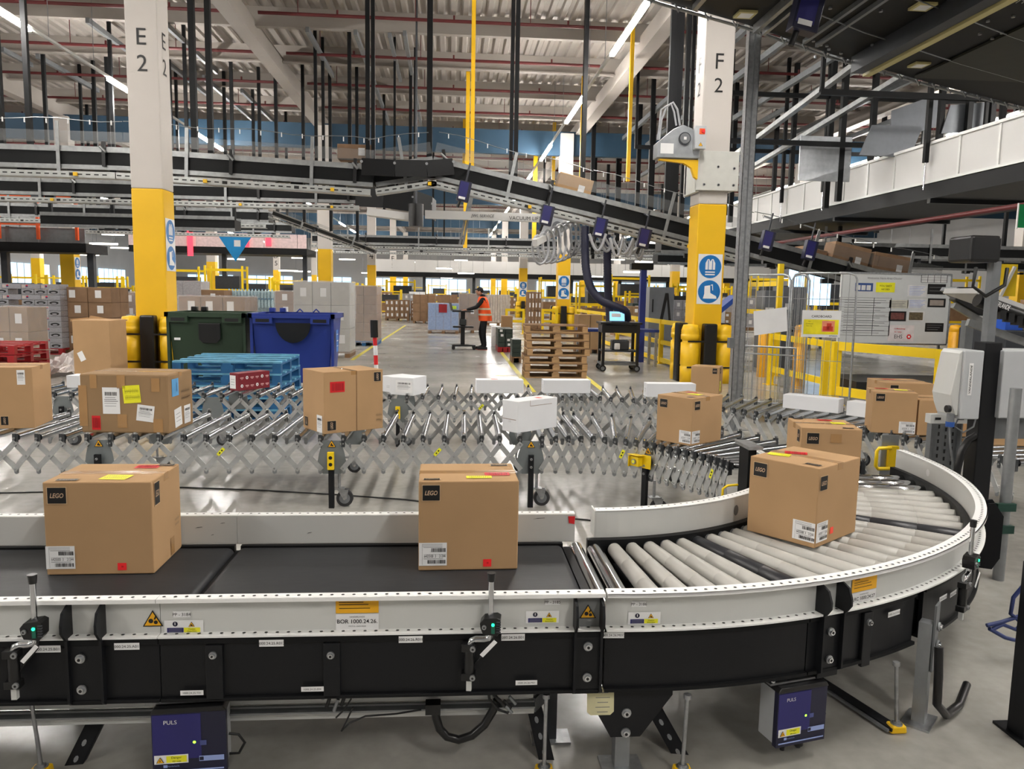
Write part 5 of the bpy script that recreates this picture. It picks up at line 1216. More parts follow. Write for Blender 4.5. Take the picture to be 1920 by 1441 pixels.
# ---------- worker with a laptop cart ----------
PXW, PYW = .93, 22.0
def skin_body(name, joints, edges, radii, mt, parent, sub=2):
    me = bpy.data.meshes.new(name); me.from_pydata(joints, edges, []); o = bpy.data.objects.new(name, me); COL.objects.link(o)
    sk = o.modifiers.new('skin', 'SKIN'); sk.use_smooth_shade = True
    o.modifiers.new('sub', 'SUBSURF').levels = sub; o.modifiers['sub'].render_levels = sub
    if not me.skin_vertices: 
        bpy.context.view_layer.objects.active = o
    sv = me.skin_vertices[0].data if me.skin_vertices else None
    if sv:
        for i, r in enumerate(radii): sv[i].radius = r if isinstance(r, tuple) else (r, r)
        sv[0].use_root = True
    me.materials.append(mt); o.parent = parent; return o
t = thing('person', (PXW, PYW, 0), math.radians(0), 'worker in orange hi-vis vest and dark clothes leaning on a laptop cart in the aisle', 'person')
# facing -X (left), slight lean
J = [(0, 0, .95), (-.02, 0, 1.15), (-.05, 0, 1.35), (-.06, 0, 1.47), (-.11, 0, 1.55), (-.06, -.18, 1.42), (-.22, -.22, 1.2), (-.42, -.14, 1.14), (-.50, -.12, 1.13), (-.06, .18, 1.42), (-.22, .22, 1.2), (-.42, .14, 1.14), (-.50, .12, 1.13),
     (0, -.1, .88), (-.03, -.11, .5), (.03, -.11, .1), (-.12, -.12, .04), (0, .1, .88), (-.10, .11, .5), (-.02, .11, .1), (-.18, .12, .04)]
E_ = [(0, 1), (1, 2), (2, 3), (3, 4), (2, 5), (5, 6), (6, 7), (7, 8), (2, 9), (9, 10), (10, 11), (11, 12), (0, 13), (13, 14), (14, 15), (15, 16), (0, 17), (17, 18), (18, 19), (19, 20)]
Rr = [(.13, .17), (.12, .16), (.12, .18), .06, .055, .07, .055, .045, .03, .07, .055, .045, .03, .1, .075, .055, .045, .1, .075, .055, .045]
skin_body('body', J, E_, Rr, clothk, t)
def egg(mb, c, rx, ry, rz, mt, n=14):
    vs = []; fs = []
    for i in range(n+1):
        th = PI*i/n
        for k in range(n): ph = 2*PI*k/n; vs.append((c[0]+rx*math.sin(th)*math.cos(ph), c[1]+ry*math.sin(th)*math.sin(ph), c[2]+rz*math.cos(th)))
    for i in range(n):
        for k in range(n): fs.append((i*n+k, i*n+(k+1) % n, (i+1)*n+(k+1) % n, (i+1)*n+k))
    return mb.add(vs, fs, mt, True)
m = MB(); egg(m, (-.15, 0, 1.64), .095, .075, .115, skin); egg(m, (-.245, 0, 1.625), .018, .014, .02, skin); egg(m, (-.14, -.075, 1.63), .02, .012, .03, skin)
for s in (-1, 1): egg(m, (-.228, s*.03, 1.655), .012, .012, .009, blackp, 6)
m.quad((-.243, 0, 1.585), UY*.025, Vector((.004, 0, .005)), mat('lips', (150, 80, 76), .6)); m.build('head', t)
m = MB(); egg(m, (-.135, 0, 1.67), .1, .084, .1, hair); egg(m, (-.22, 0, 1.70), .07, .06, .018, hair); egg(m, (-.05, 0, 1.52), .07, .1, .06, clothk); m.build('cap', t)
# hands with five fingers
for s in (-1, 1):
    y = s*.125; hz = 1.115
    J = [(-.50, y, hz), (-.56, y, hz), (-.59, y-.03, hz-.002), (-.625, y-.033, hz-.02), (-.6, y-.01, hz), (-.645, y-.011, hz-.02), (-.6, y+.01, hz), (-.64, y+.011, hz-.02), (-.59, y+.03, hz), (-.62, y+.033, hz-.02), (-.53, y-s*.035, hz), (-.56, y-s*.05, hz-.012)]
    skin_body('hand', J, [(0, 1), (1, 2), (2, 3), (1, 4), (4, 5), (1, 6), (6, 7), (1, 8), (8, 9), (0, 10), (10, 11)], [.024, .024, .01, .008, .01, .008, .01, .008, .01, .008, .011, .009], skin, t, 1)
# vest: closed ring following the torso
m = MB(); prof = [(.82, .19, .21, .03), (.95, .19, .205, .02), (1.1, .175, .195, 0), (1.25, .165, .2, -.03), (1.38, .155, .21, -.05), (1.47, .12, .16, -.06), (1.5, .08, .1, -.07)]; n = 24; vs = []; cols = []
for z, rx, ry, cx in prof:
    for k in range(n): a = 2*PI*k/n; vs.append((cx+rx*math.cos(a), ry*math.sin(a), z))
m.add(vs, [(i*n+k, i*n+(k+1) % n, (i+1)*n+(k+1) % n, (i+1)*n+k) for i in range(len(prof)-1) for k in range(n)], orange, True); m.build('hi_vis_vest', t)
m = MB()
for z, zz in ((.97, 1.02), (1.13, 1.18)):
    vs = []
    for q in (z, zz):
        k0 = next(i for i in range(len(prof)-1) if prof[i][0] <= q <= prof[i+1][0]); f = (q-prof[k0][0])/(prof[k0+1][0]-prof[k0][0]); rx, ry, cx = [prof[k0][j]*(1-f)+prof[k0+1][j]*f for j in (1, 2, 3)]
        for k in range(n): a = 2*PI*k/n; vs.append((cx+(rx+.006)*math.cos(a), (ry+.006)*math.sin(a), q))
    m.add(vs, [(k, (k+1) % n, n+(k+1) % n, n+k) for k in range(n)], refl, True)
for s in (-1, 1): m.beam((-.02, s*.12, 1.49), (-.005, s*.165, 1.2), .02, .05, refl)
m.build('reflective_tape', t)
for s, x in ((-1, -.05), (1, -.1)): MB().box((x, s*.115, .045), (.28, .1, .085), blkpl).bx(x-.14, x+.14, s*.115-.05, s*.115+.05, 0, .015, redtag2).build('shoe', t, bevel=.02)
def laptop(loc, rz, label, lit=True):
    t = thing('laptop', loc, rz, label, 'laptop'); MB().bx(-.17, .17, -.12, .12, 0, .018, dgrey).build('keyboard_base', t, bevel=.004)
    R = Matrix.Rotation(math.radians(-14), 3, 'X'); m = MB().box((0, .14, .12), (.34, .01, .22), dgrey, R); m.build('lid', t); m = MB().box((0, .133, .12), (.32, .003, .2), screen if lit else blackp, R); m.box((-.02, .1305, .14), (.2, .001, .08), white, R) if lit else None; m.build('screen', t)
    return t
t = thing('laptop_cart', (.32, 22.0, 0), 0, 'black height-adjustable laptop cart held by the worker in the vest', 'cart')
MB().bx(-.3, .3, -.25, .25, 1.06, 1.09, blkpl).build('top_shelf', t); MB().bx(-.06, .06, -.06, .06, .1, 1.06, blkpl).build('column', t)
MB().bx(-.28, .3, -.2, .2, .62, .66, blkpl).build('shelf', t); MB().bx(-.3, .36, -.25, .25, .1, .14, blkpl).build('base', t); MB().bx(-.1, .1, -.12, .1, .68, .86, mat('dark_gadget', (40, 44, 44), .4)).build('printer', t, bevel=.02)
for x in (-.26, .32):
    for y in (-.2, .2): MB().cyl((x, y-.015, .05), (x, y+.015, .05), .05, blkpl, 12).build('castor', t)
laptop((.12, 22.0, 1.09), math.radians(100), 'open laptop on the cart of the worker in the vest', False)
MB_ = None
# second laptop cart by the guard rail
t = thing('laptop_cart', (3.56, 16.3, 0), math.radians(-3), 'black wheeled workstation cart with a lit laptop, right of the pallet stack', 'cart')
for x in (-.36, .36):
    for y in (-.28, .28): MB().bx(x-.03, x+.03, y-.03, y+.03, .12, 1.0, blkpl).build('upright', t); MB().cyl((x, y-.02, .07), (x, y+.02, .07), .07, blkpl, 16).cyl((x, y-.024, .07), (x, y+.024, .07), .04, mgrey, 12).build('castor', t)
MB().bx(-.44, .44, -.34, .34, 1.0, 1.04, blkpl).build('top_shelf', t); MB().bx(-.4, .4, -.3, .3, .82, .98, blkpl).build('drawer', t); MB().bx(-.38, .38, -.3, .3, .42, .45, dgrey).build('shelf', t); MB().bx(-.4, .4, -.3, .3, .14, .18, mgrey).build('base', t)
MB().bx(-.16, .2, -.2, .1, .45, .66, dgrey).bx(-.12, .0, -.24, -.2, .46, .6, white).build('printer', t, bevel=.02)
laptop((3.52, 16.2, 1.04), 0, 'laptop with a lit pale blue screen on the wheeled workstation cart')
# blue table and lifter mast behind the cart
t = thing('work_table', (3.9, 17.6, 0), 0, 'low blue work table behind the wheeled workstation cart', 'table'); MB().bx(-1, .8, -.35, .35, .78, .84, mat('table_blue', (40, 60, 130), .5)).build('tabletop', t)
for x in (-.95, .75):
    for y in (-.3, .3): MB().bx(x-.03, x+.03, y-.03, y+.03, 0, .78, galv).build('leg', t)
c = at(1203, 600, Y=18.5); t = thing('lifting_mast', (c.x, 18.5, 0), 0, 'blue upright lifting mast right of the workstation cart', 'mast')
MB().bx(-.07, .07, -.07, .07, 0, at(1203, 500, Y=18.5).z, mat('mast_blue', (36, 56, 140), .4)).build('mast_body', t); zz = at(1203, 498, Y=18.5).z; MB().bx(-.32, .22, -.12, .12, zz-.1, zz+.06, blkpl).build('head', t, bevel=.02)
# grey lockers
for i, (x0, x1) in enumerate(((1216, 1262),)):
    Yq = 24; a, b = at(x0, 600, Y=Yq).x, at(x1, 600, Y=Yq).x; zt = at(1240, 538, Y=Yq).z
    t = thing('locker', ((a+b)/2, Yq+.4, 0), 0, 'dark grey locker with a black triangular mark, left of column F 2', 'cabinet'); MB().bx(-(b-a)/2, (b-a)/2, -.4, .4, 0, zt, greym).build('cabinet_body', t)
    m = MB().prism([(-.2, -.5), (-.1, -.5), (.02, .2), (.1, -.5), (.18, -.5), (.06, .4), (-.04, .4)], (.15, -.405, 1.3), UX, UZ, (0, .004, 0), blackp); m.build('printed_mark', t); MB().bx(-.3, -.26, -.42, -.4, 1.1, 1.5, blackp).build('door_handle', t)
# ---------- yellow guard rails ----------
def guard(pts, zs, label, post=.1, hh=.1, zt=None, base=True):
    t = thing('guard_rail', (pts[0][0], pts[0][1], 0), 0, label, 'guard rail', None, world=True)
    for p in pts:
        MB().bx(p[0]-post/2, p[0]+post/2, p[1]-post/2, p[1]+post/2, .012, zt or zs[0]+hh/2, yelr).build('post', t, bevel=.004)
        MB().bx(p[0]-post, p[0]+post, p[1]-post, p[1]+post, 0, .012, yelr).build('base_plate', t)
    for a, b in zip(pts, pts[1:]):
        for z in zs: MB().beam((a[0], a[1], z), (b[0], b[1], z), .06, hh, yelr).build('rail', t)
    return t
a, b = at(1083, 580, Z=1.03), at(1300, 608, Z=1.03); n = 6
pts = [(a.x+(b.x-a.x)*k/n, a.y+(b.y-a.y)*k/n) for k in range(n+1)]
guard([(x, y) for x, y in pts], (1.0, .52, .1), 'yellow guard rail running from the third column to column F 2')
a, b = at(1568, 648, Z=.9), at(1768, 664, Z=.9)
guard([(a.x, a.y), (b.x, b.y)], (.9, .22), 'yellow guard rail in front of the whiteboard', .13, .13)
a2 = at(1515, 640, Z=.9); 
guard([(a.x+.1, a.y+2.6), (a.x+.1, a.y+.5)], (.9, .3), 'short yellow guard rail behind the roll cage')
guard([(6.7, 15.5), (6.7, 17.5)], (1.9, 1.3), 'tall yellow frame behind the roll cage', .1, .1, 2.3)
guard([(at(950, 570, Y=31).x, 31), (at(982, 570, Y=31).x, 31)], (.95, .5), 'yellow guard rail left of the fourth column')
guard([(at(1018, 570, Y=31.5).x, 31.5), (at(1044, 570, Y=31.5).x, 31.5)], (.95, .5), 'yellow guard rail between the two signed columns')
def bollard(px, yb, yt, label):
    b0 = at(px, yb, Z=0); zt = at(px, yt, Y=b0.y).z; t = thing('bollard', (b0.x, b0.y, 0), 0, label, 'bollard'); m = MB()
    m.lathe([(0.115, 0), (.115, zt-.14), (.11, zt-.135), (.115, zt-.13), (.11, zt-.1), (.115, zt-.095), (.11, zt-.065), (.115, zt-.06), (.1, zt-.02), (.0, zt)], (0, 0, 0), yelb, 20); m.build('bollard_body', t)
bollard(1496, 727, 608, 'yellow bollard behind the middle of the roll cage'); bollard(1429, 706, 610, 'yellow bollard behind the left side of the roll cage')
b0 = at(1787, 690, Y=13.5); t = thing('bollard', (b0.x, 13.5, 0), 0, 'yellow bollard right of the whiteboard', 'bollard'); m = MB(); zt = at(1787, 608, Y=13.5).z; m.lathe([(.12, 0), (.12, zt-.14), (.114, zt-.135), (.12, zt-.13), (.114, zt-.1), (.12, zt-.09), (.1, zt-.02), (0, zt)], (0, 0, 0), yelb, 20); m.build('bollard_body', t)
# ---------- roll cage ----------
t = thing('roll_cage', (4.2, 9.6, 0), 0, 'tall galvanised wire roll cage hung with paper signs, right of the galvanised post', 'roll cage', None, world=True)
def panel(p, q, z0, z1, nv, hz, r=.004, arch=True, nm='wire_panel'):
    p, q = Vector(p), Vector(q); m = MB()
    for k in range(1, nv): c = p.lerp(q, k/nv); m.cyl((c.x, c.y, z0), (c.x, c.y, z1), r, galv, 5, caps=False)
    for z in hz: m.cyl((p.x, p.y, z), (q.x, q.y, z), r, galv, 5, caps=False)
    m.build(nm, t); d = (q-p).normalized()
    pts = [(p.x, p.y, .1), (p.x, p.y, z1-.08), (p.x+d.x*.03, p.y+d.y*.03, z1-.02), (p.x+d.x*.1, p.y+d.y*.1, z1), (q.x-d.x*.1, q.y-d.y*.1, z1), (q.x-d.x*.03, q.y-d.y*.03, z1-.02), (q.x, q.y, z1-.08), (q.x, q.y, .1)]
    MB().tube(pts, .014, galv, 8).build('tube_frame', t)
P0 = at(1384, 520, Y=10.6); P1 = at(1487, 520, Y=9.95); P2 = at(1608, 520, Y=9.55); P3 = at(1492, 520, Y=10.7); zt = at(1540, 512, Y=9.8).z
panel((P1.x, P1.y), (P2.x, P2.y), .2, zt, 9, (.35, .8, 1.2, 1.6))
panel((P0.x, P0.y), (P1.x-.02, P1.y+.02), .2, zt-.02, 8, (.35, 1.2, 1.62))
panel((P3.x-.05, P3.y), (P2.x-.15, P2.y+1.0), .2, zt, 8, (.35, .8, 1.2, 1.6))
g0, g1 = at(1390, 640, Y=9.9), at(1492, 650, Y=9.5); m = MB()
for z in (at(1440, 650, Y=9.7).z, at(1440, 664, Y=9.7).z, .25): m.cyl((g0.x, g0.y, z), (g1.x, g1.y, z), .012, galv, 6)
for k in range(13): c = g0.lerp(g1, k/12); m.cyl((c.x, c.y, .25), (c.x, c.y, at(1440, 650, Y=9.7).z), .004 if 0 < k < 12 else .012, galv, 5)
m.build('half_gate', t); MB().bx(P0.x, P2.x, 9.6, 10.7, .12, .16, galv).build('base', t)
for x, y in ((P0.x+.1, 10.5), (P2.x-.1, 9.7), (P1.x, 10.0), (P2.x-.1, 10.6)): MB().cyl((x, y-.02, .06), (x, y+.02, .06), .06, blkpl, 12).build('castor', t)
# paper signs on it
c = at(1541, 607, Y=9.6); t = thing('paper_sign', (c.x, 9.62, c.z), math.radians(-8), 'white and yellow paper sign reading CARDBOARD on the roll cage', 'sign')
W2, H2 = .245, .172
MB().bx(-W2, W2, -.002, .002, -H2, H2, white).build('sheet', t); m = MB().quad((0, -.003, -.04), UX*(W2-.025), UZ*.095, mat('sign_yellow', (240, 225, 30), .5)); m.build('yellow_field', t)
m = MB().text('CARDBOARD', (0, -.004, .095), UX, UZ, .03, blackp, bold=.01); 
for k, s in enumerate(('Open', 'Cardboard', 'Boxes only')): m.text(s, (-.15, -.005, .03-.03*k), UX, UZ, .014, blackp)
m.text('amazon', (.16, -.005, -.152), UX, UZ, .016, blackp); m.build('lettering', t)
m = MB().quad((.09, -.004, -.03), UX*.08, UZ*.07, mat('sign_pink', (230, 140, 110), .6)); 
for (x, z, a, b) in ((.06, -.06, .035, .03), (.1, -.03, .03, .04), (.12, -.06, .03, .03)): m.quad((x, -.005, z), UX*a, UZ*b, mat('sign_box_red', (206, 60, 40), .6))
m.build('picture', t)
c = at(1443, 601, Y=10.0); t = thing('paper_sign', (c.x, 9.98, c.z), math.radians(-14), 'blank white paper sheet hanging tilted on the roll cage', 'sign')
m = MB().prism([(-.22, .12), (.2, .185), (.225, -.13), (-.195, -.2)], (0, 0, 0), UX, UZ, (0, .003, 0), white); m.build('sheet', t)
# ---------- whiteboard ----------
Yw = 14.0; x0, x1 = at(1574, 580, Y=Yw).x, at(1778, 580, Y=Yw).x; z1, z0 = at(1675, 514, Y=Yw).z, at(1675, 643, Y=Yw).z
t = thing('whiteboard', ((x0+x1)/2, Yw, 0), 0, 'large whiteboard covered with charts, photos and a yellow note', 'whiteboard', None, world=True)
MB().bx(x0, x1, Yw, Yw+.04, z0, z1, mat('whiteboard_face', (205, 208, 208), .25, noise=.02)).build('board', t)
m = MB().bx(x0-.02, x1+.02, Yw-.01, Yw+.05, z1, z1+.03, galv).bx(x0-.02, x1+.02, Yw-.01, Yw+.05, z0-.03, z0, galv).bx(x1, x1+.03, Yw-.01, Yw+.05, z0, z1, galv); m.build('frame', t)
m = MB()
for x in (x0+.1, x1-.1): m = MB().bx(x-.02, x+.02, Yw+.04, Yw+.08, 0, z1, galv).bx(x-.04, x+.04, Yw-.3, Yw+.3, 0, .04, galv); m.build('stand_leg', t)
def wb(px0, py0, px1, py1, mt, nm='poster', fn=None, off=.002):
    a, b = at(px0, py0, Y=Yw), at(px1, py1, Y=Yw); m = MB().bx(a.x, b.x, Yw-off-.002, Yw-off, b.z, a.z, mt)
    if fn: fn(m, a, b)
    m.build(nm, t); return a, b
def grid(nx, ny, th=.008):
    def f(m, a, b):
        for i in range(nx+1): x = a.x+(b.x-a.x)*i/nx; m.bx(x-th/2, x+th/2, Yw-.006, Yw-.004, b.z, a.z, blackp)
        for j in range(ny+1): z = b.z+(a.z-b.z)*j/ny; m.bx(a.x, b.x, Yw-.006, Yw-.004, z-th/4, z+th/4, blackp)
    return f
def lines(mt, k):
    def f(m, a, b):
        for j in range(k): z = a.z+(b.z-a.z)*(j+1)/(k+1); m.bx(a.x+(b.x-a.x)*.1, b.x-(b.x-a.x)*(.1+.1*(j % 3)), Yw-.006, Yw-.0045, z-.004, z+.004, mt)
    return f
wbp = mat('board_paper', (214, 214, 214), .6)
wb(1574, 557, 1666, 629, MATS['whiteboard_face'], 'drawn_table', lambda m, a, b: (grid(3, 8)(m, a, b), lines(greyp, 14)(m, a, b)))
wb(1604, 530, 1636, 546, mat('poster_blue', (50, 80, 140), .5), 'poster', lambda m, a, b: [m.bx(a.x+.02+k*.1, a.x+.1+k*.1, Yw-.007, Yw-.0045, b.z+.02, a.z-.04, wbp) for k in range(3)])
wb(1643, 529, 1677, 548, yelst, 'yellow_note', lambda m, a, b: (m.text('YOU SAID!', ((a.x+b.x)/2, Yw-.006, a.z*.65+b.z*.35), UX, UZ, .035, blackp), m.text('WE DID!', ((a.x+b.x)/2, Yw-.006, a.z*.3+b.z*.7), UX, UZ, .03, blackp)))
wb(1728, 513+2, 1775, 530, wbp, 'drawn_table', grid(4, 3))
wb(1702, 534, 1737, 556, wbp, 'poster', lines(navylb, 6)); wb(1702, 560, 1737, 578, wbp, 'poster', lines(navylb, 6))
wb(1740, 532, 1772, 552, blackp, 'poster', lines(greyp, 2)); wb(1740, 559, 1772, 576, blackp, 'poster', lambda m, a, b: m.bx(a.x+.04, b.x-.04, Yw-.007, Yw-.0045, b.z+.03, a.z-.03, mat('photo_grey', (150, 140, 132), .6)))
wb(1668, 562, 1702, 578, mat('poster_beige', (196, 194, 180), .6), 'poster', lines(greyp, 4))
wb(1667, 583, 1698, 602, blackp, 'photo', lambda m, a, b: m.bx(a.x+.04, b.x-.04, Yw-.007, Yw-.0045, b.z+.03, a.z-.03, mat('photo_red', (110, 66, 60), .6, noise=.4, scale=30)))
wb(1702, 583, 1732, 602, wbp, 'photo', lambda m, a, b: m.bx(a.x+.03, b.x-.03, Yw-.007, Yw-.0045, b.z+.02, a.z-.02, mat('photo_brown', (100, 88, 66), .6, noise=.4, scale=30)))
wb(1735, 605, 1768, 622, blackp, 'poster', lines(greyp, 3))
wb(1666, 609, 1712, 640, mat('poster_pale', (216, 208, 208), .6), 'poster', lambda m, a, b: (m.text('LU Methodology', ((a.x+b.x)/2-.03, Yw-.006, a.z-.07), UX, UZ, .03, redst, bold=.01), m.text('5S + Safety', ((a.x+b.x)/2-.06, Yw-.006, a.z-.13), UX, UZ, .03, redst, bold=.01), m.text('EHS', ((a.x+b.x)/2-.05, Yw-.006, b.z+.09), UX, UZ, .07, blackp), m.cyl(((a.x+b.x)/2+.16, Yw-.006, b.z+.09), ((a.x+b.x)/2+.16, Yw-.0045, b.z+.09), .05, redst, 6), m.cyl(((a.x+b.x)/2+.16, Yw-.008, b.z+.09), ((a.x+b.x)/2+.16, Yw-.006, b.z+.09), .02, white, 8)))
m = MB(); c = at(1640, 520, Y=Yw); m.text('Welcome to the Inbound Here Board', (c.x, Yw-.004, c.z-.02), UX, UZ, .045, greyp, .2) if False else m.text('Welcome Here Area Cluster', (c.x+.2, Yw-.004, c.z-.01), UX, UZ, .04, greyp, .2); m.build('handwriting', t)
# grey cabinets behind the cage
for i, (x0, x1, yt, lab) in enumerate(((1432, 1468, 545, 'lower'), (1462, 1510, 537, 'taller'))):
    Yq = 17+.2*i; a, b = at(x0, 600, Y=Yq).x, at(x1, 600, Y=Yq).x; zt = at(1470, yt, Y=Yq).z
    t = thing('electrical_cabinet', ((a+b)/2, Yq+.25, 0), 0, '%s grey electrical cabinet behind the roll cage' % lab, 'cabinet'); MB().bx(-(b-a)/2, (b-a)/2, -.25, .25, 0, zt, greym).build('cabinet_body', t, bevel=.01)
    MB().quad((-.1, -.252, zt-.45), UX*.1, UZ*.07, wbp).build('sticker', t); MB().cyl((.0, -.25, zt-1.0), (0, -.26, zt-1.0), .03, blackp, 10).build('lock', t)
# black low platform behind the yellow rail
t = thing('black_platform', (at(1655, 700, Y=13.1).x, 12.6, 0), math.radians(-4), 'low black platform with dark rails behind the yellow guard rail', 'platform')
MB().bx(-.95, 1.0, -.5, .8, .18, .26, blkpl).prism([(-.95, .05), (.95, .05), (.7, .18), (-.95, .18)], (0, -.5, 0), UX, UZ, (0, 1.3, 0), blkpl).build('platform_body', t); 
for x in (-.6, 0, .7): MB().cyl((x, -.45, 0), (x, -.45, .06), .04, dgrey, 8).build('foot', t)
t = thing('blue_chute', (6.0, 17.5, 0), 0, 'bright blue slanted chute seen through the roll cage', 'chute'); MB().box((0, 0, 1.2), (1.3, .5, .1), bluecl, Matrix.Rotation(-.7, 3, 'Y')).bx(-.6, -.5, -.2, .2, 0, .8, dgrey).build('chute_body', t)
for k, (px, w, h0, h1) in enumerate(((1492, .5, 1.5, 2.9), (1525, .35, 1.4, 2.7), (1545, .4, 1.4, 2.7))):
    c = at(px, 560, Y=24); t = thing('lit_screen_panel', (c.x, 24, 0), 0, '%s bright blue lit panel seen through the roll cage' % ('left', 'middle', 'right')[k], 'screen'); MB().bx(-w/2, w/2, 0, .04, h0, h1, daywin).build('panel', t); MB().bx(-.03, .03, .04, .1, 0, h1, dgrey).build('stand', t)
# ================= overhead: conveyors, hangers, walkways =================
mesh_m = mat('wire_guard', (150, 152, 152), .4, .6, noise=.1, scale=60, alpha=.16)
silver = mat('silver_rail', (150, 152, 152), .4, .8, noise=.15)
traym = mat('bright_tray', (176, 178, 176), .4, .6, noise=.1)
def overhead(pts, label, depth=.75, fence=True, tray=-.42, trayz=-.52, step=2.3, hooks=True, boxes=True, rods=False):
    """conveyor slung in the air along a list of (x, z) points at depth Y"""
    Y = pts[0][1]; t = thing('overhead_conveyor', pts[0], 0, label, 'conveyor', None, world=True)
    P = [Vector(p) for p in pts]
    for a, b in zip(P, P[1:]):
        d = (b-a).normalized(); nz = Vector((-d.z, 0, d.x)); L = (b-a).length
        def bar(y0, y1, z0, z1, m, nm):
            mm = MB(); v = []
            for e in (a, b):
                for y, z in ((y0, z0), (y1, z0), (y1, z1), (y0, z1)): v.append(e+Vector((0, y, 0))+nz*z)
            mm.add(v, [(0, 1, 2, 3), (7, 6, 5, 4), (0, 4, 5, 1), (1, 5, 6, 2), (2, 6, 7, 3), (3, 7, 4, 0)], m); return mm.build(nm, t)
        bar(0, depth, -.3, 0, blkm, 'belly'); bar(-.03, 0, -.01, .1, silver, 'side_guard'); bar(depth, depth+.03, -.01, .1, silver, 'side_guard'); bar(-.02, .02, -.36, -.27, silver, 'lower_rail')
        if tray is not None:
            bar(tray, tray+.02, trayz-.06, trayz+.06, traym, 'cable_tray'); bar(tray, tray+.25, trayz-.065, trayz-.055, traym, 'cable_tray')
            mm = MB(); k = int(L/.16)
            for i in range(k):
                c = a+d*(i+.5)*.16+nz*trayz+Vector((0, tray-.004, 0))
                mm.quad(c, d*.045, nz*.012, blackp)
                if i % 9 == 4: mm.quad(c-Vector((0, .002, 0)), d*.05, nz*.03, blkpl)
            mm.build('tray_slots', t)
        if fence:
            bar(-.035, -.03, .16, .4, mesh_m, 'wire_guard')
            if hooks:
                mm = MB(); k = int(L/.42); 
                mm.tube([a+d*L*i/k+nz*(.62+.03*math.sin(i*1.3))+Vector((0, -.03, 0)) for i in range(k+1)], .008, silver, 5)
                for i in range(k): c = a+d*(i+.5)*L/k+nz*.58+Vector((0, -.03, 0)); mm.box(c, (.02, .02, .09), white)
                mm.build('hook_line', t)
        if rods:
            for f in (.02, .34, .66, .98): c = a+d*L*f; MB().bx(c.x-.05, c.x+.05, Y+depth*.5, Y+depth*.5+.1, c.z, 3.94 if 10.9 < c.x < 14.6 and Y < 42 else 9.34, blkm).build('hanger', t)
        k = max(1, int(L/step))
        for i in range(k):
            c = a+d*(i+.5)*L/k; mm = MB().beam(c+Vector((0, -.06, 0))+nz*-.5, c+Vector((0, -.06, 0))+nz*.58, .07, .02, silver, up=(0, 1, 0)); mm.build('upright', t)
            e = c+d*.9; mm = MB().beam(e+Vector((0, -.05, 0))+nz*-.3, e+Vector((0, -.05, 0))+nz*.2, .07, .05, blkpl, up=(0, 1, 0)); mm.cyl(e+Vector((-.06, -.09, 0))+nz*.1, e+Vector((.06, -.09, 0))-nz*.02, .03, silver, 6); mm.build('sensor_clamp', t)
            if boxes and tray is not None: e = c+d*.5; MB().box(e+Vector((0, tray-.03, 0))+nz*trayz, (.07, .05, .07), yelpl).beam(e+Vector((0, tray, 0))+nz*trayz, e+Vector((.5, depth*.5, 0))+nz*-.35, .03, .04, silver).build('bracket_arm', t)
            r = random.Random(i*7+int(a.x*10))
            for q in range(4): e = c+d*r.uniform(-1, 1); MB().box(e+Vector((0, r.uniform(.0, depth), 0))-nz*r.uniform(.3, .42), (r.uniform(.1, .3), .12, r.uniform(.06, .16)), dgrey if q % 2 else blkpl).build('drive_gear', t)
    return t
def W3(px, py, Y): p = at(px, py, Y=Y); return (p.x, Y, p.z)
overhead([(-17, 17, 4.36), W3(232, 286, 17), W3(700, 318, 17)], 'nearest overhead conveyor running behind column E 2 with wire guard and hook line')
overhead([(-20, 22.7, 4.42), (-2.6, 22.7, 4.42)], 'second overhead conveyor behind the nearest one, left of the aisle', hooks=False, rods=True)
overhead([(-24, 28.5, 4.3), (-6.5, 28.5, 4.3)], 'third overhead conveyor, low and dark behind column E 2', fence=False, hooks=False, boxes=False, rods=True)
overhead([W3(700, 318, 17.2), W3(812, 302, 17.2), W3(1100, 372, 17.2), W3(1400, 448, 17.2)], 'overhead conveyor sloping down from the middle of the hall to column F 2')
overhead([W3(1400, 448, 17.2), W3(1640, 512, 17.2), W3(1760, 532, 17.2)], 'lower end of the sloping overhead conveyor right of column F 2, carrying cartons', tray=None)
# black side skirts where the overhead conveyors turn
def skirt(pts, h, label):
    t = thing('conveyor_skirt', pts[0], 0, label, 'conveyor side', None, world=True)
    m = MB()
    for a, b in zip(pts, pts[1:]): m.beam(a, b, .03, h, blkm)
    m.build('skirt_panel', t); m = MB()
    for p in pts: m.cyl((p[0], p[1]-.02, p[2]+.1), (p[0], p[1]-.03, p[2]+.1), .03, galv, 8)
    m.build('bolt', t); return t
skirt([W3(678, 312, 16.7), W3(740, 315, 16.7), W3(800, 316, 16.9), W3(850, 312, 17.1)], .34, 'black side panel where the nearest overhead conveyor bends')
c = [(-2.7, 22.4, 4.25), (-1.9, 22.1, 4.2), (-1.1, 22.0, 4.1), (-.6, 22.6, 4.0), (-.5, 23.6, 4.0)]
skirt(c, .6, 'curved black side panel at the end of the second overhead conveyor')
o = MB().beam((-2.3, 21.9, 3.75), (-.9, 21.8, 3.6), .5, .2, panelw).build('duct'); tag(o, 'pale curved underside duct below the second overhead conveyor bend', 'duct')
t = thing('drive_motor', W3(780, 400, 21.5), 0, 'black rounded drive motor hanging at the end of the second overhead conveyor', 'motor'); MB().cyl((0, 0, -.35), (0, 0, .25), .2, blkpl, 16).cyl((0, 0, .25), (0, 0, 9.34-W3(780, 400, 21.5)[2]), .03, dgrey, 8).build('motor_body', t, bevel=.02)
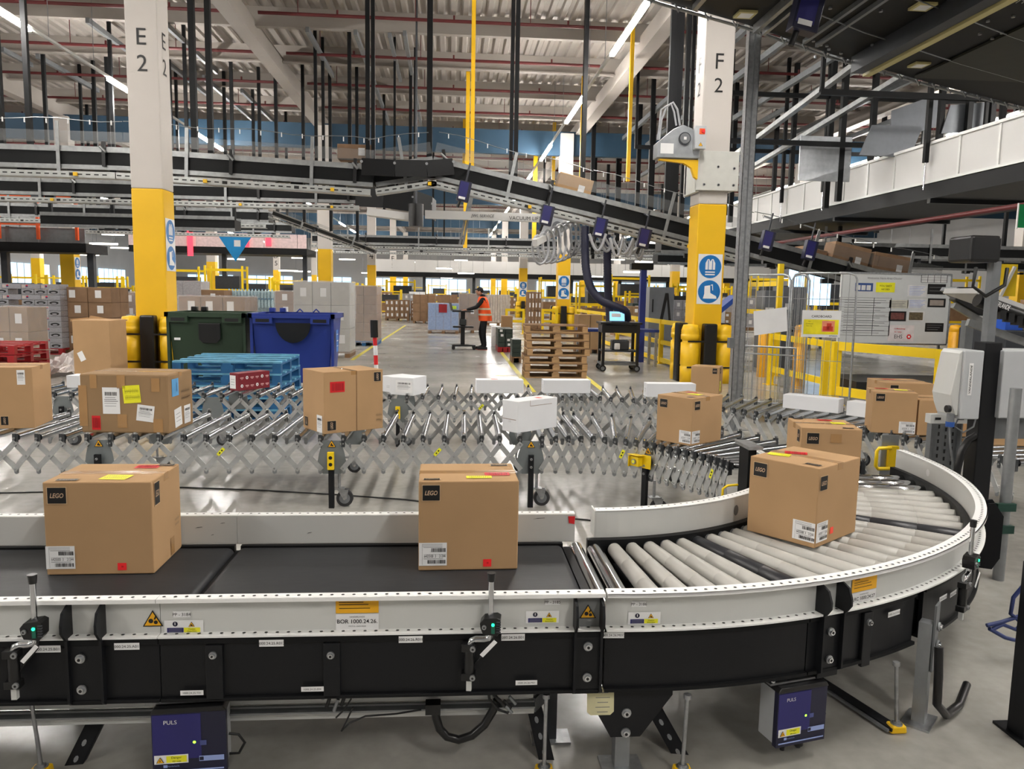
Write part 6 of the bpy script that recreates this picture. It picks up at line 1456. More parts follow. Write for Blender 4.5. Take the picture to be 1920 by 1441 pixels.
# cartons riding on the sloping conveyors
def tilted(px0, px1, pyt, pyb, Y, rot, label, d=.5, mt=None):
    a, b = at(px0, pyb, Y=Y), at(px1, pyt, Y=Y); w = (b.x-a.x)/math.cos(rot)*.93; h = (b.z-a.z)*.8
    t = thing('cardboard_box', ((a.x+b.x)/2, Y+d/2, (a.z+b.z)/2), 0, label, 'box'); t.rotation_euler = (0, -rot, 0)
    MB().bx(-w/2, w/2, -d/2, d/2, -h/2, h/2, mt or card).build('carton_body', t, bevel=.01); MB().quad((w*.2, -d/2-.004, 0), UX*.07, UZ*.08, white).build('shipping_label', t); return t
tilted(1042, 1112, 325, 377, 17.3, -.24, 'pale brown carton leaning on the wire guard of the sloping overhead conveyor')
tilted(1556, 1634, 453, 518, 17.3, -.2, 'large brown carton on the lower end of the sloping conveyor', mt=cardk)
tilted(1632, 1712, 472, 530, 17.3, -.14, 'brown carton with white labels, lowest on the sloping conveyor', mt=cardk)
tilted(1500, 1552, 462, 498, 17.5, -.2, 'small brown carton uppermost on the lower sloping conveyor', mt=cardk)
tilted(630, 700, 268, 300, 17.5, 0, 'brown carton with black print on the nearest overhead conveyor', mt=cardk)
# navy control boxes under the slope
nv_ = None
for i, (px, py) in enumerate(((870, 360), (1025, 405), (1125, 428), (1207, 448), (1438, 452), (1518, 470))):
    p = at(px, py, Y=16.7)
    if nv_ is None:
        nv_ = thing('control_box'); MB().bx(-.13, .13, -.08, .08, -.2, .22, navyd).build('housing', nv_, bevel=.01); MB().bx(-.11, .07, -.085, -.08, -.14, .2, navy).bx(-.09, .05, -.09, -.085, -.16, -.11, white).build('front_cover', nv_); MB().cyl((0, .05, .22), (0, .05, .62), .02, dgrey, 8).cyl((0, .05, .5), (0, .6, .62), .02, dgrey, 8).cyl((-.05, 0, -.2), (-.07, 0, -.34), .03, blkpl, 8).build('bracket', nv_); o = nv_
    else: o = copy_tree(nv_)
    o.location = p; o.rotation_euler = (0, .2, 0)
    tag(o, 'navy control box under the sloping overhead conveyor, %s from the upper end' % ['first', 'second', 'third', 'fourth', 'fifth', 'sixth'][i], 'control box', 'navy control boxes under the sloping conveyor')
# ---------- hangers ----------
def rod(px, y0, y1, Y, w, label, group, mt=blkm, name='hanger_rod'):
    a, b = at(px, (y0+y1)/2, Y=Y), at(px, y1, Y=Y); z1 = 9.34
    o = MB().bx(-w/2, w/2, -w/2, w/2, 0, z1-b.z, mt).build(name); o.location = (b.x, Y, b.z); tag(o, label, 'hanger', group); return o
for (px, y0, y1, w) in ((5, 0, 272, .1), (57, 0, 270, .1), (150, 160, 272, .09), (174, 168, 272, .09), (205, 75, 272, .09), (330, 165, 282, .09), (345, 82, 284, .09), (366, 0, 286, .12), (396, 0, 288, .11), (420, 172, 290, .1), (474, 193, 290, .1), (591, 95, 300, .09), (605, 115, 300, .09), (690, 0, 305, .09), (700, 0, 305, .08), (720, 205, 300, .1), (740, 115, 305, .07), (770, 142, 312, .1), (779, 133, 312, .1), (805, 0, 310, .12), (957, 0, 340, .08), (966, 0, 340, .09)):
    where = 'left of column E 2' if px < 240 else 'between column E 2 and the aisle' if px < 660 else 'over the aisle'
    if y0 == 0: rod(px, y0, y1, 17.4, w, 'tall black hanger rod cut by the top edge, %s' % where, 'tall black hanger rods, %s' % where)
    else:
        q = at(px, y0, Z=8.63); o = MB().bx(-w/2, w/2, -w/2, w/2, 0, 4.79, blkm).build('hanger_rod'); o.location = (q.x, q.y, 4.55)
        tag(o, 'shorter black hanger rod under a roof channel, %s' % where, 'hanger', 'black hanger rods under roof channels, %s' % where)
for (px, y0, y1) in ((1247, 0, 425), (1276, 0, 430), (1255, 180, 430), (1263, 200, 420)):
    rod(px, y0, y1, 17.6, .1, 'black hanger rod left of column F 2 holding the sloping conveyor', 'black hanger rods left of column F 2')
for (px, y0, y1, Y, w) in ((885, 0, 320, 18.6, .09), (876, 140, 322, 27, .13), (870, 228, 322, 36, .14), (1177, 72, 340, 22.5, .1), (1090, 148, 335, 27, .14), (1037, 230, 345, 36, .14), (872, 380, 470, 40, .2), (1001, 395, 450, 40, .2)):
    o = rod(px, y0, y1, Y, w, 'yellow hanger pole dropping from the roof, %s, standing %s' % ('left of the lit lamp row' if px < 1000 else 'right of the lit lamp row', {18.6: 'nearest', 27: 'second', 36: 'third', 22.5: 'nearest', 40: 'farthest'}[Y]), 'yellow hanger poles %g %d' % (Y, px > 1000), yelp, 'yellow_pole')
# grey channels under the purlins, running along the hall
for i, (a, b) in enumerate((((170, 38), (235, 95)), ((315, 45), (402, 135)), ((72, 105), (182, 170)), ((5, 92), (58, 122)), ((315, 112), (388, 182)), ((455, 170), (516, 232)), ((398, 145), (470, 232)), ((578, 55), (622, 142)), ((666, 60), (733, 240)), ((732, 66), (750, 150)), ((760, 62), (790, 240)))):
    p, q = at(*a, Z=8.7), at(*b, Z=8.7); xm = (p.x+q.x)/2
    o = MB().beam((xm, p.y, 8.7), (xm, q.y, 8.7), .1, .14, mgrey).build('roof_channel'); tag(o, 'grey steel channel under the roof, %s' % (['just left of column E 2', 'just right of column E 2', 'far left below the first lamp', 'at the left edge', 'lower right of column E 2', 'short one midway to the aisle', 'long one right of the thick hangers', 'short one before the aisle', 'leftmost over the aisle', 'middle one over the aisle', 'rightmost over the aisle'][i]), 'channel')
for i, (x, y0, y1) in enumerate(((7.2, 15, 38), (8.2, 14, 36), (9.6, 13, 40), (11.6, 12, 36), (13.2, 12, 30), (15.0, 14, 30))):
    o = MB().beam((x, y0, 8.2-.25*(i % 3)), (x, y1, 8.2-.25*(i % 3)), .12, .16, mgrey).bx(x-.05, x+.05, y0+2, y0+2.1, 8.2-.25*(i % 3), 9.3, mgrey).build('roof_channel'); tag(o, 'grey steel channel right of column F 2, %s counting from the column' % ['first', 'second', 'third', 'fourth', 'fifth', 'sixth'][i], 'channel', 'grey channels right of column F 2')
# ---------- right: white walkway, hangers and frames ----------
t = thing('white_walkway', (12.5, 20, 4.1), 0, 'long white-panelled overhead walkway running back along the right side', 'walkway', None, world=True)
y = 9.0
while y < 42:
    MB().bx(11, 11.05, y+.012, y+1.24, 4.36, 5.18, panelw).bx(10.97, 11, y-.03, y+.03, 4.36, 5.18, alu).build('side_panel', t); y += 1.25
MB().bx(10.94, 11.08, 8, 42, 5.18, 5.24, alul).bx(10.96, 11.05, 8, 42, 4.3, 4.36, alu).build('top_rail', t)
MB().bx(11.0, 14.5, 8, 42, 3.95, 4.3, blkm).build('deck', t)
for k in range(5): MB().beam((11, 13+k*4.5, 3.9), (14.5, 13+k*4.5, 3.9), .12, .1, blk).build('cross_beam', t)
MB().bx(14.4, 14.45, 8, 42, 4.3, 5.2, panelw).build('side_panel', t)
for i, (px, y0, yt, y1) in enumerate(((1465, 85, 380, 415), (1543, 80, 360, 395), (1735, 150, 305, 355))):
    Y = 10.6*1450/(px-870); a = at(px, yt, X=10.85); b = at(px, y1, X=10.85)
    t = thing('walkway_hanger', (10.85, a.y, 0), 0, 'black hanger with thin steel end holding the white walkway, %s from column F 2' % ['first', 'second', 'third'][i], 'hanger', None, world=True)
    MB().bx(10.8, 10.9, a.y-.05, a.y+.05, a.z, 9.34, blkm).build('hanger_tube', t); MB().cyl((10.85, a.y, b.z), (10.85, a.y, a.z), .02, chrome, 6).build('threaded_rod', t)
r = random.Random(5)
for i in range(16):
    x = 7+i*.62+r.uniform(-.2, .2); Y = r.uniform(19, 31); o = MB().bx(-.07, .07, -.07, .07, 0, 9.34-4.2, blkm).build('hanger_rod'); o.location = (x, Y, 4.2); tag(o, 'black hanger rod in the dense group right of column F 2', 'hanger', 'black hanger rods right of column F 2')
for i in range(10):
    x = 5.8+i*.4; Y = r.uniform(28, 44); o = MB().bx(-.08, .08, -.08, .08, 0, 5.78, blkm).build('hanger_rod'); o.location = (x, Y, 3.6); tag(o, 'black hanger rod far behind, seen beside column F 2', 'hanger', 'black hanger rods far beside column F 2')
for i, (z, Y, x0, x1) in enumerate(((6.9, 15.5, 9.6, 12.3), (6.1, 17, 8, 13), (5.6, 20, 6, 14), (7.3, 22, 7, 15), (6.5, 26, 6, 16))):
    o = MB().beam((x0, Y, z), (x1, Y, z), .1, .12, blkm).bx(x0, x0+.08, Y-.04, Y+.04, z, 9.34, blkm).bx(x1-.08, x1, Y-.04, Y+.04, z, 9.34, blkm).build('cross_beam'); tag(o, 'black horizontal beam among the hangers right of column F 2, %s' % ['nearest', 'second nearest', 'third back', 'fourth back', 'farthest'][i], 'beam')
for i, (y0, z0, y1, z1) in enumerate(((13, 7.6, 24, 5.9), (15, 7.0, 30, 5.4))):
    o = MB().beam((9.4+i, y0, z0), (8.6+i, y1, z1), .14, .12, silver).bx(9.35+i, 9.45+i, y0, y0+.1, z0, 9.34, blkm).build('sloping_rail'); tag(o, 'perforated grey rail rising to the right beyond column F 2, %s' % ('upper' if i == 0 else 'lower'), 'rail')
o = MB().bx(0, 1.4, 0, .05, 0, 1.15, mat('frosted_sheet', (170, 174, 178), .3, .2)).build('grey_sheet_panel'); p = at(1497, 338, Y=20.3); o.location = (p.x, 20.3, p.z); tag(o, 'pale grey sheet panel with a light streak above the white walkway', 'panel')
for i, (px, py, rot) in enumerate(((1612, 290, .1), (1668, 265, -.25), (1765, 250, 0))):
    p = at(px, py, Y=19+i*.9); o = MB().prism([(0, 0), (1.3, .1), (1.5, .9), (.2, .75)], (0, 0, 0), UX, UZ, (0, .04, 0), greym).build('grey_sheet_panel'); o.location = p; o.rotation_euler = (0, rot, 0); tag(o, 'dark grey flat sheet above the white walkway, %s' % ['left', 'middle', 'right'][i], 'panel')
# red pipe under the walkway, green exit sign
o = MB().cyl((10, 10, 3.3), (10, 26, 3.3), .05, redpipe, 8).build('sprinkler_pipe'); tag(o, 'dark red pipe running under the white walkway', 'pipe')
p = at(1925, 405, Y=13.0); t = thing('exit_sign', p, 0, 'small green and white sign at the right edge under the walkway', 'sign'); MB().bx(-.15, .25, 0, .02, -.2, .2, mat('sign_green', (20, 140, 80), .5)).bx(-.17, -.15, 0, .02, -.22, .22, white).build('sign_panel', t)
# ---------- top right overhead conveyor seen from below ----------
Z0 = 4.62
A = [Vector(p) for p in ((1.2, 7.6), (2.1, 8.2), (3.25, 8.8), (4.7, 9.7), (6.5, 10.66), (9.5, 12.1))]
t = thing('overhead_conveyor', (4.5, 9.5, Z0), 0, 'dark underside of the overhead conveyor crossing the top right corner', 'conveyor', None, world=True)
D = Vector((-.25, -2.6))
for i, (a, b) in enumerate(zip(A, A[1:])):
    a2, b2 = a+D, b+D; v = [(a.x, a.y), (b.x, b.y), (b2.x, b2.y), (a2.x, a2.y)]
    MB().add([(x, y, Z0) for x, y in v]+[(x, y, Z0+.3) for x, y in v], [(3, 2, 1, 0), (4, 5, 6, 7), (0, 1, 5, 4), (1, 2, 6, 5), (2, 3, 7, 6), (3, 0, 4, 7)], blkm).build('belly_pan', t)
    d = (b-a).normalized(); m = MB().cyl((a.x, a.y+.02, Z0-.03), (b.x, b.y+.02, Z0-.03), .018, silver, 6)
    L = (b-a).length; k = int(L/.35)
    for q in range(k): c = a.lerp(b, (q+.5)/k); m.tube([(c.x, c.y, Z0+.0), (c.x+.03, c.y-.03, Z0-.09), (c.x+.07, c.y+.01, Z0-.03)], .01, galv, 5)
    m.build('wire_edge', t)
    for f in (.35, .75):
        p = (a+D*f).to_3d(); q = (b+D*f).to_3d(); p.z = q.z = Z0-.03; MB().cyl(p, q, .008, galv, 5).build('wire', t)
def cross(x, y0, y1, w, h, mt, z=0, name='cross_beam'): MB().bx(x-w/2, x+w/2, y0, y1, Z0-h+z, Z0+z, mt).build(name, t)
lit = mat('yellow_lit_steel', (196, 186, 130), .5, noise=.04)  # yellowish light on the beam undersides put into the steel colour
cross(5.05, 7.2, 9.75, .16, .2, dgrey); cross(5.2, 7.2, 9.8, .09, .22, lit)
cross(3.35, 6.2, 8.8, .05, .09, silver); cross(3.47, 6.2, 8.85, .04, .09, silver); cross(4.1, 6.6, 9.2, .04, .05, mgrey); cross(4.3, 6.6, 9.3, .04, .05, mgrey); cross(2.5, 6.0, 8.3, .05, .06, silver)
for (x, y) in ((3.1, 8.45), (5.95, 9.9), (2.3, 8.0), (4.8, 8.0), (2.6, 7.2)): MB().bx(x-.1, x+.1, y-.1, y+.1, Z0-.03, Z0-.005, lit).quad((x, y, Z0-.032), Vector((.07, 0, 0)), Vector((0, -.07, 0)), white).build('cover_plate', t)
MB().bx(6.2, 9.0, 7.4, 10.4, Z0-.035, Z0-.005, mat('olive_dark_pan', (42, 42, 34), .6)).build('belly_pan', t)
m = MB()
r = random.Random(8)
for i in range(30):
    c = at(r.uniform(1500, 1900), r.uniform(10, 120), Z=Z0-.02); m.cyl(c, c+Vector((0, 0, .03)), .02, galv, 8)
m.build('bolt', t)
# netting and perforated sheet at the corner
m = MB(); g0 = Vector((4.9, 6.55, Z0-.06))
for i in range(22): m.cyl(g0+Vector((i*.06, 0, 0)), g0+Vector((i*.06+.1, 1.0, -.05)), .006, silver, 4, caps=False)
for j in range(12): m.cyl(g0+Vector((0, j*.08, 0)), g0+Vector((1.35, j*.08+.02, -.03)), .006, silver, 4, caps=False)
m.build('netting', t)
p = at(1512, 22, Y=7.6); o = copy_tree(nv_, loc=p, label='navy control box hanging under the top right conveyor'); o['group'] = ''
del o['group']
# ---------- column F 2 collar and hose reel ----------
t = thing('column_collar', (FX, 14.2, 0), 0, 'white steel collar clamped around column F 2 above the yellow paint', 'collar', None, world=True)
z1, z0 = at(1345, 283, Y=14.1).z, at(1345, 357, Y=14.1).z
m = MB()
MB().bx(FX-.36, FX+.42, 14.1, 14.19, z0, z1, mat('white_steel_plate', (200, 200, 194), .5, noise=.04)).build('front_plate', t, bevel=.006)
MB().bx(FX-.36, FX-.29, 14.15, 14.9, z0-.03, z1, MATS['white_steel_plate']).build('side_plate', t, bevel=.006); MB().bx(FX+.29, FX+.36, 14.19, 14.9, z0, z1, MATS['white_steel_plate']).build('side_plate', t); MB().bx(FX-.36, FX+.36, 14.75, 14.83, z0, z1, MATS['white_steel_plate']).build('rear_plate', t)
bolts(m, [(FX-.22, 14.1, z0+.1), (FX+.05, 14.1, z0+.1), (FX+.33, 14.1, z0+.1), (FX+.33, 14.1, z0+.4), (FX+.03, 14.1, z0+.42)], r=.02); m.build('bolt', t)
t = thing('hose_reel', (FX-.6, 14.2, 0), 0, 'grey spring hose reel on a yellow bracket at the collar of column F 2', 'hose reel', None, world=True)
q = lambda px, py: at(px, py, Y=14.2)
a = q(1227, 298); b = q(1305, 298); zt = q(1265, 236).z
m = MB().prism([(0, 0), (b.x-a.x, 0), (b.x-a.x, .3), (.62, .52), (.45, .58), (.28, .5), (.0, .26)], (a.x, 14.0, a.z), UX, UZ, (0, .32, 0), mat('reel_grey', (160, 164, 168), .35, .3)); m.build('reel_housing', t, bevel=.01)
c = q(1277, 264); m = MB().cyl((c.x, 13.99, c.z), (c.x, 13.96, c.z), .11, dgrey, 20).cyl((c.x, 13.96, c.z), (c.x, 13.95, c.z), .09, mgrey, 20).quad((c.x, 13.945, c.z), UX*.025, UZ*.025, white); m.build('hub', t)
c = q(1245, 282); MB().quad((c.x, 13.995, c.z), UX*.12, UZ*.09, white).build('sticker', t)
c = q(1303, 264); m = MB().bx(c.x-.1, c.x+.1, 13.86, 14.0, c.z-.2, c.z+.2, boxgrey).build('control_box', t, bevel=.01)
m = MB().quad((c.x+.02, 13.855, c.z+.1), UX*.05, UZ*.05, orangep).cyl((c.x+.04, 13.855, c.z+.1), (c.x+.04, 13.84, c.z+.1), .03, redst, 12); warn_triangle(m, (c.x, 13.857, c.z-.12), UX, UZ, .08, 'bolt'); m.build('switch', t)
a = q(1232, 300); b = q(1302, 332)
m = MB().prism([(0, 0), (.72, 0), (.72, -.34), (.66, -.3), (.6, -.14), (.45, -.06), (0, -.02)], (a.x, 14.05, a.z), UX, UZ, (0, .1, 0), yelp).build('yellow_bracket', t)
m = MB().tube([q(x, y) for x, y in ((1236, 262), (1240, 225), (1250, 200), (1262, 192), (1270, 205), (1275, 235))], .02, greyhose, 8).tube([q(x, y) for x, y in ((1233, 262), (1240, 205), (1258, 194), (1264, 210), (1268, 235))], .018, greyhose, 8).build('hose', t)
# ---------- vacuum lifter boom, coiled hoses ----------
t = thing('lifting_boom', (.5, 19.5, 0), 0, 'long white lifting boom with black lettering hanging over the aisle', 'boom', None, world=True)
a, b = at(797, 402, Y=19.5), at(1090, 410, Y=19.5); MB().beam((a.x, 19.5, a.z), (b.x, 19.5, a.z-.02), .14, .2, panelw).build('beam', t)
a2, b2 = at(1003, 455, Y=16.2), at(1090, 408, Y=19.3); MB().beam(a2, b2, .1, .14, panelw).build('arm', t)
m = MB(); c = at(905, 405, Y=19.4); m.text('JWL SERVICE', (c.x, 19.41, c.z), UX, UZ, .09, blackp, .2); c = at(985, 409, Y=19.4); m.text('PURGAIR VENTING' if False else 'VACUUM LIFT', (c.x, 19.41, c.z), UX, UZ, .09, blackp); m.build('lettering', t)
for (x0, y0, x1, y1) in ((886, 345, 862, 458), (890, 345, 868, 458)): MB().beam(at(x0, y0, Y=19.6), at(x1, y1, Y=19.6), .06, .06, silver).build('mast', t)
MB().bx(b.x-.05, b.x+.05, 19.4, 19.6, a.z, 8.9, blkm).build('hanger', t)
c = at(1035, 425, Y=18.8); MB().box(c, (.5, .3, .45), boxgrey).cyl(c+Vector((.1, -.16, 0)), c+Vector((.1, -.18, 0)), .12, mgrey, 16).build('winch', t, bevel=.02)
t = thing('coiled_hose', at(1045, 460, Y=16.8), 0, 'grey coiled air hose hanging in loops below the left arm of the lifter', 'hose', None, world=True)
pts = []
a, b = at(1005, 470, Y=16.4), at(1095, 440, Y=18.2)
for k in range(9*16+1):
    f = k/(9*16); c = a.lerp(b, f); an = 2*PI*k/16; rr = .36-.05*math.cos(f*6); pts.append(c+Vector((rr*.5*math.cos(an), rr*.5*math.cos(an), rr*math.sin(an))))
MB().tube(pts, .026, greyhose, 6).build('hose_coil', t)
t = thing('coiled_hose', at(1160, 450, Y=16.8), 0, 'tangle of grey corrugated hoses hanging under the sloping conveyor', 'hose', None, world=True)
r = random.Random(12)
for k in range(12):
    x0 = 1105+k*8+r.uniform(-4, 4); x1 = x0+r.uniform(15, 40); d = r.uniform(20, 38); Yh = 16.6+r.uniform(-.3, .6)
    MB().tube([at(x0+(x1-x0)*q/10, 438+k*1.5+d*math.sin(PI*q/10), Y=Yh) for q in range(11)], .03, greyhose, 6).build('hose_loop', t)
def ribbed(pts, rad, label):
    P = spline(pts); t = thing('vacuum_hose', tuple(P[-1]), 0, label, 'hose', None, world=True)
    L = [0]
    for a, b in zip(P, P[1:]): L.append(L[-1]+(b-a).length)
    n = int(L[-1]/.03); Q, _ = resample(P, [L[-1]*k/n for k in range(n+1)])
    MB().tube(Q, [rad*(1+.09*(k % 2)) for k in range(n+1)], hose, 12).build('ribbed_hose', t); return t
ribbed([at(x, y, Y=Y) for x, y, Y in ((1097, 425, 16.9), (1097, 470, 16.8), (1099, 505, 16.7), (1108, 540, 16.6), (1126, 562, 16.5), (1150, 573, 16.4), (1172, 583, 16.4), (1176, 600, 16.5))], .085, 'left navy ribbed vacuum hose curving down to the workstation cart')
ribbed([at(x, y, Y=17.4) for x, y in ((1138, 440), (1139, 500), (1140, 545), (1143, 590), (1143, 616))], .085, 'right navy ribbed vacuum hose hanging straight down behind the cart')
# ================= background =================
def fascia(x0, x1, Y, z0, z1, label, mt=panelw, step=1.8, rails=True, under=True, dy=3):
    t = thing('mezzanine', ((x0+x1)/2, Y, z0), 0, label, 'mezzanine', None, world=True); x = x0
    while x < x1: MB().bx(x+.015, min(x+step, x1)-.015, Y, Y+.06, z0, z1, mt).build('fascia_panel', t); x += step
    if under: MB().bx(x0, x1, Y+.02, Y+dy, z0-.35, z0, blkm).build('deck', t)
    m = MB()
    n = max(2, int((x1-x0)/4))
    for k in range(n+1): xx = x0+.3+(x1-x0-.6)*k/n; m = MB().bx(xx-.12, xx+.12, Y+1, Y+1.24, 0, z0, dgrey); m.build('leg', t)
    return t
fascia(-6.5, 26, 62, 3.15, 4.1, 'long white-fronted mezzanine across the far end of the aisle')
fascia(-17.5, -8, 44, 3.85, 4.6, 'pinkish white mezzanine front between columns E 2 and the next row', mat('pinkish_panel', (214, 190, 190), .5))  # pinkish white fascia colour
fascia(-21, -13.9, 31, 3.2, 3.75, 'grey mezzanine edge at the far left carrying an orange railing', mgrey, dy=1.9)
t = thing('orange_railing', (-17, 30.8, 3.75), 0, 'orange safety railing on the mezzanine at the far left', 'railing', None, world=True)
for x in (-19.8, -18.3, -16.9, -15.5, -14.1): MB().bx(x-.05, x+.05, 30.75, 30.85, 3.3, 5.0, orangep).build('post', t)
for z in (4.9, 4.35, 3.85): MB().bx(-20.5, -14.0, 30.76, 30.82, z-.03, z+.03, orangep).build('rail', t)
p = at(441, 460, Y=38); t = thing('pennant_banner', p, 0, 'bright blue triangular banner hanging near the third row of columns', 'banner'); MB().prism([(-.75, .4), (.75, .4), (0, -.75)], (0, 0, 0), UX, UZ, (0, .02, 0), cyanm).quad((.1, -.01, .1), UX*.15, UZ*.15, white).build('cloth', t); MB().cyl((0, 0, .4), (0, 0, 9.34-p.z), .01, mgrey, 4).build('cord', t)
for i, (px, y0, y1) in enumerate(((356, 428, 478), (462, 440, 462), (503, 443, 460))):
    p = at(px, (y0+y1)/2, Y=43.9); h = (y1-y0)/1450*43.9; o = MB().bx(-.14, .14, 0, .08, -h/2, h/2, redglow).build('lit_red_sign'); o.location = p; tag(o, 'glowing red upright sign above the pink mezzanine, %s' % ['tall left one', 'middle one', 'right one'][i], 'sign')
# yellow racks, distant loads and far lights: each its own object
far_rack = None
def rack(x, y, w, h):
    global far_rack
    if far_rack is None:
        t = thing('steel_rack')
        for sx in (-1, 1):
            for sy in (-.5, .5): MB().bx(sx-.05, sx+.05, sy-.05, sy+.05, 0, 2.6, yelr).build('upright', t)
        for z in (.5, 1.4, 2.4):
            for sy in (-.5, .5): MB().bx(-1, 1, sy-.05, sy+.05, z-.05, z+.05, yelr).build('shelf_beam', t)
        MB().bx(-.8, .7, -.4, .4, .55, 1.15, cardk).build('shelf_box', t); MB().bx(-.5, .8, -.4, .4, 1.45, 2.1, dgrey).build('shelf_box', t); far_rack = t; o = t
    else: o = copy_tree(far_rack)
    o.location = (x, y, 0); o.scale = (w/2, 1, h/2.6); return o
r = random.Random(21)
occ = [(x, y+.3, .8) for x in XS.values() for y in (33.1, 52.1, 71, 90)]+[(x, 63.1, .6) for x in (-6.2, -2, 2, 6, 10, 14)]+[(q.location.x, q.location.y, 1.3) for q in bpy.data.objects if q.name.startswith('pallet_load') and q.parent is None]
def spot(r, x0, x1, y0, y1, rad):
    for _ in range(200):
        x, y = r.uniform(x0, x1), r.uniform(y0, y1)
        if all(math.hypot(x-a, y-b) > rad+c for a, b, c in occ) and not 61.5 < y < 65.5 and not (30.5 < y < 34.5 and x < -13): break
    occ.append((x, y, rad)); return x, y
zones = [('left of column E 2', -26, -13, 30, 60), ('between column E 2 and the aisle', -14, -4, 38, 70), ('across the far end of the aisle', -5, 8, 56, 95), ('right of the aisle beyond the guard rail', 6, 14, 34, 60), ('far right beyond the whiteboard', 13, 26, 26, 60)]
for zn, x0, x1, y0, y1 in zones:
    for k in range(9):
        x, y = spot(r, x0, x1, y0, y1, 1.3); o = rack(x, y, r.uniform(1.6, 2.6), r.uniform(1.6, 2.9)); tag(o, 'yellow steel rack with boxes, %s' % zn, 'rack', 'yellow racks, %s' % zn)
fl = None
cols_ = [cardk, cardd, whitec, silverc, mat('blueish_pack', (120, 136, 160), .5, noise=.2, scale=10), MATS['dark_green_card']]
protos = []
for mt_ in cols_:
    t = thing('pallet_load'); MB().bx(-.6, .6, -.5, .5, 0, .14, woodd).build('pallet_base', t)
    for i in range(3):
        for j in range(3): MB().bx(-.58+i*.39, -.58+i*.39+.375, -.48, .48, .145+j*.42, .145+j*.42+.41, mt_).build('carton', t)
    m = MB()
    for i in range(3):
        for j in range(3): m.quad((-.4+i*.39, -.483, .36+j*.42), UX*.07, UZ*.08, white)
    m.build('label', t); protos.append([t, False])
cn = ['dull brown', 'brown', 'white', 'silver', 'blue-grey', 'dark green']
for zn, x0, x1, y0, y1 in zones:
    for k in range(14):
        i = r.randrange(6); pr_ = protos[i]
        o = pr_[0] if not pr_[1] else copy_tree(pr_[0]); pr_[1] = True
        x, y = spot(r, x0, x1, y0-4, y1, .85); o.location = (x, y, 0); s = r.uniform(.8, 1.1); o.scale = (s, s, r.uniform(.6, 1.25)); tag(o, 'distant %s pallet load, %s' % (cn[i], zn), 'pallet load', '%s loads, %s' % (cn[i], zn))
for p_ in protos:
    if not p_[1]: p_[0].location = (20, 50, 0); tag(p_[0], 'distant pallet load far right', 'pallet load')
# work lights under the mezzanines
wl = None
for zn, x0, x1, y0, y1 in zones:
    for k in range(8):
        if wl is None: wl = thing('work_light'); MB().bx(-.6, .6, -.06, .06, -.04, .04, lampfar).build('lamp_tube', wl); MB().bx(-.62, .62, -.08, .08, .04, .07, mgrey).cyl((-.5, 0, .07), (-.5, 0, 6.7), .01, mgrey, 4).cyl((.5, 0, .07), (.5, 0, 6.7), .01, mgrey, 4).build('fitting', wl); o = wl
        else: o = copy_tree(wl)
        o.location = (r.uniform(x0, x1), r.uniform(y0, y1), r.uniform(2.7, 4.6)); tag(o, 'low work light, %s' % zn, 'lamp', 'low work lights, %s' % zn)
# distant overhead conveyors
for i, (x0, x1, Y, z, lab) in enumerate(((-20, -7, 35, 4.4, 'distant overhead conveyor left, before the pink mezzanine'), (-7, 10.7, 40, 4.3, 'distant overhead conveyor crossing the aisle, nearest'), (-8, 14, 50, 4.5, 'distant overhead conveyor crossing the aisle, farther'), (6.5, 24, 24, 3.3, 'dark overhead conveyor under the white walkway, nearest'), (8, 26, 30, 3.2, 'dark overhead conveyor under the white walkway, farther'), (-13, -7, 26, 3.8, 'overhead conveyor low behind the second one, left of the aisle'))):
    overhead([(x0, Y, z), (x1, Y, z)], lab, fence=(i % 2 == 0), tray=-.4 if i < 3 else None, hooks=False, boxes=False, step=3.2, rods=True)
# sloping conveyors coming down left of the aisle and at the right
overhead([(-6.0, 27, 4.2), (-3.2, 33, 3.3)], 'dark conveyor sloping down between columns E 2 and the aisle', tray=-.4, hooks=False, boxes=False, rods=True)
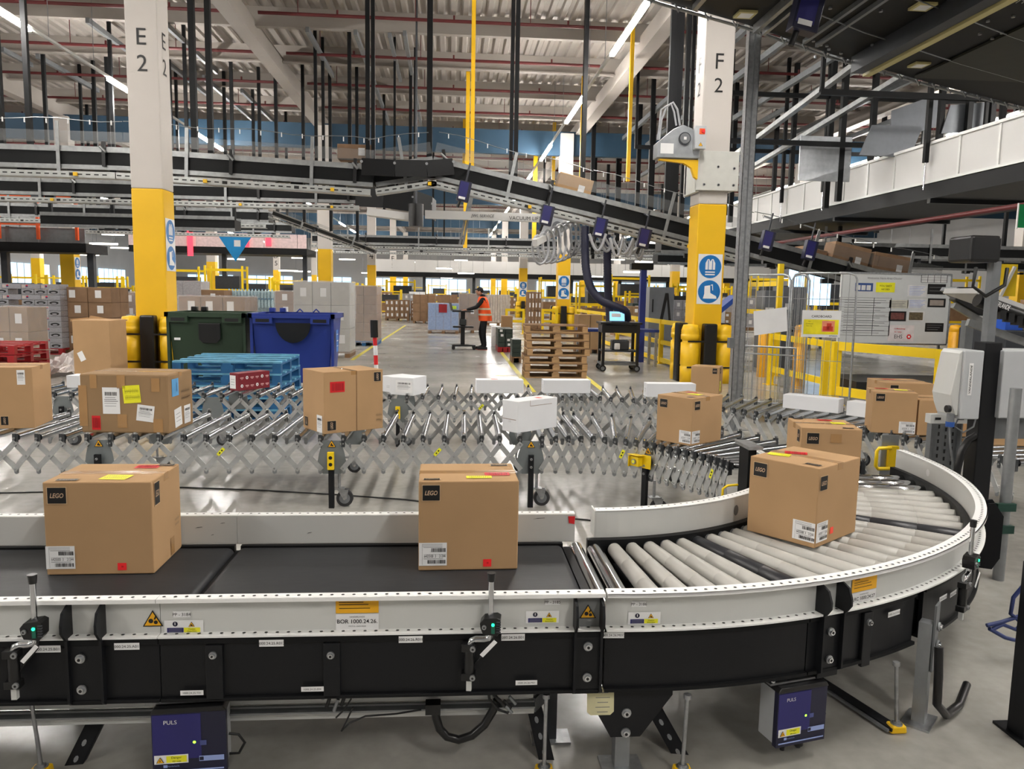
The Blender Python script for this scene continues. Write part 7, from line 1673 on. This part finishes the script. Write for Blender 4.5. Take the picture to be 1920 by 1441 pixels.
# right hand inclined conveyors near the enclosures
t = thing('inclined_conveyor', (6.2, 8.5, 0), 0, 'inclined conveyor with black roller bearing the maker name, right of the whiteboard', 'conveyor', None, world=True)
a, b = at(1832, 562, Y=8.2), at(1960, 608, Y=8.2)
MB().beam(a+Vector((0, .3, .1)), b+Vector((0, .3, .1)), .6, .06, panelw).build('bed', t); MB().cyl(a, b, .075, blkpl, 14).build('roller_tube', t)
d = (b-a).normalized(); m = MB(); m.text('VANDERLANDE', a+(b-a)*.25+Vector((0, -.078, .02)), d, d.cross(-UY)*-1 if False else Vector((-d.z, 0, d.x)), .055, white, .2, .01, width=.27); m.build('lettering', t)
MB().beam(a+Vector((-.02, .1, -.25)), b+Vector((0, .1, -.25)), .05, .08, silver).build('lower_rail', t)
p = at(1846, 600, Y=8.15); MB().bx(p.x-.06, p.x+.03, 8.0, 8.1, 0, at(1846, 490, Y=8.1).z, mgrey).build('upright', t)
for k in range(6): c = a.lerp(b, .3+k*.12)-Vector((0, .05, .08)); MB().box(c, (.07, .1, .1), blkpl).build('drive_gear', t)
t = thing('inclined_conveyor', (5.2, 8.8, 0), 0, 'narrow inclined conveyor between the whiteboard and the grey upright', 'conveyor', None, world=True)
a, b = at(1788, 572, Y=9.0), at(1840, 602, Y=9.0); MB().beam(a, b, .05, .07, silver).build('lower_rail', t); MB().beam(a+Vector((.05, .2, .2)), b+Vector((0, .2, .2)), .3, .05, mgrey).build('bed', t); MB().beam(a+Vector((0, 0, .12)), b+Vector((0, 0, .12)), .12, .12, blkpl).build('roller_tube', t)
MB().bx(b.x-.05, b.x+.05, 9.2, 9.3, 0, b.z, mgrey).build('leg', t)
t = thing('dark_machine', (9.4, 12, 0), 0, 'dark machine block behind the inclined conveyors at the right edge', 'machine', None, world=True)
MB().bx(9.05, 10.9, 12, 13.2, 0, 1.15, dgrey).build('machine_body', t, bevel=.02); MB().bx(9.2, 9.9, 11.95, 12, .3, .8, blkpl).build('access_door', t); MB().bx(9.1, 9.4, 12.1, 12.6, 1.15, 1.4, bluecl).build('bin_box', t)
t = thing('yellow_guard_panel', at(1888, 520, Y=14), 0, 'yellow guard panel at the right edge behind the inclined conveyor', 'panel'); MB().bx(-.3, .2, 0, .05, -.35, .25, yelr).beam((.1, -.05, .2), (-.2, -.05, -.5), .05, .05, panelw).bx(-.05, .0, .05, .1, -at(1888, 520, Y=14).z, -.3, yelr).build('panel_body', t)
t = thing('dark_housing', at(1850, 466, Y=7.9), 0, 'black machine housing with hanging cable above the inclined conveyor', 'machine')
MB().box((0, .2, 0), (.34, .4, .28), blkpl).build('housing', t, bevel=.03); MB().tube([(-.1, 0, -.2), (-.15, -.05, -.4), (0, -.05, -.5), (.2, -.05, -.38), (.25, 0, -.2)], .02, blkpl, 6).build('cable', t)
